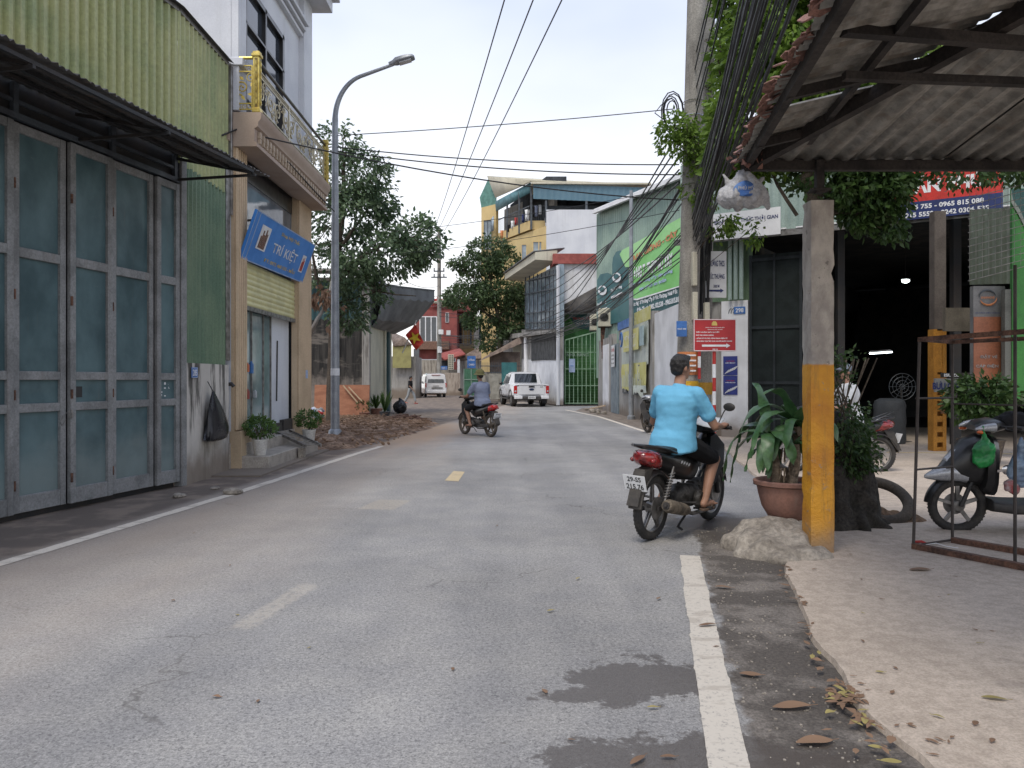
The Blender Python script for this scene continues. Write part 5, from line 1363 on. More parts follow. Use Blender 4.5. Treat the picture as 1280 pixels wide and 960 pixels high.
g=MB(); g.obb((f(25.7)-.115,25.7,2.55),(.015,-.75,0),(-.008,0,0),(0,0,.65)); g.build('blue_patch',mat('faded_blue_patch',(.35,.48,.50),.6),t)
t,f=poster('torn_banner',29.5,24.9,1.05,2.0,YELP,'faded yellow torn banner hanging below the map banner',.09,.07)
g=MB()
for k in range(14): y=29.2-.29*k; g.obb((f(y)-.09,y,1.15),(0,-.10,0),(-.01,0,0),(0,0,R.uniform(.25,.6)))
g.build('pale_print',PALEP,t)
t,f=poster('crumpled_sheet',26.7,24.6,.95,1.22,PALEP,'crumpled pale sheet folded over the hatch above the parked moped',.14,.14)
t,f=poster('yellow_strip',27.3,24.4,3.36,3.8,YELP,'narrow yellow strip banner along the wall top',.04,.01)
t,f=poster('blue_strip',31.0,27.4,3.40,3.72,BLUEP,'narrow blue strip banner along the wall top',.04,.01)
t,f=poster('hiring_poster',32.3,31.4,1.95,2.85,WHITE,'small white poster with red heading on the blue-grey door',.10,0)
text_obj('CẦN TUYỂN','lettering',REDP,t,(f(31.85)-.02,31.85,2.68),(.03,-1,0),(0,0,1),.75,.2,bold=.03)
for k,s in enumerate(['LÁI XE','PHỤ KHO','BẢO VỆ']): text_obj(s,'lettering',BLACKCL,t,(f(31.85)-.02,31.85,2.44-.17*k),(.03,-1,0),(0,0,1),.6,.09,bold=.02)
# curb strip
g=MB(); g.poly([(3.55,38,.006),(4.4,38,.006),(4.8,19,.006),(3.75,19.4,.006),(3.45,29,.006),(2.9,34.5,.006)]); struct(g,'pavement',EARTH if False else mat('dusty_verge',(.24,.20,.165),.95,c2=(.16,.13,.105),scale=3,fine=.3))
# grey pole by the wall
t=thing('wall_lamp_post','slim galvanised lamp post standing against the poster wall','lamp post',loc=(4.22,26.9,0)); g=MB(); g.tube([(4.22,26.9,0),(4.22,26.9,4),(4.22,26.9,8.1)],[.09,.08,.06],12); g.lathe([(.14,0),(.14,.12),(.1,.15)],12,Matrix.Translation((4.22,26.9,0))); g.build('pole',POLEGREY,t)

# ================================================================ big roadside poles
p1,b1,t1=upole('utility_pole','thick concrete utility pole hung with notices behind the blue-shirted rider',3.42,15.0,10.5,.215,.165,lean=(.25,0))
p2,b2,t2=upole('utility_pole','second concrete utility pole wrapped in cables beside the white school sign',3.98,15.9,10.5,.18,.13,lean=(.15,0))
g=MB(); g.bar((3.45,14.8,6.35),(4.3,15.6,6.35),.10); g.bar((3.2,15.1,6.3),(4.3,15.9,6.3),.08); g.build('cross_arm',STEELBLUE,p1)
g=MB(); 
for k in range(9):
    z=5.0+.23*k+R.uniform(-.05,.05); x=3.42+.25*z/10.5; a0=R.uniform(-.03,.03); r=.21
    g.tube([(x+r*math.cos(q*.7),15+r*math.sin(q*.7),z+a0*q*.1) for q in range(10)],.008,4)
g.build('wire_band',CHROME,p1)
for (px,y0,y1,cl) in ((868.5,315,357,CREAMW),(869,365,400,CREAMW),(884,378,420,CREAMW)):
    g=MB(); a=P(px-3,y1,14.7); b=P(px+3,y0,14.7); g.box(((a.x+b.x)/2,14.75,(a.z+b.z)/2),(b.x-a.x,.15,b.z-a.z)); g.build('cable_guard',cl,p1 if px<875 else p2,bevel=.01)
g=MB()
for k in range(20):
    z0=R.uniform(2.2,3.5); z1=R.uniform(4.0,6.0); x=3.72+R.uniform(0,.35); y=15.5+R.uniform(-.3,.2); g.tube([(x,y,z0),(x+R.uniform(-.05,.05),y+R.uniform(-.05,.05),(z0+z1)/2),(x+R.uniform(-.08,.08),y,z1)],R.uniform(.012,.028),5)
single(g,'drop_cables',[CABLE],'thick black cables dropping down between the two concrete poles','cables')
g=MB()
for k in range(5):
    c=V((3.12+R.uniform(-.04,.04),14.8,6.65)); r=.10+.03*k; g.tube([c+V((r*math.cos(a*.5),.03*k,r*1.9*math.sin(a*.5))) for a in range(14)],.012,4)
g.tube([(3.12,14.8,6.9),(2.9,14.8,6.75),(2.78,14.8,6.6),(3.05,14.8,6.4)],.01,4)
single(g,'cable_coil',[CABLE],'coil of black cable hung on the left side of the thicker concrete pole','cable coil')
# notices and paint bands on pole 1
def polenotice(name,z0,z1,a0,a1,mt,label,txt=None,tm=None,r=.222,par=None,cat='notice'):
    t=thing(name,label,cat,loc=(3.45,15,z0)); g=MB(); n=8; c=V((3.42+.25*z0/10.5,15,0)); vs=[];fs=[]
    for i in range(n+1):
        a=rad(a0+(a1-a0)*i/n); q=c+V((r*math.cos(a),r*math.sin(a),0)); vs+=[q+V((0,0,z0)),q+V((0,0,z1))]
    for i in range(n): fs.append((2*i,2*i+2,2*i+3,2*i+1))
    g.add(vs,fs); g.build('sheet',mt,t,fixn=False); return t
plate('ward_sign',P(852,411,14.72),(1,0,0),(0,0,1),.20,.30,BLUEP,'NGÕ 298',WHITE,'small blue lane sign strapped to the thicker pole','sign',.8,.12,t=.02)
t=polenotice('pole_notice',1.5,1.95,200,330,ORANGEP,'orange and white bill pasted around the thicker pole')
g=MB()
for k in range(4): g.box((3.455,14.77,1.58+.1*k),(.24,.01,.03))
g.build('printed_line',WHITE,t)
t=polenotice('yellow_pole_band',1.12,1.38,185,345,mat('yellow_band',(.62,.36,.02),.6),'yellow painted band low on the thicker pole',cat='painted band')
g=MB(); x=3.98
g.lathe([(.192,1.1),(.188,1.35)],16,Matrix.Translation((4.0,15.9,0))); single(g,'yellow_pole_band',[mat('yellow_band2',(.55,.30,.03),.6)],'yellow painted band on the second concrete pole','painted band')
g=MB()
for k in range(5): g.mi=k%2; g.box((3.645,14.8,1.42+.22*k+.11),(.05,.05,.22))
single(g,'marker_post',[REDP,WHITE],'red and white striped marker post tied to the thicker pole','marker post')
# white school sign on pole 2
c=P(896,343,15.4); t=thing('school_sign','white school direction sign with blue words and arrow','sign',loc=c); r_=V((1,.05,0)).normalized(); n_=r_.cross(V((0,0,1)))
g=MB(); g.obb(c-r_*.22-V((0,0,.47)),r_*.42,-n_*.05,V((0,0,.94))); g.build('board',WHITE,t,bevel=.005)
for k,(s,h,dz,w) in enumerate([('TRƯỜNG THCS',.16,.24,.33),('ĐỨC THƯỢNG',.16,-.04,.33),('300 M',.06,-.24,.12)]): text_obj(s,'lettering',NAVY,t,c+V((-.01,-.01,dz)),r_,(0,0,1),w,h,bold=.02)
g=MB(); q=c+V((-.01,-.008,-.33)); g.poly([q+V((-.15,0,-.02)),q+V((.08,0,-.02)),q+V((.08,0,-.045)),q+V((.15,0,0)),q+V((.08,0,.045)),q+V((.08,0,.02)),q+V((-.15,0,.02))]); g.build('arrow',NAVY,t,fixn=False)
# red sign on striped pole
sy=13.4; t=thing('direction_sign','red police notice sign with a white arrow on a red and white striped post','sign',loc=P(893,575,sy)*1.0); c=P(893.5,419,sy); bx=c.x
t.location=(bx,sy,0)
g=MB(); g.box((bx,sy,c.z),(.755,.02,.57)); bd=g.build('board',RED,t,bevel=.004)
g=MB()
for (dx,dz,w,h) in ((0,.275,.75,.012),(0,-.275,.75,.012),(-.368,0,.012,.55),(.368,0,.012,.55)): g.box((bx+dx,sy-.012,c.z+dz),(w,.006,h))
g.build('border',WHITE,bd)
for (s,dz,w,h) in (('CÔNG AN HUYỆN HOÀI ĐỨC',.135,.34,.022),('CÔNG AN XÃ ĐỨC THƯỢNG',.10,.26,.022),): text_obj(s,'lettering',YELLOWT if dz>9 else WHITE,bd,(bx,sy-.011,c.z+dz),(1,0,0),(0,0,1),w,h,bold=.03)
for (s,dz,w) in (('TIẾP NHẬN GIẢI QUYẾT',.055,.42),('THỦ TỤC HÀNH CHÍNH:',.0,.32),('- ĐĂNG KÝ CƯ TRÚ, ĐỊNH DANH ĐIỆN TỬ',-.055,.56),('- KHAI BÁO TẠM TRÚ CHO NGƯỜI NƯỚC NGOÀI',-.105,.64)): text_obj(s,'lettering',WHITE,bd,(bx-.34+w/2,sy-.011,c.z+dz),(1,0,0),(0,0,1),w,.032,bold=.04)
text_obj('300 M','lettering',WHITE,bd,(bx,sy-.011,c.z-.25),(1,0,0),(0,0,1),.09,.025,bold=.02)
g=MB(); q=V((bx+.02,sy-.013,c.z-.185)); g.poly([q+V((-.25,0,-.018)),q+V((.18,0,-.018)),q+V((.18,0,-.04)),q+V((.25,0,0)),q+V((.18,0,.04)),q+V((.18,0,.018)),q+V((-.25,0,.018))]); g.build('arrow',WHITE,bd,fixn=False)
g=MB(); q=V((bx-.01,sy-.013,c.z+.205)); g.poly([q+V((-.05,0,-.035)),q+V((.05,0,-.035)),q+V((.045,0,.01)),q+V((.02,0,.04)),q+V((-.02,0,.04)),q+V((-.045,0,.01))]); g.build('emblem',YELLOWT,bd,fixn=False)
g=MB()
for k in range(10): g.mi=k%2; g.lathe([(.032,.24*k),(.032,.24*k+.24)],10,Matrix.Translation((bx,sy+.04,0)))
g.build('striped_post',[WHITE,REDP],t)

# ================================================================ dark shed with big opening (right)
SL=V((4.75,18.6,0)); SR=V((12.6,13.7,0)); su=(SR-SL).normalized(); sn=V((su.y,-su.x,0)); 
if sn.y>0: sn=-sn
def S(px,py,off=0): return onplane(px,py,SL,SR,0)+sn*off
sd=thing('open_shed','wide dark open-fronted shed with a green sheet fascia','shed',loc=SL)
sback=-sn
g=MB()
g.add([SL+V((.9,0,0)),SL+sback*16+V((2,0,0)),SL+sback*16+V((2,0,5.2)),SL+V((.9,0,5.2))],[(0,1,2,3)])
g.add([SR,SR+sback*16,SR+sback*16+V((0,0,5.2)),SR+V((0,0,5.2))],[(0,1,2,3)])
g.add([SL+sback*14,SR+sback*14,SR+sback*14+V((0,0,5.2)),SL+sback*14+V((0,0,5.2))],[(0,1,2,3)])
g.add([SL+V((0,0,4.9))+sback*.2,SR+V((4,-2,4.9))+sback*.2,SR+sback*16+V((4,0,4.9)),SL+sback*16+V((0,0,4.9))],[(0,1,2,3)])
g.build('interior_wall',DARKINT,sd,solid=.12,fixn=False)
g=MB(); g.add([SL+V((0,0,.012))+sback*.3,SR+V((0,0,.012))+sback*.3,SR+sback*15+V((0,0,.012)),SL+sback*15+V((0,0,.012))],[(0,1,2,3)]); g.build('floor',mat('dark_floor',(.045,.042,.04),.7),sd)  # floor colour set near black
# fascia sheets and gutter
g=MB(); g.corr(SL+V((-.55,.35,4.84)),SR-SL+V((2.5,-1.6,0)),V((0,0,1.9)),pitch=.2,amp=.02); g.build('fascia_sheet',LGREENSHEET,sd,fixn=False)
g=MB(); a=SL+V((-.55,.35,4.77))+sn*.45; L_=(SR-SL).length
g.obb(a,su*(L_+3),sn*-.5,V((0,0,.04))); g.obb(a,su*(L_+3),sn*.03,V((0,0,-.10))); g.build('canopy_edge',METAL,sd)
g=MB(); m=int(L_/.35)
for k in range(m): g.obb(a+su*(k*.35+R.uniform(0,.1))+V((0,0,.045))+sn*.02,su*R.uniform(.12,.26),sn*-.08,V((0,0,.03)))
g.build('white_sheet_edge',WHITE,sd)
# frame steel of front
g=MB()
for px in (1062,1212,): 
    q=S(px,400); g.box((q.x,q.y+.5,2.4),(.16,.16,4.8))
g.build('column',BLACKM,sd)
# front left pier with house number and posters
pa=V((5.12,18.30,0))
g=MB(); a=S(902,547,.02); b=S(935,547,.02); a.z=b.z=0; g.obb(a,b-a,sn*-.35,V((0,0,3.30))); g.build('pier',WALLWHITE,sd)
g=MB(); g.corr(SL+V((-.55,.36,3.30)),V(((b-a).x+1.0,(b-a).y-.5,0)),V((0,0,1.7)),pitch=.2,amp=.02); g.build('side_sheet',DGREEN,sd,fixn=False)
g=MB(); 
for px in (914,921,928): 
    q=S(px,380,.1); g.tube([(q.x,q.y,3.32),(q.x,q.y,4.75)],.05,8)
g.build('downpipe',LGREENSHEET,sd)
g=MB(); a_=S(872,480,-.12); b_=S(906,480,-.12); a_.z=b_.z=0; g.obb(a_,b_-a_,sn*-.2,V((0,0,3.4))); g.build('infill_wall',WALLGREY,sd)
g=MB(); q=S(888,480,.0); g.box((q.x,q.y+.2,1.6),(.4,.2,3.2)); g.build('pier',CREAMW,sd)
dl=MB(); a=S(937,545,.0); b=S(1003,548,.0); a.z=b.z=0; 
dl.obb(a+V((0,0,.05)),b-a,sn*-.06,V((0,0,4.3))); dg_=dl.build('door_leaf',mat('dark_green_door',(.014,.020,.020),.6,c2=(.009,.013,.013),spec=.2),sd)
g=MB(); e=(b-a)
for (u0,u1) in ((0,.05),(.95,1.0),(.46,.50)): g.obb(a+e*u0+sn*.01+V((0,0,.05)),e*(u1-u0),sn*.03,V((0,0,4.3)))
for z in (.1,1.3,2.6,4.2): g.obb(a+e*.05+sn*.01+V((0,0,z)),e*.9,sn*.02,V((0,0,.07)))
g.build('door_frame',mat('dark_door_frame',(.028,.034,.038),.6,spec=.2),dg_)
q=S(925,388,.035); plate('house_number_plate',q,su,(0,0,1),.27,.17,BLUEP,'298',WHITE,'blue grey house number plate 298 on the white pier','number plate')
g=MB(); q=S(911,388,.03)
for k in range(3): g.tube([q+su*(.06*k)+V((0,0,-.08)),q+su*(.02+.06*k)+V((0,0,.0)),q+su*(.07+.06*k)+V((0,0,.05))],.008,5)
single(g,'wave_mark',[STEELBLUE],'dark curved wave mark beside the number plate 298','mark')
for k,py in enumerate((457,481.5)):
    q=S(913.5,py,.035); t=thing('blue_poster',['upper of the two blue posters with white boards on the pier','lower of the two blue posters with white boards on the pier'][k],'poster',loc=q)
    g=MB(); g.obb(q-su*.17-V((0,0,.23)),su*.34,sn*.006,V((0,0,.455))); g.build('sheet',BLUEP if False else mat('poster_blue_%d'%k,(.03,.045,.22),.5),t)
    g=MB()
    for j in range(6):
        p_=q+sn*.010+su*(-.14+.045*j)+V((0,0,-.20+.02*j)); g.obb(p_,su*.10+V((0,0,.10)),su*.018,sn*.002)
    g.build('drawing',WHITE,t)
    text_obj('TUYỂN DỤNG','lettering',REDP,t,q+V((0,0,.11))+sn*.008,su,(0,0,1),.2,.035,bold=.03); text_obj('NHÂN VIÊN KHO','lettering',WHITE,t,q+V((0,0,.065))+sn*.008,su,(0,0,1),.24,.03,bold=.02)
# white sign on canopy
q=S(935,286,.5); t=thing('slogan_sign','white slogan sign with blue capitals on the shed canopy','sign',loc=q)
a=S(889,301,.5); b=S(982,291,.5); h=.62; a.z=4.70; b.z=4.70; e=b-a
g=MB(); g.obb(a,e,sn*.02,V((0,0,h))); g.build('board',WHITE,t)
text_obj('ĐỘ BỀN THÁCH THỨC THỜI GIAN','lettering',NAVY,t,a+e*.5+V((0,0,h*.68))+sn*.022,su,(0,0,1),e.length*.94,h*.26,bold=.03)
# red and blue banner
a=S(1060,301,.55); b=S(1253,268,.55); a.z=4.72; b.z=4.72; e=b-a
t=thing('shop_banner','red and navy shop banner with white letters and phone numbers over the shed opening','banner',loc=a)
g=MB(); g.obb(a,e,sn*.02,V((0,0,.36))); g.build('navy_field',mat('navy_banner',(.015,.03,.13),.5),t); g=MB(); g.obb(a+V((0,0,.36)),e,sn*.02,V((0,0,.62))); g.build('red_field',mat('red_banner',(.55,.03,.02),.5),t)
text_obj('VĂN PHÚ','lettering',WHITE,t,a+e*.64+V((0,0,.70))+sn*.022,su,(0,0,1),e.length*.50,.36,bold=.045)
text_obj('0936 075 755 - 0965 815 088','lettering',WHITE,t,a+e*.60+V((0,0,.25))+sn*.022,su,(0,0,1),e.length*.58,.10,bold=.03)
text_obj('0242 215 5552 - 0242 0306 535','lettering',WHITE,t,a+e*.61+V((0,0,.09))+sn*.022,su,(0,0,1),e.length*.62,.10,bold=.03)
# things in the shed
q=P(1132,351,19.5); t=thing('hanging_bulb','lit white bulb hanging in the dark shed','lamp',loc=q); g=MB(); g.ell(q,(.10,.07,.055)); g.build('bulb',BULBL,t); g=MB(); g.tube([q+V((0,0,.05)),q+V((0,.05,1.9))],.01,5); g.lathe([(.02,.1),(.12,.05),(.13,.03)],12,Matrix.Translation(q)); g.build('shade',BLACKM,t)
for k,(x0,x1,py,lb) in enumerate(((1087,1115,441,'lit tube lamp glowing at the back of the shed, right of the seated man'),(1046,1053,438,'short lit tube lamp just behind the orange post'))):
    a=P(x0,py+1,21); b=P(x1,py-1,21); t=thing('tube_lamp',lb,'lamp',loc=a); g=MB(); g.tube([a,b],.022,8); g.build('tube',TUBEL,t); g=MB(); g.obb(a+V((0,.03,.03)),b-a,V((0,.06,0)),V((0,0,.04))); g.build('fitting',METAL,t)
# standing fan, drums
q=P(1128,565,17.5); q=V((P(1128,500,17.0).x,17.0,0)); t=thing('standing_fan','grey standing fan in the dark shed behind the black moped','fan',loc=q)
g=MB(); c=q+V((0,0,1.25))
for r in (.30,.22,.14,.06): g.tube([c+V((r*math.cos(a*.35),0,r*math.sin(a*.35))) for a in range(19)],.006,4)
for k in range(12): a=k*math.pi/6; g.tube([c,c+V((.3*math.cos(a),0,.3*math.sin(a)))],.004,4)
g.build('cage',STEELBLUE,t); g=MB(); g.tube([q,q+V((0,.05,1.2))],.02,8); g.lathe([(.2,0),(.2,.03)],16,Matrix.Translation(q)); g.build('stand',BLACKD,t)
for k,(px,w) in enumerate(((1112,.33),)):
    q=V((P(px,500,16.5).x,16.5,0)); g=MB(); g.lathe([(w*.9,0),(w,.1),(w*.96,.4),(w,.5),(w*.96,.75),(w,.85),(w*.9,.95),(w*.6,1.0)],20,Matrix.Translation(q)); single(g,'water_drum',[mat('grey_drum',(.045,.05,.055),.6)],'ribbed grey drum standing inside the shed','drum')
# lattice concrete column painted orange (inside)
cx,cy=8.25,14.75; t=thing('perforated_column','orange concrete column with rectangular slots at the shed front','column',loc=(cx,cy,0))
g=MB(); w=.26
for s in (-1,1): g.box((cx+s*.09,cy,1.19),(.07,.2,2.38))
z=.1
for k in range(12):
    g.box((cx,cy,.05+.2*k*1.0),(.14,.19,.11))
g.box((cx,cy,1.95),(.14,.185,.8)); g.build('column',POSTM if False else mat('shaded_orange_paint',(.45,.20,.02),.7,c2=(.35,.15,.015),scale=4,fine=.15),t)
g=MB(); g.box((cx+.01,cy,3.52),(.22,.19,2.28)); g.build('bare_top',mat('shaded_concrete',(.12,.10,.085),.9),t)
# boards on the right
def board(px0,py0,px1,py1,Y,mt,th=.05):
    a=P(px0,py1,Y); b=P(px1,py0,Y); g=MB(); g.box(((a.x+b.x)/2,Y,(a.z+b.z)/2),(b.x-a.x,th,b.z-a.z)); return g
Yb=13.2
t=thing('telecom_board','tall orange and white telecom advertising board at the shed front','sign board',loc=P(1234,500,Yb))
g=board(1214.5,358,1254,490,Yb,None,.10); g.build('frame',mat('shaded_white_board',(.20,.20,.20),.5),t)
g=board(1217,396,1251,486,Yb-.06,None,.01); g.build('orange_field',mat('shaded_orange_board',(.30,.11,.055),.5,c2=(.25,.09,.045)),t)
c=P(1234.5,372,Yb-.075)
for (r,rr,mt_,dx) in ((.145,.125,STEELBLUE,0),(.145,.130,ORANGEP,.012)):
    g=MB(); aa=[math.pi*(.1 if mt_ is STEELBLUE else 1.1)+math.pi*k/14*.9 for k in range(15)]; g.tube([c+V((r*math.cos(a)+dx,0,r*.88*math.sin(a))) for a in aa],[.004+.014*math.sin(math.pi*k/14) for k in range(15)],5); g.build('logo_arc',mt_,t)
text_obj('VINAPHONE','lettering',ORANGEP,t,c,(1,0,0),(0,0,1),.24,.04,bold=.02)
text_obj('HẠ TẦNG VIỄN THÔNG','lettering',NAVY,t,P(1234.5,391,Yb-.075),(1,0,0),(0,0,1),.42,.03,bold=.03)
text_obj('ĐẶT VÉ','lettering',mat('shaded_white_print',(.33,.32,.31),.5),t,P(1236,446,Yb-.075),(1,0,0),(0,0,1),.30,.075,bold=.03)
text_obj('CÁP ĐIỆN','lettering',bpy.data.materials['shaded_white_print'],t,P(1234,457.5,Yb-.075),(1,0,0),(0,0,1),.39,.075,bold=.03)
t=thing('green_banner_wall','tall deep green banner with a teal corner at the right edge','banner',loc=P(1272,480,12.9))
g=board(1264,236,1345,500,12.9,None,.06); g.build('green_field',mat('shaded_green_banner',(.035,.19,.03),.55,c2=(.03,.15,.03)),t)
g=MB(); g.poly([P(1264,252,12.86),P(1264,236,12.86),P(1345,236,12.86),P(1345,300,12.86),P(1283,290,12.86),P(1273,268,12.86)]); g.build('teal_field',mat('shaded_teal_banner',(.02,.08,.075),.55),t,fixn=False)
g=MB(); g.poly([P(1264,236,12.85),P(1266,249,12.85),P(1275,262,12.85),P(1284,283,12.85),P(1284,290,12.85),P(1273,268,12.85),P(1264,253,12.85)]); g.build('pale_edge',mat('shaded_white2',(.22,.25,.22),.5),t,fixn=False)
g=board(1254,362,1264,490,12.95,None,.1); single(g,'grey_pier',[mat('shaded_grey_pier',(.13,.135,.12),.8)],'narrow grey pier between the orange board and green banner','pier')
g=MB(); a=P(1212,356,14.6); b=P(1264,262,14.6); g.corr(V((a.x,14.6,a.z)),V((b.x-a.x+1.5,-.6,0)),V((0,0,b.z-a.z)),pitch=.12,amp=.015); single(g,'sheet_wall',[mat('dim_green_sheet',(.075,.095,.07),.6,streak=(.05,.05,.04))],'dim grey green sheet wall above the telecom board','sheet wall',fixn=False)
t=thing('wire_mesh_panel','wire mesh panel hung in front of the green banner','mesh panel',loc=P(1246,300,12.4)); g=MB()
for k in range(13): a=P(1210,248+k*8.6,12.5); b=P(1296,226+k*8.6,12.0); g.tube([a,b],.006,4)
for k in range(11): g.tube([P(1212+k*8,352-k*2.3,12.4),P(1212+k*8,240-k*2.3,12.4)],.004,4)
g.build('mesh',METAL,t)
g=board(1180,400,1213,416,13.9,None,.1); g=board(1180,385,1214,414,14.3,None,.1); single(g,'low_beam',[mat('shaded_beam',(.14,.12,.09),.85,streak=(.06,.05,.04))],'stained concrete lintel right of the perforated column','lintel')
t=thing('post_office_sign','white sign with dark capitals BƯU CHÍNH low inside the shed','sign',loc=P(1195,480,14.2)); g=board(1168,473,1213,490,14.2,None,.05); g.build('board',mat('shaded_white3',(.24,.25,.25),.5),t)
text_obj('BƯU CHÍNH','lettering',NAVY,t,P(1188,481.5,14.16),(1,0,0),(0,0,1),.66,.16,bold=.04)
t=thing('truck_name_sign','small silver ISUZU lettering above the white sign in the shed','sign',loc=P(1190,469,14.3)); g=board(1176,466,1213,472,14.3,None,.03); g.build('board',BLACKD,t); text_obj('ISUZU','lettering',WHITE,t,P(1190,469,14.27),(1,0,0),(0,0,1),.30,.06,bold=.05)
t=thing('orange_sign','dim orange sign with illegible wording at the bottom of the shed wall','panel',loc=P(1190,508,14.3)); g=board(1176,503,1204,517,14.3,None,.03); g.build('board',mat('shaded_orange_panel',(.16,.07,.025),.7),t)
# bush in the yard beside the board
t=thing('yard_bush','dark green bush in front of the telecom board','bush',loc=V((P(1228,500,12.2).x,12.2,0))); c=P(1226,500,12.2); g=MB(); crown(g,[(c,(.52,.45,.34),1)],170,14,.13,.12,.3); g.build('foliage',LEAF_MID,t,fixn=False,smooth=False); g=MB(); g.tube([(c.x,12.2,0),(c.x,12.2,.9)],.04,6); g.lathe([(.25,0),(.33,.4),(.35,.45)],14,Matrix.Translation((c.x,12.2,0))); g.build('stem',BARK,t)

# concrete pad (yard)
def pad():
    pts=[(1.25,-8),(1.30,.5),(1.40,1.5),(1.49,2.75),(1.47,3.11),(1.55,3.54),(1.63,4.1),(1.83,4.79),(1.93,5.38),(2.05,5.66),(2.75,6.7),(3.1,8.2),(3.35,10),(3.9,13.2),(4.35,15.6),(4.6,18.4),(4.9,22),(16,22),(16,-8)]
    out=[]
    k=0
    for i in range(len(pts)-3):
        a,b=V((*pts[i],0)),V((*pts[i+1],0)); n=max(1,int((b-a).length/.05))
        for j in range(n):
            p=a.lerp(b,j/n); d=(b-a).normalized(); s=V((d.y,-d.x,0)); w=.035*noise.noise(p*2)+.008*noise.noise(p*13); out.append(p+s*w)
    out+= [V((*q,0)) for q in pts[-3:]]
    g=MB(); n=len(out); top=[p+V((0,0,.028)) for p in out]; g.poly(top)
    for i in range(n-3): g.add([out[i]+V((-.012,0,-.01)),out[i+1]+V((-.012,0,-.01)),top[i+1],top[i]],[(0,1,2,3)])
    return struct(g,'concrete_yard',CONC_PAD,smooth=False)
pad()
g=MB(); a=P(1050,565,14.7); g.box((8.5,14.2,.032),(7,.08,.012),rad(-8)); struct(g,'lane_marking',DASH)

# ================================================================ foreground canopy (hip roof)
cn=thing('corrugated_canopy','low corrugated sheet canopy with ragged rusty eave carried by the orange post','canopy',loc=(2.44,6.05,0))
corner=V((1.86,6.1,3.08)); 
def eave(y): return V((1.86-.14*(6.1-y),y,3.08))
def hipx(y): return 1.86+(6.1-y)*(.87/2.04)
sA=.2297; 
def zA(x,y): e=eave(y); return e.z+sA*(x-e.x)
# side plane A: ribs run across (+x); overlap rows of sheets with a few bright gaps
def sheetA(y0,y1,lift):
    g=MB(); n=int((y1-y0)/.076*8); vs=[];fs=[]
    for i in range(n+1):
        y=y0+(y1-y0)*i/n; h=.011*math.sin(y/.076*2*math.pi)+lift
        e=eave(y); xe=e.x-.06+.03*noise.noise(V((y*3,lift*50,0))); xh=min(hipx(y),6.5) if y<6.1 else e.x+.02
        xh=max(xh,xe+.02)
        for k in range(5):
            x=xe+(xh-xe)*k/4; vs.append(V((x,y,zA(x,y)+h+.01*noise.noise(V((x*1.2,y*1.2,0))))))
    for i in range(n):
        for k in range(4): q=i*5+k; fs.append((q,q+5,q+6,q+1))
    g.add(vs,fs); return g.build('roof_sheet',SHEET_UNDER,cn,fixn=False,solid=.002)
for (a,b,l) in ((4.92,6.1,0),(4.05,4.89,.02),(3.2,4.10,0),(2.3,3.25,.02),(1.6,2.35,0)): sheetA(a,b,l)
# end plane B: ribs run along y
def sheetB(x0,x1,lift):
    g=MB(); n=int((x1-x0)/.15*8); vs=[];fs=[]; sB=.13
    for i in range(n+1):
        x=x0+(x1-x0)*i/n; h=.015*max(-1,min(1,1.6*math.sin(x/.15*2*math.pi)))+lift
        yh=6.1-(x-1.86)/(.87/2.04); yh=max(yh,1.6)
        for k in range(5):
            y=6.16+(yh-6.16)*k/4; vs.append(V((x,y,3.08+sB*(6.1-y)+h)))
    for i in range(n):
        for k in range(4): q=i*5+k; fs.append((q,q+5,q+6,q+1))
    g.add(vs,fs); return g.build('roof_sheet',SHEET_UNDER,cn,fixn=False,solid=.002)
for (a,b,l) in ((1.90,2.75,0),(2.6,3.6,.018),(3.45,4.5,0),(4.3,5.4,.018),(5.2,6.6,0)): sheetB(a,b,l)
# timbers
g=MB(); dz=-.06
hp=lambda y: V((hipx(y),y,3.08+.13*(6.1-y)+dz))
g.bar(hp(6.1),hp(1.6),.07,.09)
g.build('hip_beam',DARKWOOD,cn)
g=MB(); g.bar((1.86,6.10,3.04),(6.4,6.10,3.04),.06,.08); g.build('eave_beam',DARKWOOD,cn)
g=MB()
for y in (5.5,4.55,3.3,1.7):
    e=eave(y); xh=min(hipx(y),6.3); g.bar((e.x,y,zA(e.x,y)-.055),(xh,y,zA(xh,y)-.055),.05,.06)
g.bar(eave(6.05)+V((.02,0,-.04)),eave(1.6)+V((.02,0,-.04)),.05,.07)
g.bar(eave(5.8)+V((.45,0,.06)),eave(1.6)+V((.45,0,.06)),.04,.05)
g.build('purlin',DARKWOOD,cn)
g=MB(); g.bar((1.9,4.35,3.06),(6.0,4.7,3.06),.05,.045); g.bar((1.7,3.9,3.12),(6.0,5.1,3.38),.06,.06); g.tube([(3.75,4.6,3.35),(3.75,4.6,2.75)],.012,5); g.build('tie_beam',DARKWOOD,cn)
# steel stub on the post
g=MB(); g.box((2.45,6.06,2.94),(.06,.06,.26)); g.box((2.45,6.06,2.83),(.14,.14,.012)); g.build('post_stub',DARKWOOD,cn)
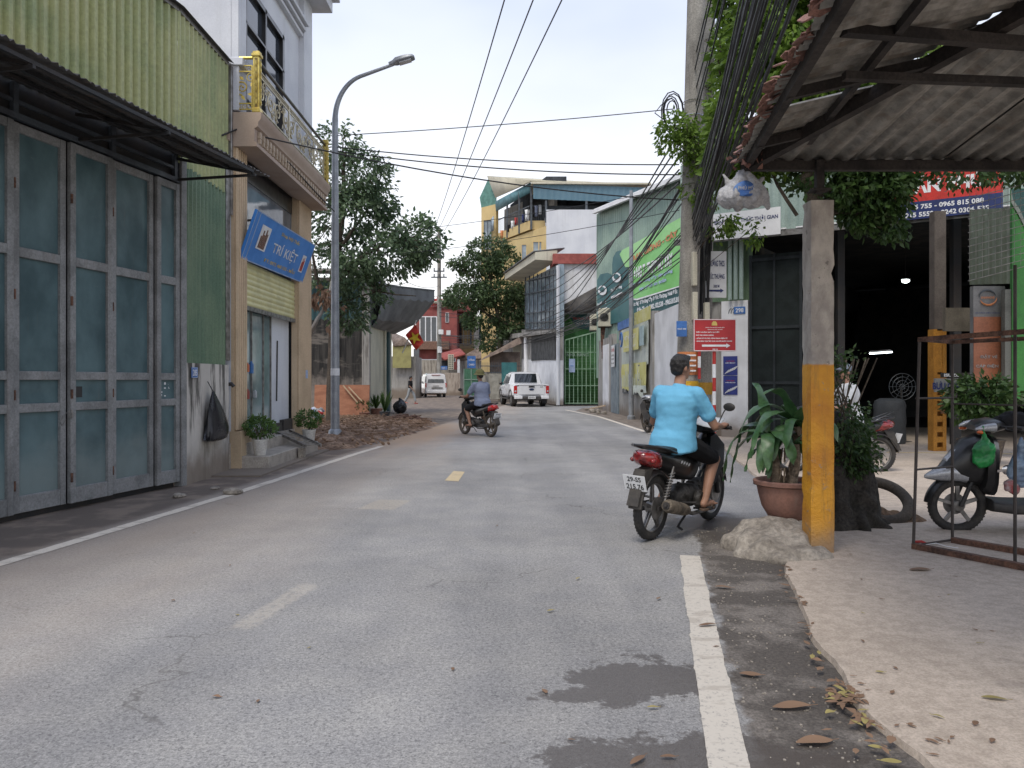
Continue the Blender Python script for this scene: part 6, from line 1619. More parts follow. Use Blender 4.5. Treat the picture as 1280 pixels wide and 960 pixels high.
# ragged rusty flashing on the eave
g=MB()
y=6.16
while y>1.6:
    L=R.uniform(.07,.2); e=eave(y); a=R.uniform(-.4,.4)
    c=V((e.x-.04+R.uniform(-.03,.03),y,e.z+.015+R.uniform(-.03,.03)))
    nrm=V((R.uniform(-.8,.2),R.uniform(-.5,.5),1)).normalized(); s=V((0,1,0)).cross(nrm).normalized(); t_=nrm.cross(s)
    pts=[c+s*.06*math.cos(q*1.05+a)*R.uniform(.6,1.2)+t_*L*.6*math.sin(q*1.05+a)*R.uniform(.7,1.2) for q in range(6)]
    g.prism(pts,nrm*.008); y-=L*.55
e0=eave(6.1)
for k in range(40):
    c=e0+V((R.uniform(-.10,.10),R.uniform(-.25,.1),R.uniform(-.10,.05))); pts=[c+rndv()*.05 for _ in range(4)]; g.add(pts,[(0,1,2),(0,2,3),(1,3,2)])
g.build('rusty_flashing',RUSTRED,cn,smooth=False)
# orange post
t=thing('orange_post','rough square concrete post painted orange below, bare grey above','post',loc=(2.45,6.12,0))
g=MB(); n=44; rings=[]
for i in range(n+1):
    z=2.83*i/n; ring=[]
    w=.097-.003*z/2.8
    for (sx,sy) in ((-1,-1),(-.5,-1),(0,-1),(.5,-1),(1,-1),(1,-.3),(1,.3),(1,1),(.3,1),(-.3,1),(-1,1),(-1,.4),(-1,-.3)):
        k=w*(.955 if abs(sx)==1 and abs(sy)==1 else 1)
        q=V((2.468+sx*k,6.13+sy*k,z)); d=noise.noise(q*5)*.003+noise.noise(q*30)*.003
        if abs(sx)==1 or abs(sy)==1:
            ch=noise.noise(V((sx*9,sy*7,z*6)))
            if abs(sx)==1 and abs(sy)==1 and ch>.18: k2=(ch-.18)*.05; q-=V((sx,sy,0))*k2
        q+=V((sx,sy,0))*d; ring.append(q)
    rings.append(ring)
g.loft(rings); g.build('shaft',POSTM,t,angle=50)
# white sack hanging at the corner
c=eave(6.0)+V((.0,.08,-.0)); g=MB(); rings=[]
for (z,w,d) in ((0,.03,.03),(-.04,.05,.05),(-.08,.10,.08),(-.13,.15,.11),(-.19,.18,.13),(-.23,.19,.14),(-.27,.17,.12),(-.30,.10,.08)):
    rings.append([V((c.x+.0+w*math.cos(a)*(1+.1*math.sin(4*a+z*20)+.06*math.sin(9*a)),c.y+d*math.sin(a)*(1+.1*math.sin(5*a)),c.z+z+.015*math.sin(6*a))) for a in [2*math.pi*k/36 for k in range(36)]])
g.loft(rings); g.cap(c+V((-.1,0,-.12)),.03,c+V((-.15,.02,-.03)),.01); g.cap(c+V((.1,0,-.13)),.03,c+V((.16,.0,-.06)),.01); g.cap(c+V((.16,-.02,-.24)),.04,c+V((.19,-.02,-.31)),.015); t=thing('hanging_sack','white plastic sack with a blue printed emblem hanging from the canopy corner','sack',loc=c); blob(g,'sack',BAGWHITE,t,voxel=.010,smooth=1,fold=.022,fscale=13,fstretch=(1.4,1.4,.8))
def ondisc(x,z): return V((c.x-.02+x,c.y-.158+.6*abs(x),c.z+z))
g=MB(); g.poly([ondisc(.085*math.cos(a)*(1-.25*(math.sin(a)>.9)),-.185+.062*math.sin(a)) for a in [2*math.pi*k/24 for k in range(24)]]); em=g.build('emblem',mat('sack_blue',(.06,.16,.45),.6,c2=(.1,.2,.42),scale=12),t,solid=.006)
text_obj('PHÚ MỸ','lettering',BAGWHITE,em,ondisc(0,-.18)+V((0,-.005,0)),(1,0,0),(0,0,1),.13,.035,bold=.03)

cn.location.z+=.08
# ================================================================ rock mound, pot, dracaena
g=MB(); g.ell((2.13,6.28,.02),(.36,.38,.19)); g.ell((1.97,6.1,.02),(.20,.22,.15)); g.ell((2.35,6.35,.05),(.25,.3,.18)); g.ell((2.2,5.95,.0),(.30,.22,.11)); g.ell((2.12,6.35,.1),(.25,.25,.14)); g.ell((1.9,6.4,.0),(.16,.2,.13))
rk=blob(g,'concrete_mound',ROCK,voxel=.02,smooth=1,fold=.05,fscale=6.0); tag(rk,'lumpy grey concrete mound carrying the terracotta pot','concrete mound')
t=thing('dracaena_pot','large terracotta bowl pot with a broad-leaved dracaena beside the orange post','potted plant',loc=(2.36,6.62,.19)); L=V((2.40,6.62,.19)); g=MB()
g.lathe([(.135,0),(.16,.02),(.215,.11),(.245,.22),(.258,.29),(.285,.305),(.29,.335),(.27,.345),(.25,.335),(.24,.30)],40,Matrix.Translation(L)); pt=g.build('pot',TERRA,t)
g=MB(); g.lathe([(.001,.31),(.29,.30)],20,Matrix.Translation(L)); g.build('soil',SOIL,pt)
g=MB(); tops=[]; DSTEM=mat('dracaena_bark',(.22,.17,.12),.9,c2=(.12,.09,.065),scale=10,stretch=(1,1,3),fine=.3)
for (dx,dy,hx,hh,r) in ((-.10,0,-.07,.44,.045),(.04,.05,.06,.5,.05),(.02,-.08,.02,.36,.035),(-.03,.08,-.12,.3,.03)):
    a=L+V((dx,dy,.3)); b=L+V((dx+hx,dy,.3+hh)); gs=MB(); limb(gs,[a,a.lerp(b,.5)+V((.02,0,0)),b],r,r*.8,9,.008); tops.append(b); gs.build('stem',DSTEM,t)
for k in range(14):
    a=R.uniform(0,6.28); z=R.uniform(.32,.6); g.tube([L+V((.05*math.cos(a)-.02,.05*math.sin(a),z+.1)),L+V((.09*math.cos(a)-.02,.09*math.sin(a),z-.02))],.008,4)
g.build('aerial_roots',DSTEM,t)
def blade(g,p,az,el,Ln,W,droop):
    n=16; d=V((math.cos(az)*math.cos(el),math.sin(az)*math.cos(el),math.sin(el))); q=V(p); vs=[];fs=[]
    s=V((-math.sin(az),math.cos(az),0)); tw=R.uniform(-.6,.6)
    for i in range(n+1):
        t_=i/n; w=W*(.35+.65*min(1,t_*3.5))*(1-t_**2.6)**.7*.5+.002
        up=s.cross(d).normalized(); s2=(s*math.cos(tw*t_)+up*math.sin(tw*t_)); wav=.012*math.sin(t_*14+az*3)
        vs+=[q-s2*w+up*(.25*w+wav),q,q+s2*w+up*(.25*w-wav)]
        q=q+d*(Ln/n); d=(d+V((0,0,-droop/n*(1.0+t_*1.8)))).normalized()
    for i in range(n):
        for k in range(2): a=3*i+k; fs.append((a,a+3,a+4,a+1))
    g.add(vs,fs)
g=MB(); 
spec=[(180,62,.75,.11,2.6),(186,40,.62,.11,2.4),(172,28,.66,.11,2.9),(200,52,.70,.10,2.3),(165,8,.58,.11,2.6),(195,-5,.55,.10,2.2),(215,30,.5,.10,2.6),(240,45,.5,.11,2.2),(255,20,.45,.11,2.6),(150,50,.6,.1,2.2),(120,45,.55,.1,2.2),(90,60,.6,.1,2.0),(60,50,.5,.1,2.2),(20,60,.55,.11,2.0),(0,35,.5,.11,2.4),(320,50,.5,.12,2.2),(290,30,.45,.12,2.4),(270,65,.5,.11,1.8),(340,15,.45,.11,2.4),(210,75,.55,.11,1.6),(100,80,.55,.1,1.4),(183,-20,.50,.08,1.5),(230,-10,.4,.09,2)]
for k,(az,el,ln,w,dr) in enumerate(spec): blade(g,tops[k%2] if k%3 else tops[1],rad(az+R.uniform(-6,6)),rad(el),ln*1.08,w*1.05,dr)
for k in range(8): blade(g,tops[2+k%2],rad(R.uniform(0,360)),rad(R.uniform(10,70)),.34,.07,2.2)
g.build('foliage',LEAF_DRAC,t,fixn=False,angle=80)

# ================================================================ stump with climbing bush and tyre
t=thing('tree_stump','dark mossy tree stump overgrown with a small-leaved bush behind the orange post','stump',loc=(3.15,7.3,0)); g=MB()
for (x,y,r,h) in ((3.12,7.3,.20,.95),(3.3,7.25,.16,.7),(3.0,7.1,.14,.5),(3.35,7.5,.13,.55)): g.cap((x,y,0),r*1.5,(x+R.uniform(-.05,.05),y,h),r*.7)
for k in range(9): a=k*.7; g.cap((3.15+.15*math.cos(a),7.25+.15*math.sin(a),.2),.07,(3.15+.42*math.cos(a),7.25+.35*math.sin(a),.0),.05)
o=blob(g,'trunk',mat('dark_stump_bark',(.035,.03,.025),.95,c2=(.018,.016,.012),scale=6,fine=.4,bump=1,bscale=20),t,voxel=.025,smooth=2,fold=.03,fscale=9)
g=MB(); c=V((3.03,7.2,0)); crown(g,[(V((3.10,7.2,1.05)),(.26,.28,.55),3),(V((3.22,7.25,.72)),(.26,.25,.2),1),(V((3.05,7.15,1.5)),(.2,.2,.25),1)],420,16,.050,.09,.2); g.build('foliage',LEAF_MID,t,fixn=False,smooth=False)
g=MB()
for k in range(16): a=V((3.1+R.uniform(-.1,.1),7.2+R.uniform(-.1,.1),.5)); g.tube([a,a+V((R.uniform(-.12,.12),R.uniform(-.1,.1),.5)),a+V((R.uniform(-.25,.25),R.uniform(-.2,.2),1.1))],.007,4)
g.build('twigs',BARK,t)
def tyre_mesh(g,M,Rr,r,n=48,inner=.62,tread=True):
    prof=[]; 
    for k in range(14):
        a=2*math.pi*k/14; prof.append((Rr-r+r*math.cos(a)*1.0,r*.95*math.sin(a)))
    g.lathe(prof,n,M,closed=True)
g=MB(); M=Matrix.Translation((3.64,7.55,.20))@Euler((rad(34),rad(-10),rad(8))).to_matrix().to_4x4(); tyre_mesh(g,M,.33,.055); o=single(g,'discarded_tyre',[TYREDUST],'old black tyre leaning against the mossy stump','tyre')
g=MB(); g.ell((3.45,7.6,.02),(.35,.35,.16)); g.ell((3.8,7.5,.0),(.3,.2,.09)); o=blob(g,'dirt_mound',EARTH,voxel=.03,smooth=2,fold=.03,fscale=8); tag(o,'low mound of dark dirt under the leaning tyre','dirt mound')

# ================================================================ welded cage frame (right)
t=thing('welded_cage_frame','tall rusty welded cage frame standing on the concrete yard','metal frame',loc=(3.3,6.1,0))
a=V((3.27,6.19,.05)); b=V((4.05,4.9,.05)); c2=V((3.72,6.42,.05)); d2=V((4.6,5.1,.05)); T0=1.73
g=MB(); g.bar(a,b,.06,.045); g.bar(c2,d2,.06,.045); g.build('base_rail',RUST,t)
g=MB(); g.bar(a,c2,.016); 
for p_,q_ in ((a,a+V((.05,0,T0-.05))),(c2,c2+V((0,0,T0-.05))),(V((3.72,5.62,.05)),V((3.72,5.62,2.25)))): g.tube([p_,q_],.012,6)
for z in (.62,1.20): 
    g.tube([a+V((.02,0,z)),c2+V((0,0,z))],.009,5)
g.tube([V((3.72,6.42,1.2)),V((4.3,5.5,1.2))],.007,5)
g.build('upright',mat('dark_rod',(.05,.04,.035),.7),t)
g=MB(); g.bar(a+V((.05,0,T0-.05)),V((3.75,5.2,1.75)),.05,.035); g.bar(c2+V((0,0,T0-.06)),V((4.3,5.2,1.72)),.045,.03); g.bar(a+V((.05,0,T0-.05)),c2+V((0,0,T0-.06)),.03); g.build('top_rail',RUST,t)
g=MB(); p=V((3.4,6.25,.045)); g.tube([p,p+V((.07,-.03,.02)),p+V((.14,-.05,.0)),p+V((.2,-.12,.0))],.003,5); single(g,'white_string',[WHITE],'short white string lying under the cage frame','string')
g=MB(); g.tube([(3.36,6.36,.045),(3.41,6.33,.055),(3.44,6.31,.04)],.012,6); single(g,'red_wrapper',[REDP],'small red wrapper lying at the cage frame corner','wrapper')

# ================================================================ big tree over the right side
def RT(px,py,Y): return P(px,py,Y)
Yt=12.0
tree('canopy_tree','tall bright green fig tree rising behind the canopy and the concrete poles',(4.6,12.0,0),
  [([V((4.84,12.0,0)),V((4.84,12,2)),V((4.82,12,4)),V((4.4,12,6)),V((4.3,12,8))],.17,.08),([V((4.5,12,4)),V((4.0,12.2,5)),V((3.5,12.6,5.6))],.03,.012),([V((4.5,12,4.5)),V((5.3,11.5,5.2)),V((6,11,5.2))],.08,.03)],
  [(RT(975,60,12),(.95,1.2,1.1),4),(RT(950,150,12),(.7,1.1,.8),3),(RT(1010,130,12),(.9,1.2,.9),3.4),(RT(925,205,12.6),(.5,.8,.45),1.6),(RT(935,70,13.0),(.4,.6,.9),1.4),(RT(1000,-20,12),(1.3,1.3,.8),4),(RT(940,-10,12.6),(.55,.8,.6),1.4),(RT(1100,100,12),(1.5,1.5,1.6),3)],
  2700,17,.135,LEAF_BRIGHT,.20)
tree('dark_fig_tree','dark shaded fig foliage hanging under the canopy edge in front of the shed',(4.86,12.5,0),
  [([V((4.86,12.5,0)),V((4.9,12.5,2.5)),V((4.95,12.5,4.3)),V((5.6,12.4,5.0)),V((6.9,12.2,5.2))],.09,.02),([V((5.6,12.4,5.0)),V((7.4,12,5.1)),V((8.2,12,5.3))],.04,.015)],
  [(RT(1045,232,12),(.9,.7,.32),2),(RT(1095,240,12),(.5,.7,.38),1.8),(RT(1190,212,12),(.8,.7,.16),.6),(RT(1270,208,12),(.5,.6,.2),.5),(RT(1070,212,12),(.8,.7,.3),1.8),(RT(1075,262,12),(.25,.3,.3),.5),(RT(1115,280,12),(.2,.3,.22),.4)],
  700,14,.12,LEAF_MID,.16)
t=thing('pole_creeper','leafy creeper growing up the two concrete poles','creeper',loc=(3.8,15.2,0))
g=MB(); cs=crown(g,[(P(862,180,14.6),(.62,.35,.24),1.5),(P(880,230,14.9),(.35,.4,.6),1.6),(P(900,275,15),(.3,.3,.3),.7),(P(897,120,15.6),(.2,.3,.45),.8),(P(845,160,14.6),(.35,.3,.22),.8),(P(903,60,15.6),(.2,.3,.4),.5),(P(944,288,12.5),(.08,.1,.28),.12)],420,14,.10,.15,.3)
g.build('foliage',LEAF_BRIGHT,t,fixn=False,smooth=False)
g=MB()
for p in cs[::9]: g.tube([p,p+rndv()*.2,V((3.7,15.1,p.z-.4))],.008,4)
g.build('stem',BARK,t)

# ================================================================ cables
cabn=[0]
CABL=[]
def cable(pts,r,label,sag=0,mt=None,group='overhead cables'):
    q=[V(p) for p in pts]; out=[]
    for i in range(len(q)-1):
        a,b=q[i],q[i+1]; n=14; L=(b-a).length
        for k in range(n):
            t_=k/n; p=a.lerp(b,t_); p.z-=sag*L*4*t_*(1-t_)*.01; out.append(p)
    out.append(q[-1])
    g=MB(); g.tube(out,r,5); return single(g,'overhead_cable',[mt or CABLE],label,'cable',group=group)
far=V((P(549,430,62.5).x,62.5,4.6))
# bundle from over the camera to the poles
n=0
for k in range(34):
    z0=R.uniform(4.5,5.3); zp=z0+R.uniform(-.75,.15); xo=R.uniform(-.25,.25); r=R.choice([.007,.009,.011,.015])
    a=V((.35+xo,-3,z0+.25)); b=V((2.15+xo*.9,6,z0)); c=V((3.62+xo*.4,14.9,zp))
    cable([a,b,c],r,'black telecom cable in the thick bundle running from overhead to the concrete poles',sag=R.uniform(.3,1.6),group='cable bundle over the roadside')
for k in range(5):
    z=7.0+.35*k; x=R.uniform(-.15,.15)
    cable([V((1.4+x,-2,z+.8)),V((2.6+x,7,z+.2)),V((3.6+x*.4,15.0,z-.6))],.014,'black cable in the upper set descending to the concrete poles from above',sag=.6,group='upper cables to the poles')
# from poles along the right side to the far pole
for k in range(15):
    zp=R.uniform(3.9,5.4); zf=R.uniform(3.9,5.3); r=R.choice([.010,.012,.016,.02]); m=V((3.1+R.uniform(-.5,.4),33+R.uniform(-2,2),3.95+R.uniform(-.25,.6)))
    f2=V((P(650,425,50).x+R.uniform(-.3,.3),50,R.uniform(3.6,4.6)))
    cable([V((3.4+R.uniform(-.1,.2),15,zp)),V((3.35+R.uniform(-.1,.2),22,zp*.55+m.z*.45-.1)),m,f2,far+V((R.uniform(-.2,.2),0,R.uniform(-.6,.6)))],r,'black telecom cable sagging from the concrete poles along the right side houses',sag=.7,group='cables along the right side')
for k in range(5):
    cable([V((3.3,15,6.3-.25*k)),V((2.6,34,4.7+.4*k)),V((1.2,50,5.2+.5*k))],.018,'thin cable from the pole arm to the glazed white house',sag=.8,group='thin cables to the glazed house')
# wires crossing the street
cross=[((-3.98,17.1,6.9),(3.2,15,6.75),.010,.6),((-4.0,17.1,6.65),(3.3,15,5.65),.013,1.5),((-3.95,17.1,6.55),(3.3,15,5.45),.014,1.7),((-4.4,12,5.35),(3.3,15,4.95),.013,2.3),((-4.8,24,6.0),(3.3,15,5.2),.007,1.0),((-4.9,24,5.3),(3.3,15,4.75),.007,1.2)]
lbs=['topmost thin wire crossing the street from the lamp post to the concrete pole','upper of two thicker wires crossing from the lamp post','lower of two thicker wires crossing from the lamp post','long sagging cable from the gilded balcony to the concrete pole','thin faint wire from the dark tree to the pole','lowest thin wire from the dark tree to the pole']
for (a,b,r,s),l in zip(cross,lbs): cable([V(a),V(b)],r,l,sag=s,group='wires crossing the street')
cable([V((-4.42,11.3,5.0)),V((-4.25,11.9,5.35)),V((-3.95,13.5,5.25)),V((-3.95,16.9,5.15))],.014,'black cable strung along the balcony front to the lamp post',sag=.5,group='wires crossing the street')
for k,dx in enumerate((-.55,0,.55)):
    cable([V((ft.x+dx*.8,62.8,13.9-.2*abs(k-1))),V((.50+.95*dx*1.3,18,10.4)),V((1.9+dx*2,-4,10.5))],.02 if False else .018,['left','middle','right'][k]+' of three power lines running up from the far pole',sag=.6,group='three power lines')
for k,(z,) in enumerate(((7.4,),(7.0,),(6.7,))):
    cable([V((ft.x,62.9,z)),V((1.8,50,6.2-.3*k))],.02,'thin wire from the far pole to the glazed white house',sag=1.5,group='far wires to the glazed house')
    cable([V((ft.x,62.9,9.2-.8*k)),V((-6.2,45,7.2-.5*k)),V((-5.3,29,5.3))],.016,'thin wire from the far pole back to the corner house',sag=1.4,group='far wires to the corner house')

# ================================================================ fallen leaves
def fallen(px,py,L,az,mt,label,z=.006,curl=.3,grp='fallen leaves on the road'):
    p=G(px,py,z); g=MB(); n=8; d=V((math.cos(az),math.sin(az),0)); s=V((-d.y,d.x,0)); vs=[];fs=[]
    for i in range(n+1):
        t_=i/n; w=L*(.20+.05*math.sin(px))*math.sin(math.pi*min(1,t_*.96+.02))**.8+.0006; h=curl*L*.10*math.sin(math.pi*t_)+.002; c=p+d*L*(t_-.5)
        vs+=[c-s*w+V((0,0,h+curl*w*(.25+.3*math.sin(px+t_*5)))),c+V((0,0,h)),c+s*w+V((0,0,h+curl*w*(.35+.3*math.cos(py+t_*4))))]
    for i in range(n):
        for k in range(2): a=3*i+k; fs.append((a,a+3,a+4,a+1))
    g.tube([p+d*L*.5+V((0,0,.003)),p+d*L*.68+V((0,0,.004))],.0012,4)
    g.add(vs,fs); return single(g,'fallen_leaf',[mt],label,'leaf',group=grp,fixn=False,angle=80)
big=[(990,883,.17,.1,FALLEN,'large pinkish brown leaf lying flat in the gutter near the bottom'),(1018,927,.15,.15,FALLEN,'large pale brown leaf lowest in the gutter near the bottom edge'),(938,843,.10,-.2,FALLEN,'curled brown leaf in the wet gutter, right of the white line'),(884,781,.11,.3,FALLEN,'curled brown leaf lying on the white line'),(904,734,.11,-.3,FALLEN,'folded brown leaf just right of the white line top'),(1243,873,.10,-.3,FALLENY,'curled yellow leaf alone on the concrete yard at right'),(816,884,.05,0,FALLENY,'small yellow leaf left of the white line near the wet patch'),(722,723,.05,1,FALLENY,'small yellow leaf on the open asphalt right of centre'),(688,763,.05,.5,FALLENY,'small orange yellow leaf on the asphalt at the centre'),(797,950,.09,.8,FALLEN,'dark curled leaf near the bottom edge'),(835,946,.06,0,FALLEN,'small pale leaf near the bottom edge'),(1150,712,.16,.1,FALLEN,'flat brown leaf in front of the cage frame'),(823,748,.05,1,FALLEN,'tiny tan leaf left of the white line')]
for (px,py,L,az,m_,l) in big: fallen(px,py,L,az,m_,l,z=.034 if px>1100 else .012)
edge=[(985,712),(982,722),(1003,752),(1010,775),(1020,800),(1030,830),(1050,855),(1062,870),(1075,880),(1080,900),(1090,905),(1105,930),(1120,955)]
for k in range(95):
    i=R.randrange(len(edge)-1); t_=R.random(); px=edge[i][0]*(1-t_)+edge[i+1][0]*t_+R.gauss(-4,9); py=edge[i][1]*(1-t_)+edge[i+1][1]*t_+R.gauss(0,5)
    if R.random()<.3: px,py=1060+R.gauss(0,12),870+R.gauss(0,9)
    fallen(px,py,R.uniform(.02,.075),R.uniform(0,6.28),R.choice([FALLEN]*7+[FALLENY]),'small dry leaf among the litter along the concrete yard edge',z=.03,curl=R.uniform(.1,.8),grp='leaf litter along the yard edge')
for k in range(55):
    px,py=R.uniform(1000,1280),R.uniform(690,950)
    if k>36: px,py=R.uniform(640,1000),R.uniform(560,930)
    if k>44: px,py=R.uniform(200,640),R.uniform(600,900)
    fallen(px,py,R.uniform(.02,.05),R.uniform(0,6.28),R.choice([FALLEN]*5+[FALLENY]),'tiny dry leaf scattered on the open ground',z=.034 if px>1000 else .006,curl=R.uniform(.1,.6),grp='tiny leaves scattered on the ground')
# grit in the gutter
g=MB()
for k in range(900):
    y=R.uniform(1.9,7.2); x=.28+.189*y+R.uniform(.1,.9)
    s=R.uniform(.002,.007)
    if x>(1.40 if y<3.6 else 1.40+.22*(y-3.4)): continue
    g.ell((x,y,.002+(.03 if x>1.75 and y<5.5 else 0)),(s*R.uniform(.8,1.6),s,s*.7),(0,0,R.random()*3),n=6)
single(g,'gutter_grit',[ROCK],'fine grit and pebbles scattered in the gutter','grit',kind='stuff',smooth=False)
# ================================================================ underbone motorcycles (x forward, y left, z up)
def wheel(parent,x,body=TYRE,dusty=False,r=.285,spk=5):
    M=Matrix.Translation((x,0,r))@Matrix.Rotation(rad(90),4,'X')
    w=bpy.data.objects.new('wheel',None); 
    g=MB(); g.lathe([(r*.72,-.018),(r*.76,-.024),(r*.80,-.018),(r*.80,.018),(r*.76,.024),(r*.72,.018)],40,M,closed=True)
    for k in range(spk):
        a=2*math.pi*k/spk+.3; d=V((math.cos(a),0,math.sin(a))); c=V((x,0,r))
        for s in (-1,1): g.bar(c+d*.03+V((0,.014*s,0)),c+d*r*.76+V((0,.006*s,0)),.030,.010,up=V((0,1,0)))
    g.lathe([(.036,-.05),(.05,-.04),(.05,.04),(.036,.05)],18,M)
    bpy.data.objects.remove(w)
    rim=g.build('wheel',METAL if not dusty else MUFF,parent)
    g=MB(); prof=[]
    tr=.040
    for k in range(16):
        a=2*math.pi*k/16; prof.append((r-tr+tr*math.cos(a),tr*.95*math.sin(a)))
    g.lathe(prof,56,M,closed=True)
    for k in range(46):
        a=2*math.pi*k/46
        for s in (-1,1):
            c=V((x+(r-.004)*math.cos(a),.014*s,r+(r-.004)*math.sin(a))); t=V((-math.sin(a),0,math.cos(a))); g.obb(c-t*.006-V((0,.010,0)),t*.012,V((0,.020,0)),V((math.cos(a),0,math.sin(a)))*.003)
    g.build('tyre',TYREDUST if dusty else TYRE,rim)
    g=MB(); g.lathe([(.045,.052),(.10,.052),(.10,.056),(.045,.056)],24,M); g.build('brake_disc' if x>0 else 'brake_drum',METAL,rim)
    return rim
def sect(x,w,z0,z1,n=16,p=2.6,yo=0):
    c=(z0+z1)/2; h=(z1-z0)/2; out=[]
    for k in range(n):
        a=2*math.pi*k/n; ca,sa=math.cos(a),math.sin(a)
        out.append(V((x,yo+w*math.copysign(abs(ca)**(2/p),ca),c+h*math.copysign(abs(sa)**(2/p),sa))))
    return out
def arcfender(g,cx,cz,r,a0,a1,w,th=.004,n=18):
    rings=[]
    for i in range(n+1):
        a=rad(a0+(a1-a0)*i/n); d=V((math.cos(a),0,math.sin(a))); c=V((cx,0,cz)); ring=[]
        for k in range(7):
            s=-1+2*k/6; ring.append(c+d*(r-.035*s*s)+V((0,w*s,0)))
        for k in range(7):
            s=1-2*k/6; ring.append(c+d*(r-th-.035*s*s)+V((0,(w-.003)*s,0)))
        rings.append(ring)
    g.loft(rings)
def motorcycle(label,body=BLACKP,accent=BLACKD,plate_txt=None,dusty=False,mirrors=(-1,),tail=REDLENS,bars_turn=0,group=None,white_front=False,seatm=SEATM,stickers=True):
    t=thing('motorcycle',label,'motorcycle',group=group)
    wheel(t,-.62,dusty=dusty); wheel(t,.62,dusty=dusty)
    B=accent
    g=MB(); arcfender(g,-.62,.285,.335,35,175,.065); 
    g.prism([V((-.90,-.055,.36)),V((-.97,-.055,.34)),V((-.86,-.055,.62)),V((-.70,-.055,.66))],(0,.11,0)); g.build('rear_fender',B,t,bevel=.006)
    g=MB(); arcfender(g,.62,.285,.325,15,150,.05); g.build('front_fender',body,t)
    # tail and side cowl
    g=MB(); g.loft([sect(.16,.07,.50,.66),sect(.04,.115,.46,.72),sect(-.15,.125,.48,.745),sect(-.40,.125,.56,.755),sect(-.60,.115,.64,.785),sect(-.74,.095,.70,.805),sect(-.82,.06,.745,.80)]); g.build('body_cowl',body,t)
    if stickers:
        g=MB()
        for s in (-1,1):
            for k in range(4): g.obb(V((-.18-.05*k,s*.1265,.62+.012*k)),V((.035,0,.004)),V((0,s*.001,0)),V((.006,0,.022)))
            g.obb(V((.10,s*.112,.56)),V((.05,s*-.008,.0)),V((0,s*.003,0)),V((.03,0,.10)))
        g.build('decal',WHITE,t)
    g=MB(); g.loft([sect(-.58,.08,.62,.76),sect(-.70,.124,.64,.795),sect(-.79,.108,.665,.805),sect(-.85,.07,.695,.79),sect(-.875,.03,.72,.77)]); g.build('tail_light',tail,t)
    g=MB()
    for s in (-1,1): g.ell((-.80,s*.10,.715),(.03,.022,.022))
    g.build('indicator',REDLENS,t)
    g=MB(); pts=[(-.42,.125,.76),(-.60,.14,.80),(-.78,.12,.835),(-.86,.05,.845),(-.86,-.05,.845),(-.78,-.12,.835),(-.60,-.14,.80),(-.42,-.125,.76)]; g.tube(pts,.013,8); g.build('grab_rail',BLACKP,t)
    g=MB(); g.loft([sect(.20,.06,.70,.735,p=3),sect(.08,.10,.715,.775,p=3),sect(-.15,.125,.725,.79,p=3),sect(-.40,.125,.745,.81,p=3),sect(-.60,.105,.76,.825,p=3),sect(-.68,.07,.775,.82,p=3)]); g.build('seat',seatm,t)
    # plate
    up=V((-.35,0,.94)).normalized(); c=V((-.93,0,.53)); rt=V((0,-1,0)); n_=rt.cross(up)
    g=MB(); g.obb(c-rt*.105-up*.07,rt*.21,up*.145,n_*.004); pl=g.build('licence_plate',WHITE,t,bevel=.003)
    if plate_txt:
        text_obj(plate_txt[0],'characters',BLACKM,pl,c+up*.038+n_*.005,rt,up,.13,.045,bold=.02); text_obj(plate_txt[1],'characters',BLACKM,pl,c-up*.03+n_*.005,rt,up,.165,.05,bold=.02)
    g=MB(); g.obb(V((-.90,-.05,.50)),V((.1,0,0)),V((0,.1,0)),V((.05,0,.14))); g.build('plate_bracket',B,t)
    # engine & frame
    g=MB(); g.loft([sect(-.22,.05,.27,.38),sect(-.12,.11,.22,.44),sect(.05,.13,.21,.43),sect(.17,.09,.25,.42)]); g.loft([sect(.14,.055,.30,.44),sect(.22,.065,.31,.46),sect(.33,.06,.33,.46)])
    for s in (-1,1):
        g.lathe([(.001,.0),(.08,.0),(.085,-.02),(.06,-.05)],18,Matrix.Translation((-.02,s*.15,.31))@Matrix.Rotation(rad(90*s),4,'X'))
    for k in range(6): g.box((.27,0,.33+.022*k),(.15,.14,.006))
    g.build('engine',ENGINE,t)
    g=MB(); g.tube([(.47,0,.83),(.35,0,.62),(.12,0,.50),(-.25,0,.52),(-.5,0,.66)],.028,8); g.tube([(-.1,0,.45),(-.2,0,.27),(-.62,0,.28)],.02,6)
    for s in (-1,1): g.bar((-.15,s*.075,.27),(-.64,s*.075,.285),.022,.04); 
    g.build('frame',BLACKM,t)
    g=MB(); g.obb(V((-.66,.085,.24)),V((.50,0,-.02)),V((0,.03,0)),V((0,0,.09))); g.build('chain_case',B,t,bevel=.02)
    # shocks
    for s in (-1,1):
        g=MB(); a=V((-.60,s*.105,.31)); b=V((-.45,s*.115,.64)); g.tube([a,b],.011,8); cp=[]
        for k in range(73):
            q=k/72; c_=a.lerp(b,.2+.65*q); an=q*9*2*math.pi; cp.append(c_+V((.026*math.cos(an),.026*math.sin(an),0)))
        g.tube(cp,.0055,5); g.build('shock_absorber',METAL if not dusty else MUFF,t)
    # exhaust on the right
    g=MB(); g.tube([(.33,-.05,.33),(.36,-.10,.24),(.20,-.13,.17),(-.1,-.14,.18),(-.25,-.15,.22)],.018,8); g.build('exhaust_pipe',METAL,t)
    g=MB(); a=V((-.22,-.165,.225)); b=V((-.70,-.185,.335)); g.tube([a,a.lerp(b,.12),a.lerp(b,.3),a.lerp(b,.9),b],[.022,.045,.056,.060,.048],16); g.build('muffler',MUFF,t)
    g=MB(); d=(b-a).normalized(); g.tube([b+d*.001,b+d*.012],.030,14); g.tube([b-d*.02,b+d*.03],.014,10); g.build('muffler_tip',BLACKM,t)
    # pegs, stand
    g=MB()
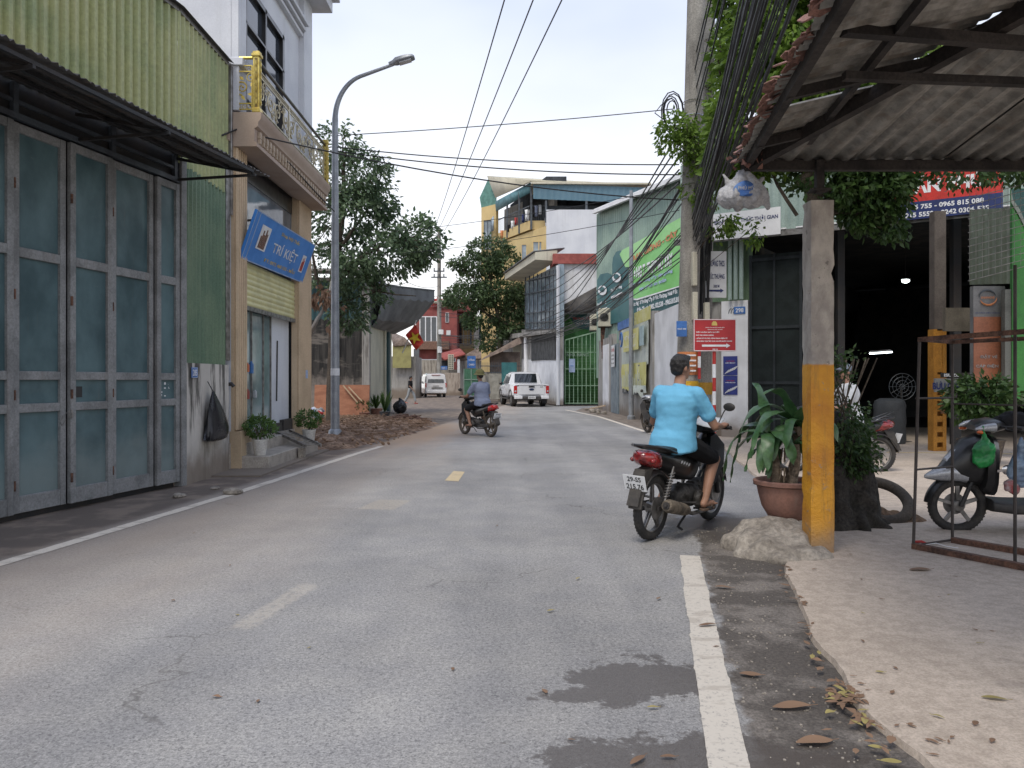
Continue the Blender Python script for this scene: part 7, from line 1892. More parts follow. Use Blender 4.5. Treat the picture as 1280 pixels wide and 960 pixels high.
    for s in (-1,1):
        g.tube([(.02,s*.10,.21),(.02,s*.28,.23)],.012,6); g.tube([(-.28,s*.12,.30),(-.30,s*.27,.32)],.012,6); g.box((.02,s*.23,.235),(.05,.10,.022))
    g.tube([(.0,.1,.2),(-.25,.18,.12)],.01,6); g.tube([(-.1,-.1,.2),(-.38,-.14,.10),(-.42,-.20,.09)],.012,6); g.build('footrest',BLACKM,t)
    g=MB(); g.tube([(-.05,-.15,.3),(.0,-.2,.30),(-.02,-.23,.31)],.009,6); g.build('kick_starter',METAL,t)
    # front end (turnable)
    T=Matrix.Translation((.46,0,0))@Matrix.Rotation(bars_turn,4,'Z')@Matrix.Translation((-.46,0,0)); q=lambda *p:T@V(p)
    g=MB()
    for s in (-1,1): g.tube([(.62,s*.075,.285),(.50,s*.075,.66)],[.024,.018],8)
    g.bar((.50,-.08,.66),(.50,.08,.66),.03); g.tube([(.50,0,.66),(.43,0,.88)],.02,8); g.build('fork',METAL if dusty else BLACKM,t)
    g=MB()
    for s in (-1,1):
        pr=[V((.20,s*.10,.36)),V((.33,s*.17,.42)),V((.44,s*.20,.60)),V((.49,s*.18,.78)),V((.47,s*.10,.88)),V((.40,s*.07,.86)),V((.34,s*.09,.66)),V((.22,s*.07,.48))]
        g.prism(pr,V((-.012,s*.012,.0)))
    g.loft([sect(.36,.07,.60,.80),sect(.46,.13,.62,.86),sect(.53,.11,.64,.90),sect(.575,.05,.72,.88)]); g.build('leg_shield',body,t,bevel=.006)
    g=MB(); 
    rr=[]
    for ring in (sect(.28,.075,.90,.97),sect(.36,.13,.885,1.005),sect(.44,.13,.88,1.02),sect(.52,.105,.88,1.0),sect(.56,.07,.90,.97)): rr.append([T@p for p in ring])
    g.loft(rr); g.build('handlebar_cowl',body if not white_front else SILVER,t)
    g=MB(); g.loft([[T@p for p in sect(.53,.085,.895,.975)],[T@p for p in sect(.575,.06,.905,.96)]]); g.build('headlight',CLEARLENS,t)
    g=MB(); g.tube([q(.30,-.34,.965),q(.34,-.2,.965),q(.38,-.08,.955),q(.38,.08,.955),q(.34,.2,.965),q(.30,.34,.965)],.011,8)
    for s in (-1,1): g.tube([q(.325,s*.24,.965),q(.298,s*.355,.965)],.017,10); g.tube([q(.345,s*.2,.955),q(.37,s*.27,.95),q(.35,s*.34,.945)],.005,5)
    g.build('handlebar',BLACKM,t)
    for s in mirrors:
        g=MB(); g.tube([q(.33,s*.20,.98),q(.36,s*.24,1.10),q(.34,s*.27,1.13)],.006,6); c_=q(.335,s*.31,1.155); g.ell(c_,(.016,.062,.040),(0,0,bars_turn)); g.build('mirror',BLACKD,t)
        
    return t
def place(o,x,y,hx,hy,lean=0,z=0):
    o.location=(x,y,z); o.rotation_mode='XYZ'
    a=math.atan2(hy,hx); M=Matrix.Rotation(a,4,'Z')@Matrix.Rotation(lean,4,'X'); o.rotation_euler=M.to_euler()

# ---------------------------------------------------------------- riders
def hand(g,c,s,axis,r=.0085):
    """hand closed on a handlebar grip; c grip point, s=+1 left / -1 right, axis grip direction (outwards)"""
    c=V(c); ax=V(axis).normalized(); back=V((-1,0,0)); 
    g.ell(c+V((-.035,0,.022)),(.042,.040,.020),(0,rad(-25),0),n=12)
    for k in range(4):
        o=c+ax*(-.030+.0205*k)
        L=[1,1.08,1.0,.8][k]
        p0=o+V((-.010,0,.034)); p1=o+V((.022*L,0,.026)); p2=o+V((.030*L,0,-.004)); p3=o+V((.010*L,0,-.024))
        g.cap(p0,r*1.1,p1,r,8); g.cap(p1,r,p2,r*.92,8); g.cap(p2,r*.92,p3,r*.85,8)
    t0=c-ax*.038+V((-.04,0,.01)); g.cap(t0,r*1.3,c-ax*.046+V((-.012,0,-.012)),r*1.1,8); g.cap(c-ax*.046+V((-.012,0,-.012)),r*1.1,c-ax*.03+V((.012,0,-.022)),r*.95,8)
def rider(label,skin,shirtm,shortm,voxel=.009,headyaw=0,torso=0,arm=None,shoe=True,hat=None,haircap=True,legs='short',sc=1.0,bars=0):
    t=thing('person',label,'person')
    Tm=Matrix.Translation((.46,0,0))@Matrix.Rotation(bars,4,'Z')@Matrix.Translation((-.46,0,0))
    HL=Tm@V((.315,.285,.965)); HR=Tm@V((.315,-.285,.965))
    hipz=.86; lean=torso
    def sp(f,y=0,z=0): # point along the spine
        return V((-.22+lean*f,y,hipz+.445*f+z))
    sh=sp(1.0); head=V((sh.x+.035,0,sh.z+.205))
    g=MB()
    # torso
    g.ell(sp(.0),(.125,.165,.12)); g.ell(sp(.35),(.105,.145,.17)); g.ell(sp(.68),(.108,.160,.16)); g.cap(sp(.93,-.13),.06,sp(.93,.13),.06)
    g.cap(sp(.95),.062,head+V((-.01,0,-.09)),.052)
    # head: skull, jaw, nose, ears
    Rz=Matrix.Rotation(headyaw,3,'Z'); hp_=lambda *p: head+Rz@V(p)
    g.ell(hp_(-.008,0,.025),(.093,.074,.095),(0,0,headyaw)); g.ell(hp_(.030,0,-.035),(.058,.056,.068),(0,0,headyaw)); g.ell(hp_(.052,0,-.078),(.030,.034,.026),(0,0,headyaw))
    g.cap(hp_(.078,0,.018),.010,hp_(.098,0,-.018),.014,8); g.ell(hp_(.083,0,-.05),(.014,.026,.010),(0,0,headyaw))
    for s in (-1,1): g.ell(hp_(-.012,s*.076,-.005),(.018,.010,.030),(0,0,headyaw)); g.ell(hp_(.073,s*.03,.012),(.012,.014,.008))
    for s,H_ in ((1,HL),(-1,HR)):
        S_=sp(.93,s*.175); wr=H_+V((-.085,s*-.005,.012)); el=(S_+wr)/2+V((-.06,s*.09,-.135)); 
        g.cap(S_,.052,el,.040); g.cap(el,.040,el.lerp(wr,.4),.038); g.cap(el.lerp(wr,.4),.038,wr,.025); g.cap(wr,.025,H_+V((-.035,0,.02)),.028)
        ax=(Tm.to_3x3()@V((-.1,s,0))); hand(g,H_,s,ax)
        hp=V((-.20,s*.095,hipz-.03)); kn=V((.22,s*.20,.66)); an=V((.01,s*.215,.305)); 
        g.cap(hp,.088,kn,.058); g.cap(kn,.055,kn.lerp(an,.35)+V((-.02,0,0)),.053); g.cap(kn.lerp(an,.35)+V((-.02,0,0)),.053,an,.034); 
        g.cap(an,.036,an+V((-.04,0,-.035)),.032); g.cap(an+V((-.03,0,-.04)),.034,an+V((.13,s*.01,-.045)),.030)
        for k in range(5): g.cap(an+V((.13,s*(.035-.016*k),-.048)),.012,an+V((.17-.008*k,s*(.045-.017*k),-.052)),.010,8)
    body=blob(g,'body',skin,t,voxel=voxel,smooth=3)
    # shirt
    g=MB(); rs=[]
    for (f_,dx_,wy_) in ((-.24,.15,.19),(-.20,.178,.222),(-.08,.176,.218),(.06,.165,.205),(.2,.155,.192),(.4,.147,.186),(.6,.146,.192),(.78,.150,.204),(.90,.140,.195),(.99,.115,.15),(1.06,.08,.09)):
        c_=sp(f_); rs.append([c_+V((dx_*math.copysign(abs(math.cos(a))**.85,math.cos(a))-.02*(f_<.1),wy_*math.copysign(abs(math.sin(a))**.85,math.sin(a)),.02*math.cos(a)*(f_<0))) for a in [2*math.pi*k/32 for k in range(32)]])
    g.loft(rs); g.cap(sp(.92,-.155),.080,sp(.92,.155),.080); g.cap(sp(.98),.078,sp(1.05),.066)
    for s,H_ in ((1,HL),(-1,HR)):
        S_=sp(.93,s*.175); wr=H_+V((-.085,s*-.005,.012)); el=(S_+wr)/2+V((-.06,s*.09,-.135)); g.cap(S_,.080,S_.lerp(el,.62),.074)
    shirt=blob(g,'shirt',shirtm,t,voxel=voxel,smooth=5,fold=.008,fscale=6.5,fstretch=(1.3,.9,1.7))
    # shorts
    g=MB(); g.ell(V((-.22,0,hipz-.02)),(.15,.185,.10))
    for s in (-1,1):
        hp=V((-.20,s*.095,hipz-.03)); kn=V((.22,s*.20,.66)); g.cap(hp,.105,hp.lerp(kn,.88 if legs=='short' else 1.0),.082)
        if legs!='short':
            an=V((.01,s*.215,.305)); g.cap(kn,.072,an,.058)
    blob(g,'shorts' if legs=='short' else 'trousers',shortm,t,voxel=voxel,smooth=4,fold=.008,fscale=10)
    if haircap:
        g=MB(); g.ell(hp_(-.018,0,.040),(.100,.083,.095),(0,0,headyaw)); g.ell(hp_(-.050,0,-.010),(.058,.068,.060),(0,0,headyaw)); g.ell(hp_(.030,0,.095),(.062,.062,.034),(0,0,headyaw))
        g2=blob(g,'hair',HAIR,t,voxel=.007,smooth=2,fold=.007,fscale=26)
        # shear the front so the face stays clear
        for v in g2.data.vertices:
            l=Rz.transposed()@(v.co-head)
            if l.x>.045 and l.z<.075: v.co-=Rz@V((min(.05,(l.x-.045)*1.0),0,0))
    if shoe:
        for s in (-1,1):
            an=V((.01,s*.215,.305)); g=MB(); pts=[V((an.x-.085,an.y,0)),V((an.x+.02,an.y,0)),V((an.x+.17,an.y+s*.01,0))]
            out=[]
            for k in range(20):
                a=2*math.pi*k/20; out.append(V((an.x+.05+.135*math.cos(a),an.y+s*.005+.050*math.sin(a)*(1-.1*math.cos(a)),an.z-.095)))
            g.prism(out,(0,0,.02)); g.tube([(an.x+.06,an.y-.045,an.z-.07),(an.x+.075,an.y,an.z-.005),(an.x+.06,an.y+.045,an.z-.07)],.012,6); g.build('sandal',SANDAL,t,bevel=.004)
    if hat=='pith':
        g=MB(); M=Matrix.Translation(head+V((-.005,0,.055)))@Matrix.Rotation(rad(-4),4,'Y')@Matrix.Diagonal((1.12,1,1,1))
        g.lathe([(.150,-.035),(.155,-.030),(.110,.0),(.104,.03),(.092,.075),(.06,.105),(.02,.118),(.001,.12)],28,M); g.lathe([(.106,.0),(.112,.003),(.108,.022)],28,M); g.lathe([(.02,.118),(.018,.13),(.001,.135)],12,M); g.build('pith_helmet',OLIVE,t)
    if hat=='cap':
        g=MB(); g.ell(hp_(-.01,0,.055),(.108,.092,.085),(0,0,headyaw)); g.ell(hp_(.11,0,.05),(.065,.06,.012),(0,0,headyaw)); blob(g,'cap',mat('grey_cap',(.16,.19,.24),.8),t,voxel=.009,smooth=2)
    return t

m1=motorcycle('black moped with white plate ridden by the man in the sky blue shirt',plate_txt=('29-S5','215.76'),mirrors=(-1,),bars_turn=rad(-6))
place(m1,1.60,7.15,.62,.78,lean=rad(2))
r1=rider('man in a sky blue T-shirt and black shorts riding the nearest black moped away',SKIN,SKYBLUE,BLACKCL,voxel=.0075,headyaw=rad(-22),torso=.06,bars=rad(-6))
place(r1,1.60,7.15,.62,.78,lean=rad(2)); r1.scale=(1,1,1.0)
# white cloth/paper on the dash
g=MB(); 
MM=wm(m1)
c=[MM@V(p) for p in ((.20,-.20,.94),(.20,.02,.99),(.44,.02,1.06),(.44,-.20,1.03))]; n=6; vs=[];fs=[]
for i in range(n+1):
    for j in range(n+1):
        s,tt=i/n,j/n; p=c[0]*(1-s)*(1-tt)+c[3]*s*(1-tt)+c[1]*(1-s)*tt+c[2]*s*tt; p.z+=.015*noise.noise(p*14); vs.append(p)
for i in range(n):
    for j in range(n): q=i*(n+1)+j; fs.append((q,q+1,q+n+2,q+n+1))
g.add(vs,fs); single(g,'white_sheet',[WHITECL],'white folded sheet lying on the front of the nearest moped','sheet',fixn=False,solid=.006)

m2=motorcycle('dusty black moped ridden by the man in the olive pith helmet',dusty=True,accent=BLACKD,tail=REDLENSB,plate_txt=('29-X3','114.60'),mirrors=(-1,1),stickers=False)
place(m2,-.87,19.15,-.56,.83)
r2=rider('man in slate blue T-shirt and olive pith helmet riding a dusty moped',SKIN2,SLATECL,BLACKCL,voxel=.012,torso=.08,headyaw=rad(10),hat='pith')
place(r2,-.87,19.15,-.56,.83)
m3=motorcycle('dusty old moped parked against the poster wall',dusty=True,body=BLACKD,accent=MUFF,seatm=BLACKD,plate_txt=('29-K7','402.18'),mirrors=(1,),bars_turn=rad(28),stickers=False,white_front=True)
place(m3,3.75,19.55,-.25,1.0,lean=rad(-7))
m4=motorcycle('black sport moped with silver tail standing behind the orange post',body=BLACKP,accent=BLACKD,tail=REDLENS,mirrors=(),stickers=True)
place(m4,4.85,11.45,-.995,.06)
g=MB(); MM=wm(m4)
for s in (-1,1): g.prism([MM@V((-.30,s*.135,.72)),MM@V((-.55,s*.13,.80)),MM@V((-.86,s*.06,.93)),MM@V((-.62,s*.125,.83)),MM@V((-.45,s*.135,.74))],V((0,.004,0)))
g.build('tail_panel',SILVER,m4)
r4=rider('man in white shirt and grey cap sitting on the moped behind the post',SKIN2,WHITECL,BLACKCL,voxel=.012,torso=.02,headyaw=rad(15),hat='cap',legs='long')
place(r4,4.85,11.45,-.995,.06)

# ---------------------------------------------------------------- scooter on the right (x forward)
def scooter():
    t=thing('scooter','silver and black scooter loaded with plastic bags behind the cage frame','scooter')
    wheel(t,-.60,r=.255,spk=5); wheel(t,.64,r=.255,spk=5)
    g=MB(); arcfender(g,.64,.255,.29,5,150,.06); g.build('front_fender',BLACKP,t)
    g=MB(); rings=[]
    for (x,w,z0,z1) in ((.40,.12,.46,.80),(.50,.17,.44,.92),(.62,.15,.46,.86),(.74,.10,.47,.70),(.84,.05,.48,.56),(.87,.02,.49,.53)): rings.append(sect(x,w,z0,z1,p=2.3))
    g.loft(rings); g.build('front_fairing',BLACKP,t)
    g=MB(); g.loft([sect(.60,.125,.47,.60,p=2.3),sect(.72,.12,.475,.66,p=2.3),sect(.82,.075,.48,.60,p=2.3),sect(.90,.03,.49,.55,p=2.3),sect(.93,.01,.50,.53)]); g.loft([sect(.58,.10,.60,.84),sect(.66,.085,.58,.80),sect(.76,.05,.56,.69)]); g.build('beak',SILVER,t)
    g=MB(); g.loft([sect(.36,.16,.35,.90,p=3),sect(.42,.21,.36,.92,p=3),sect(.47,.19,.40,.90,p=3)]); g.build('leg_shield',BLACKP,t)
    g=MB(); g.loft([sect(.40,.16,.22,.33,p=4),sect(.20,.19,.20,.31,p=4),sect(-.10,.19,.20,.31,p=4),sect(-.20,.14,.20,.34,p=4)]); g.build('floorboard',BLACKD,t,bevel=.01)
    g=MB(); g.loft([sect(-.05,.10,.30,.66),sect(-.20,.17,.30,.74),sect(-.50,.18,.40,.78),sect(-.80,.13,.56,.82),sect(-.95,.06,.66,.80)]); g.build('rear_body',BLACKP,t)
    g=MB(); g.loft([sect(-.02,.10,.72,.78,p=3),sect(-.2,.15,.74,.82,p=3),sect(-.5,.16,.77,.86,p=3),sect(-.78,.12,.82,.88,p=3)]); g.build('seat',SEATM,t)
    g=MB(); g.loft([sect(.28,.09,.95,1.03),sect(.38,.17,.93,1.06),sect(.48,.15,.94,1.04),sect(.54,.09,.95,1.0)]); g.build('handlebar_cowl',BLACKP,t)
    g=MB()
    for s in (-1,1): g.loft([sect(.42,.05,.95,1.03,yo=s*.17),sect(.52,.035,.955,1.01,yo=s*.16),sect(.57,.012,.96,.98,yo=s*.15)])
    g.build('cowl_cheek',SILVER,t)
    g=MB()
    for s in (-1,1): g.ell((.53,s*.165,.945),(.035,.03,.018))
    g.build('indicator',mat('orange_indicator',(.6,.12,.02),.2,coat=.5),t)
    g=MB(); g.tube([(.28,-.34,1.0),(.36,-.12,.99),(.36,.12,.99),(.28,.34,1.0)],.012,8)
    for s in (-1,1): g.tube([(.305,s*.25,1.0),(.275,s*.355,1.0)],.018,10); g.tube([(.34,s*.2,.99),(.37,s*.27,.985),(.34,s*.345,.98)],.005,5)
    g.build('handlebar',BLACKM,t)
    g=MB()
    for s in (-1,1): g.tube([(.64,s*.075,.255),(.50,s*.07,.62)],.02,8)
    g.tube([(.5,0,.6),(.38,0,.95)],.025,8); g.build('fork',BLACKM,t)
    g=MB(); g.tube([(-.1,.15,.22),(-.28,.2,.03)],.012,6); g.tube([(-.1,.1,.2),(-.15,.16,.02)],.012,6); g.tube([(-.1,-.1,.2),(-.15,-.16,.02)],.012,6); g.build('stand',BLACKM,t)
    g=MB(); g.loft([sect(-.15,.08,.18,.34,yo=.12),sect(-.40,.09,.20,.36,yo=.13),sect(-.62,.07,.2,.34,yo=.12)]); g.build('engine',ENGINE,t)
    g=MB(); g.lathe([(.035,0),(.045,.008),(.035,.016),(.012,.02)],16,Matrix.Translation((.33,.215,.62))@Matrix.Rotation(rad(-90),4,'X')); g.bar((.34,.23,.62),(.42,.23,.61),.02,.02); g.build('helmet_lock',CHROME,t)
    return t
sx,sy_=4.72,6.92; s4=scooter(); place(s4,sx,sy_,-.985,.10,lean=rad(-3)); MS=wm(s4)
def bagat(p,r,mt,label,nm='plastic_bag',cat='bag',neck=.12,seed=0):
    g=MB(); c=MS@V(p); g.ell(c,(r[0],r[1],r[2]),n=20); g.ell(c+V((.01,0,r[2]*.7)),(r[0]*.5,r[1]*.5,r[2]*.5),n=14); g.cap(c+V((0,0,r[2]*.9)),.035,c+V((0,0,r[2]+neck)),.015)
    o=blob(g,nm,mt,voxel=.013,smooth=2,fold=.028,fscale=13); return tag(o,label,cat)
bagat((.52,.20,.76),(.095,.075,.13),BAGGREEN,'bright green plastic bag hanging on the scooter handlebar',neck=.10)
bagat((.22,.23,.62),(.115,.07,.16),BAGCLEAR,'pale blue translucent bag hanging on the scooter leg shield',neck=.12)
bagat((.05,.27,.80),(.12,.08,.20),BAGTEAL,'teal plastic bag hanging from the right end of the scooter handlebar',neck=.14)
bagat((.30,.25,.47),(.07,.05,.06),mat('red_white_bag',(.30,.06,.06),.5,c2=(.35,.3,.3),scale=14),'small red and white packet at the bottom of the pale bag',neck=.02)
bagat((.18,.0,1.02),(.17,.13,.085),BLACKCL,'black cloth bundle lying over the scooter handlebar',nm='cloth_bundle',cat='bundle',neck=.01)

# ================================================================ cars
def carloft(parent,st,name,mt,**k):
    rings=[]
    for (x,zb,w,zbelt,wt,zt) in st:
        rings.append([V((x,w*.93,zb)),V((x,w,zb+.10)),V((x,w*1.0,zbelt-.12)),V((x,w*.975,zbelt)),V((x,wt,zt-.08)),V((x,wt*.86,zt)),V((x,0,zt+.02)),V((x,-wt*.86,zt)),V((x,-wt,zt-.08)),V((x,-w*.975,zbelt)),V((x,-w,zbelt-.12)),V((x,-w,zb+.10)),V((x,-w*.93,zb))])
    g=MB(); g.loft(rings); return g.build(name,mt,parent,angle=30,**k)
def carwheel(parent,x,y,r,w):
    M=Matrix.Translation((x,y,r))@Matrix.Rotation(rad(90),4,'X'); g=MB()
    g.lathe([(r*.62,-w/2),(r*.92,-w/2),(r,-w*.32),(r,w*.32),(r*.92,w/2),(r*.62,w/2)],32,M,closed=True); wl=g.build('tyre',TYRE,None)
    g2=MB(); g2.lathe([(r*.62,-w*.4),(r*.5,-w*.2),(.0001,-w*.15)],24,M); g2.lathe([(r*.62,w*.4),(r*.5,w*.2),(.0001,w*.15)],24,M)
    for k in range(6):
        a=k*math.pi/3; d=V((math.cos(a),0,math.sin(a)))
        for s in (-1,1): g2.bar(V((x,y+s*w*.32,r)),V((x,y+s*w*.40,r))+d*r*.6,.07,.03,up=V((0,1,0)))
    rim=g2.build('wheel',METAL,parent); wl.parent=rim
    return rim
def truck():
    t=thing('pickup_truck','white double cab pickup parked on the right with its tail to the camera','pickup truck')
    carloft(t,[(-2.62,.62,.90,1.12,.93,1.15),(-2.55,.52,.94,1.16,.94,1.18),(-1.0,.50,.95,1.18,.94,1.20),(-.95,.50,.95,1.18,.93,1.20),(1.2,.50,.95,1.12,.92,1.16),(1.35,.5,.95,1.10,.90,1.13),(2.3,.52,.93,1.05,.84,1.08),(2.6,.55,.86,.98,.76,1.0),(2.68,.58,.78,.9,.7,.92)],'body',CARWHITE)
    carloft(t,[(-1.02,1.05,.90,1.18,.86,1.22),(-.86,1.05,.92,1.20,.74,1.80),(-.5,1.05,.92,1.20,.74,1.845),(.3,1.05,.92,1.20,.74,1.85),(.75,1.05,.92,1.18,.72,1.76),(1.35,1.02,.90,1.10,.76,1.14)],'cab',CARWHITE)
    # glass: rear window, sides
    g=MB(); rw=[V((-1.035,-.62,1.26)),V((-1.035,.62,1.26)),V((-.895,.58,1.74)),V((-.895,-.58,1.74))]; g.prism(rw,(-.01,0,0.005)); g.build('rear_window',CARGLASS,t)
    for s in (-1,1):
        for (x0,x1,x2,x3) in ((-.78,-.02,-.04,-.70),(.06,.98,.62,.06)):
            g=MB(); f=lambda x,z: V((x,s*(.925-(z-1.2)*.30),z)); g.prism([f(x0,1.24),f(x1,1.22),f(x2,1.72),f(x3,1.72)],(0,s*.008,0)); g.build('side_window',CARGLASS,t)
    # tailgate
    g=MB(); g.box((-2.63,0,.90),(.03,1.36,.50)); g.box((-2.64,0,1.16),(.06,1.44,.05)); tg=g.build('tailgate',CARWHITE,t,bevel=.015)
    g=MB(); g.box((-2.665,0,1.06),(.03,.30,.07)); g.build('handle',BLACKP,tg)
    g=MB(); g.ell((-2.66,0,.91),(.015,.135,.055)); g.build('badge',mat('oval_badge',(.02,.035,.09),.3),tg)
    text_obj('4x4','lettering',BLACKM,tg,V((-2.648,-.52,1.04)),V((0,-1,0)),V((0,0,1)),.16,.05,bold=.03)
    for s in (-1,1):
        g=MB(); g.box((-2.60,s*.845,.90),(.10,.17,.40)); tl=g.build('tail_light',REDLENSB,t,bevel=.02); g=MB(); g.box((-2.655,s*.85,.82),(.01,.09,.08)); g.build('reverse_lamp',CLEARLENS,tl)
    g=MB(); g.box((-2.62,0,.45),(.20,1.1,.16)); g.build('step_bumper',BLACKD,t,bevel=.02)
    g=MB()
    for s in (-1,1): g.box((-2.62,s*.70,.50),(.22,.42,.17))
    g.build('bumper_corner',CARWHITE,t,bevel=.03)
    g=MB(); g.box((-2.73,0,.50),(.01,.40,.13)); pl=g.build('licence_plate',WHITE,t); R_=V((0,-1,0)); text_obj('30H-452.18','characters',BLACKM,pl,V((-2.736,0,.50)),R_,V((0,0,1)),.33,.07,bold=.02)
    for (x,s) in ((-1.65,-1),(-1.65,1),(1.65,-1),(1.65,1)):
        carwheel(t,x,s*.80,.39,.26)
        g=MB(); rings=[]
        for k in range(13):
            a=rad(-5+190*k/12); c=V((x,s*.945,.42)); d=V((math.cos(a),0,math.sin(a))); rings.append([c+d*.44,c+d*.50,c+d*.50+V((0,s*.03,0)),c+d*.44+V((0,s*.03,0))])
        g.loft(rings); g.build('wheel_arch',BLACKD,t)
        if x<0: g=MB(); g.box((-2.12,s*.80,.36),(.02,.26,.36)); g.build('mud_flap',BLACKM,t)
    g=MB()
    for s in (-1,1): g.box((.0,s*.96,.42),(2.2,.10,.06))
    g.build('side_step',BLACKD,t)
    for s in (-1,1): g=MB(); g.ell((.85,s*1.06,1.22),(.09,.11,.09)); g.build('wing_mirror',CARWHITE if s<0 else BLACKP,t)
    g=MB(); g.box((-1.8,0,.45),(1.4,1.3,.25)); g.box((1.6,0,.45),(1.4,1.3,.25)); g.build('underbody',BLACKM,t)
    return t
tr=truck(); hd=V((-.17,.985,0)).normalized(); c=V((1.02,39.4,0))+hd*2.66; place(tr,c.x,c.y,hd.x,hd.y)
def van():
    t=thing('minibus','white minibus seen from behind at the far bend','minibus')
    carloft(t,[(-2.35,.35,.80,1.05,.70,1.72),(-2.28,.30,.87,1.10,.74,1.88),(-1.5,.28,.88,1.12,.76,1.95),(.9,.28,.88,1.10,.76,1.93),(1.6,.28,.88,1.08,.74,1.60),(2.1,.3,.84,1.0,.72,1.12),(2.45,.35,.7,.85,.6,.9)],'body',CARWHITE)
    g=MB(); g.prism([V((-2.335,-.66,1.18)),V((-2.335,.66,1.18)),V((-2.29,.60,1.70)),V((-2.29,-.60,1.70))],(-.04,0,0)); g.build('rear_window',CARGLASS,t)
    for s in (-1,1):
        g=MB(); f=lambda x,z: V((x,s*(.885-(z-1.1)*.155),z)); g.prism([f(-2.1,1.2),f(1.3,1.18),f(1.1,1.68),f(-2.05,1.72)],(0,s*.01,0)); g.build('side_window',CARGLASS,t)
        g=MB(); g.box((-2.30,s*.80,.98),(.10,.11,.36)); g.build('tail_light',REDLENSB,t)
        g=MB(); g.ell((1.45,s*1.0,1.2),(.08,.09,.12)); g.build('wing_mirror',BLACKP,t)
        for x in (-1.5,1.5): carwheel(t,x,s*.76,.32,.2)
    g=MB(); g.box((-2.40,0,.45),(.10,1.6,.18)); g.build('bumper',CARWHITE,t,bevel=.02)
    g=MB(); g.box((-2.40,0,.92),(.02,.5,.05)); g.box((-2.39,-.1,.76),(.02,.9,.10)); g.build('rear_trim',METAL,t)
    g=MB(); g.box((-2.36,0,1.80),(.06,.7,.03)); g.build('brake_light',REDLENSB,t)
    return t
vn=van(); place(vn,-6.6,63.5,-.20,.98)

# ================================================================ pedestrian
def walker():
    t=thing('person','person in a black top and pale trousers walking across the far bend','person')
    g=MB(); g.ell((0,0,.98),(.12,.16,.12)); g.ell((0,0,1.2),(.115,.165,.2)); g.cap((0,-.13,1.38),.06,(0,.13,1.38),.06); g.cap((0,0,1.4),.055,(.03,0,1.5),.05); g.ell((.04,0,1.6),(.09,.075,.11)); g.ell((.075,0,1.56),(.045,.045,.05)); g.cap((.12,0,1.6),.012,(.135,0,1.58),.014)
    for s,f in ((1,.30),(-1,-.30)):
        hp=V((0,s*.09,.95)); kn=V((f*.55+.05,s*.09,.52)); an=V((f*1.0,s*.09,.10 if f>0 else .16)); g.cap(hp,.085,kn,.058); g.cap(kn,.055,an,.036); g.cap(an+V((-.05,0,-.05)),.035,an+V((.14,0,-.06 if f>0 else -.09)),.03)
        sh=V((0,s*.19,1.36)); el=V((-f*.25-.02,s*.23,1.10)); wr=V((-f*.6+.08,s*.22,.90)); g.cap(sh,.05,el,.038); g.cap(el,.038,wr,.026); g.ell(wr+V((.02,0,-.06)),(.03,.02,.055))
        for k in range(4): g.cap(wr+V((.0+.014*k,0,-.09)),.009,wr+V((.005+.014*k,0,-.14)),.007,6)
        g.cap(wr+V((.03,0,-.04)),.01,wr+V((.055,0,-.08)),.008,6)
    blob(g,'body',SKIN2,t,voxel=.014,smooth=3)
    g=MB(); g.ell((0,0,1.02),(.14,.185,.13)); g.ell((0,0,1.2),(.14,.19,.22)); g.cap((0,-.14,1.37),.08,(0,.14,1.37),.08)
    for s,f in ((1,.30),(-1,-.30)): g.cap((0,s*.19,1.36),.065,(-f*.2,s*.225,1.16),.055)
    blob(g,'shirt',BLACKCL,t,voxel=.016,smooth=3)
    g=MB(); g.ell((0,0,.95),(.13,.17,.11))
    for s,f in ((1,.30),(-1,-.30)): g.cap((0,s*.09,.93),.10,(f*.55+.05,s*.09,.52),.08); g.cap((f*.55+.05,s*.09,.52),.08,(f*.95,s*.09,.22),.07)
    blob(g,'trousers',GREYCL,t,voxel=.016,smooth=3)
    g=MB(); g.ell((.02,0,1.64),(.105,.09,.10)); g.ell((-.02,0,1.58),(.07,.075,.08)); blob(g,'hair',HAIR,t,voxel=.014,smooth=2)
    for s,f in ((1,.30),(-1,-.30)):
        g=MB(); g.box((f*1.0+.04,s*.09,.045 if f>0 else .07),(.26,.09,.03)); g.build('shoe',REDP,t,bevel=.01)
    return t
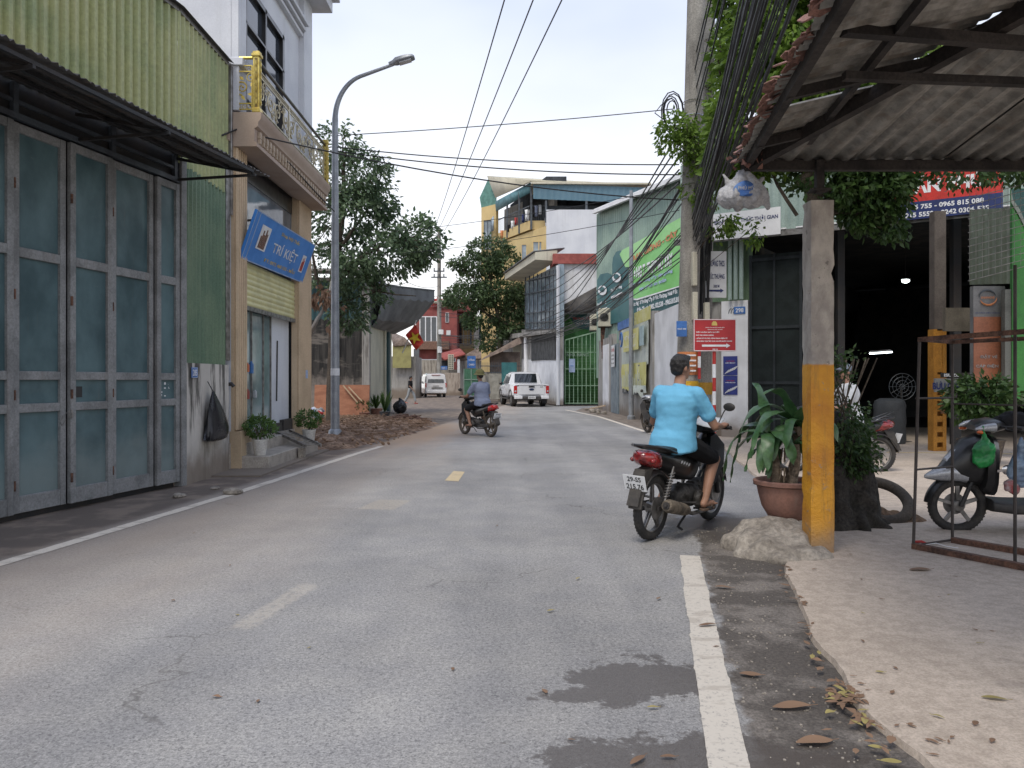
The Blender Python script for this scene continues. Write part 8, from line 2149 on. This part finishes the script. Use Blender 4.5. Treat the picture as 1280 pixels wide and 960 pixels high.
wk=walker(); p=G(513,505); place(wk,p.x,p.y,.95,-.3); wk.scale=(.95,.95,.95)

# ================================================================ sky, sun, camera
w=bpy.data.worlds.new('World'); scene.world=w; w.use_nodes=True; nt=NT(w.node_tree); bg=w.node_tree.nodes['Background']
SUN_EL=rad(58); SUN_AZ=rad(205)   # compass-like: measured from +y clockwise
sky=nt.n('ShaderNodeTexSky',sky_type='NISHITA'); sky.sun_disc=False; sky.sun_elevation=SUN_EL; sky.sun_rotation=SUN_AZ; sky.dust_density=3.0; sky.air_density=1.2; sky.ozone_density=1.0
hs_=nt.n('ShaderNodeHueSaturation',{'Saturation':.42,'Value':.10,'Color':sky.outputs[0]})
tc=nt.n('ShaderNodeTexCoord').outputs['Generated']; zz=nt.sep(tc)[2]
grad=nt.ramp(zz,-.02,.62)
haze=nt.mix(grad,(1.0,.985,.96),(.40,.485,.72))
cl=nt.noise(nt.scaled(tc,(1,1,2.2)),1.7,4,.55); haze=nt.mix(nt.m('MULTIPLY',nt.ramp(cl,.42,.68),.35),haze,(.90,.92,.96))
fin=nt.mix(.72,hs_.outputs[0],haze)
w.node_tree.links.new(fin,bg.inputs['Color']); bg.inputs['Strength'].default_value=1.62
su_=bpy.data.lights.new('sun','SUN'); su_.energy=2.2; su_.angle=rad(22); su_.color=(1,.92,.80)
so=bpy.data.objects.new('sun',su_); col.objects.link(so)
dirv=V((math.sin(SUN_AZ)*math.cos(SUN_EL),math.cos(SUN_AZ)*math.cos(SUN_EL),math.sin(SUN_EL)))
so.rotation_euler=dirv.to_track_quat('Z','Y').to_euler(); so.location=dirv*50
cam=bpy.data.cameras.new('camera'); co=bpy.data.objects.new('camera',cam); col.objects.link(co)
cam.sensor_width=36; cam.lens=36*F/1280; cam.shift_y=-(480-HZ)/1280; cam.clip_start=.05; cam.clip_end=2000
co.location=(0,0,CH); co.rotation_euler=(rad(90),0,0); scene.camera=co
scene.render.resolution_x=1024; scene.render.resolution_y=768
scene.view_settings.view_transform='Standard'; scene.view_settings.look='None'; scene.view_settings.exposure=0; scene.view_settings.gamma=1
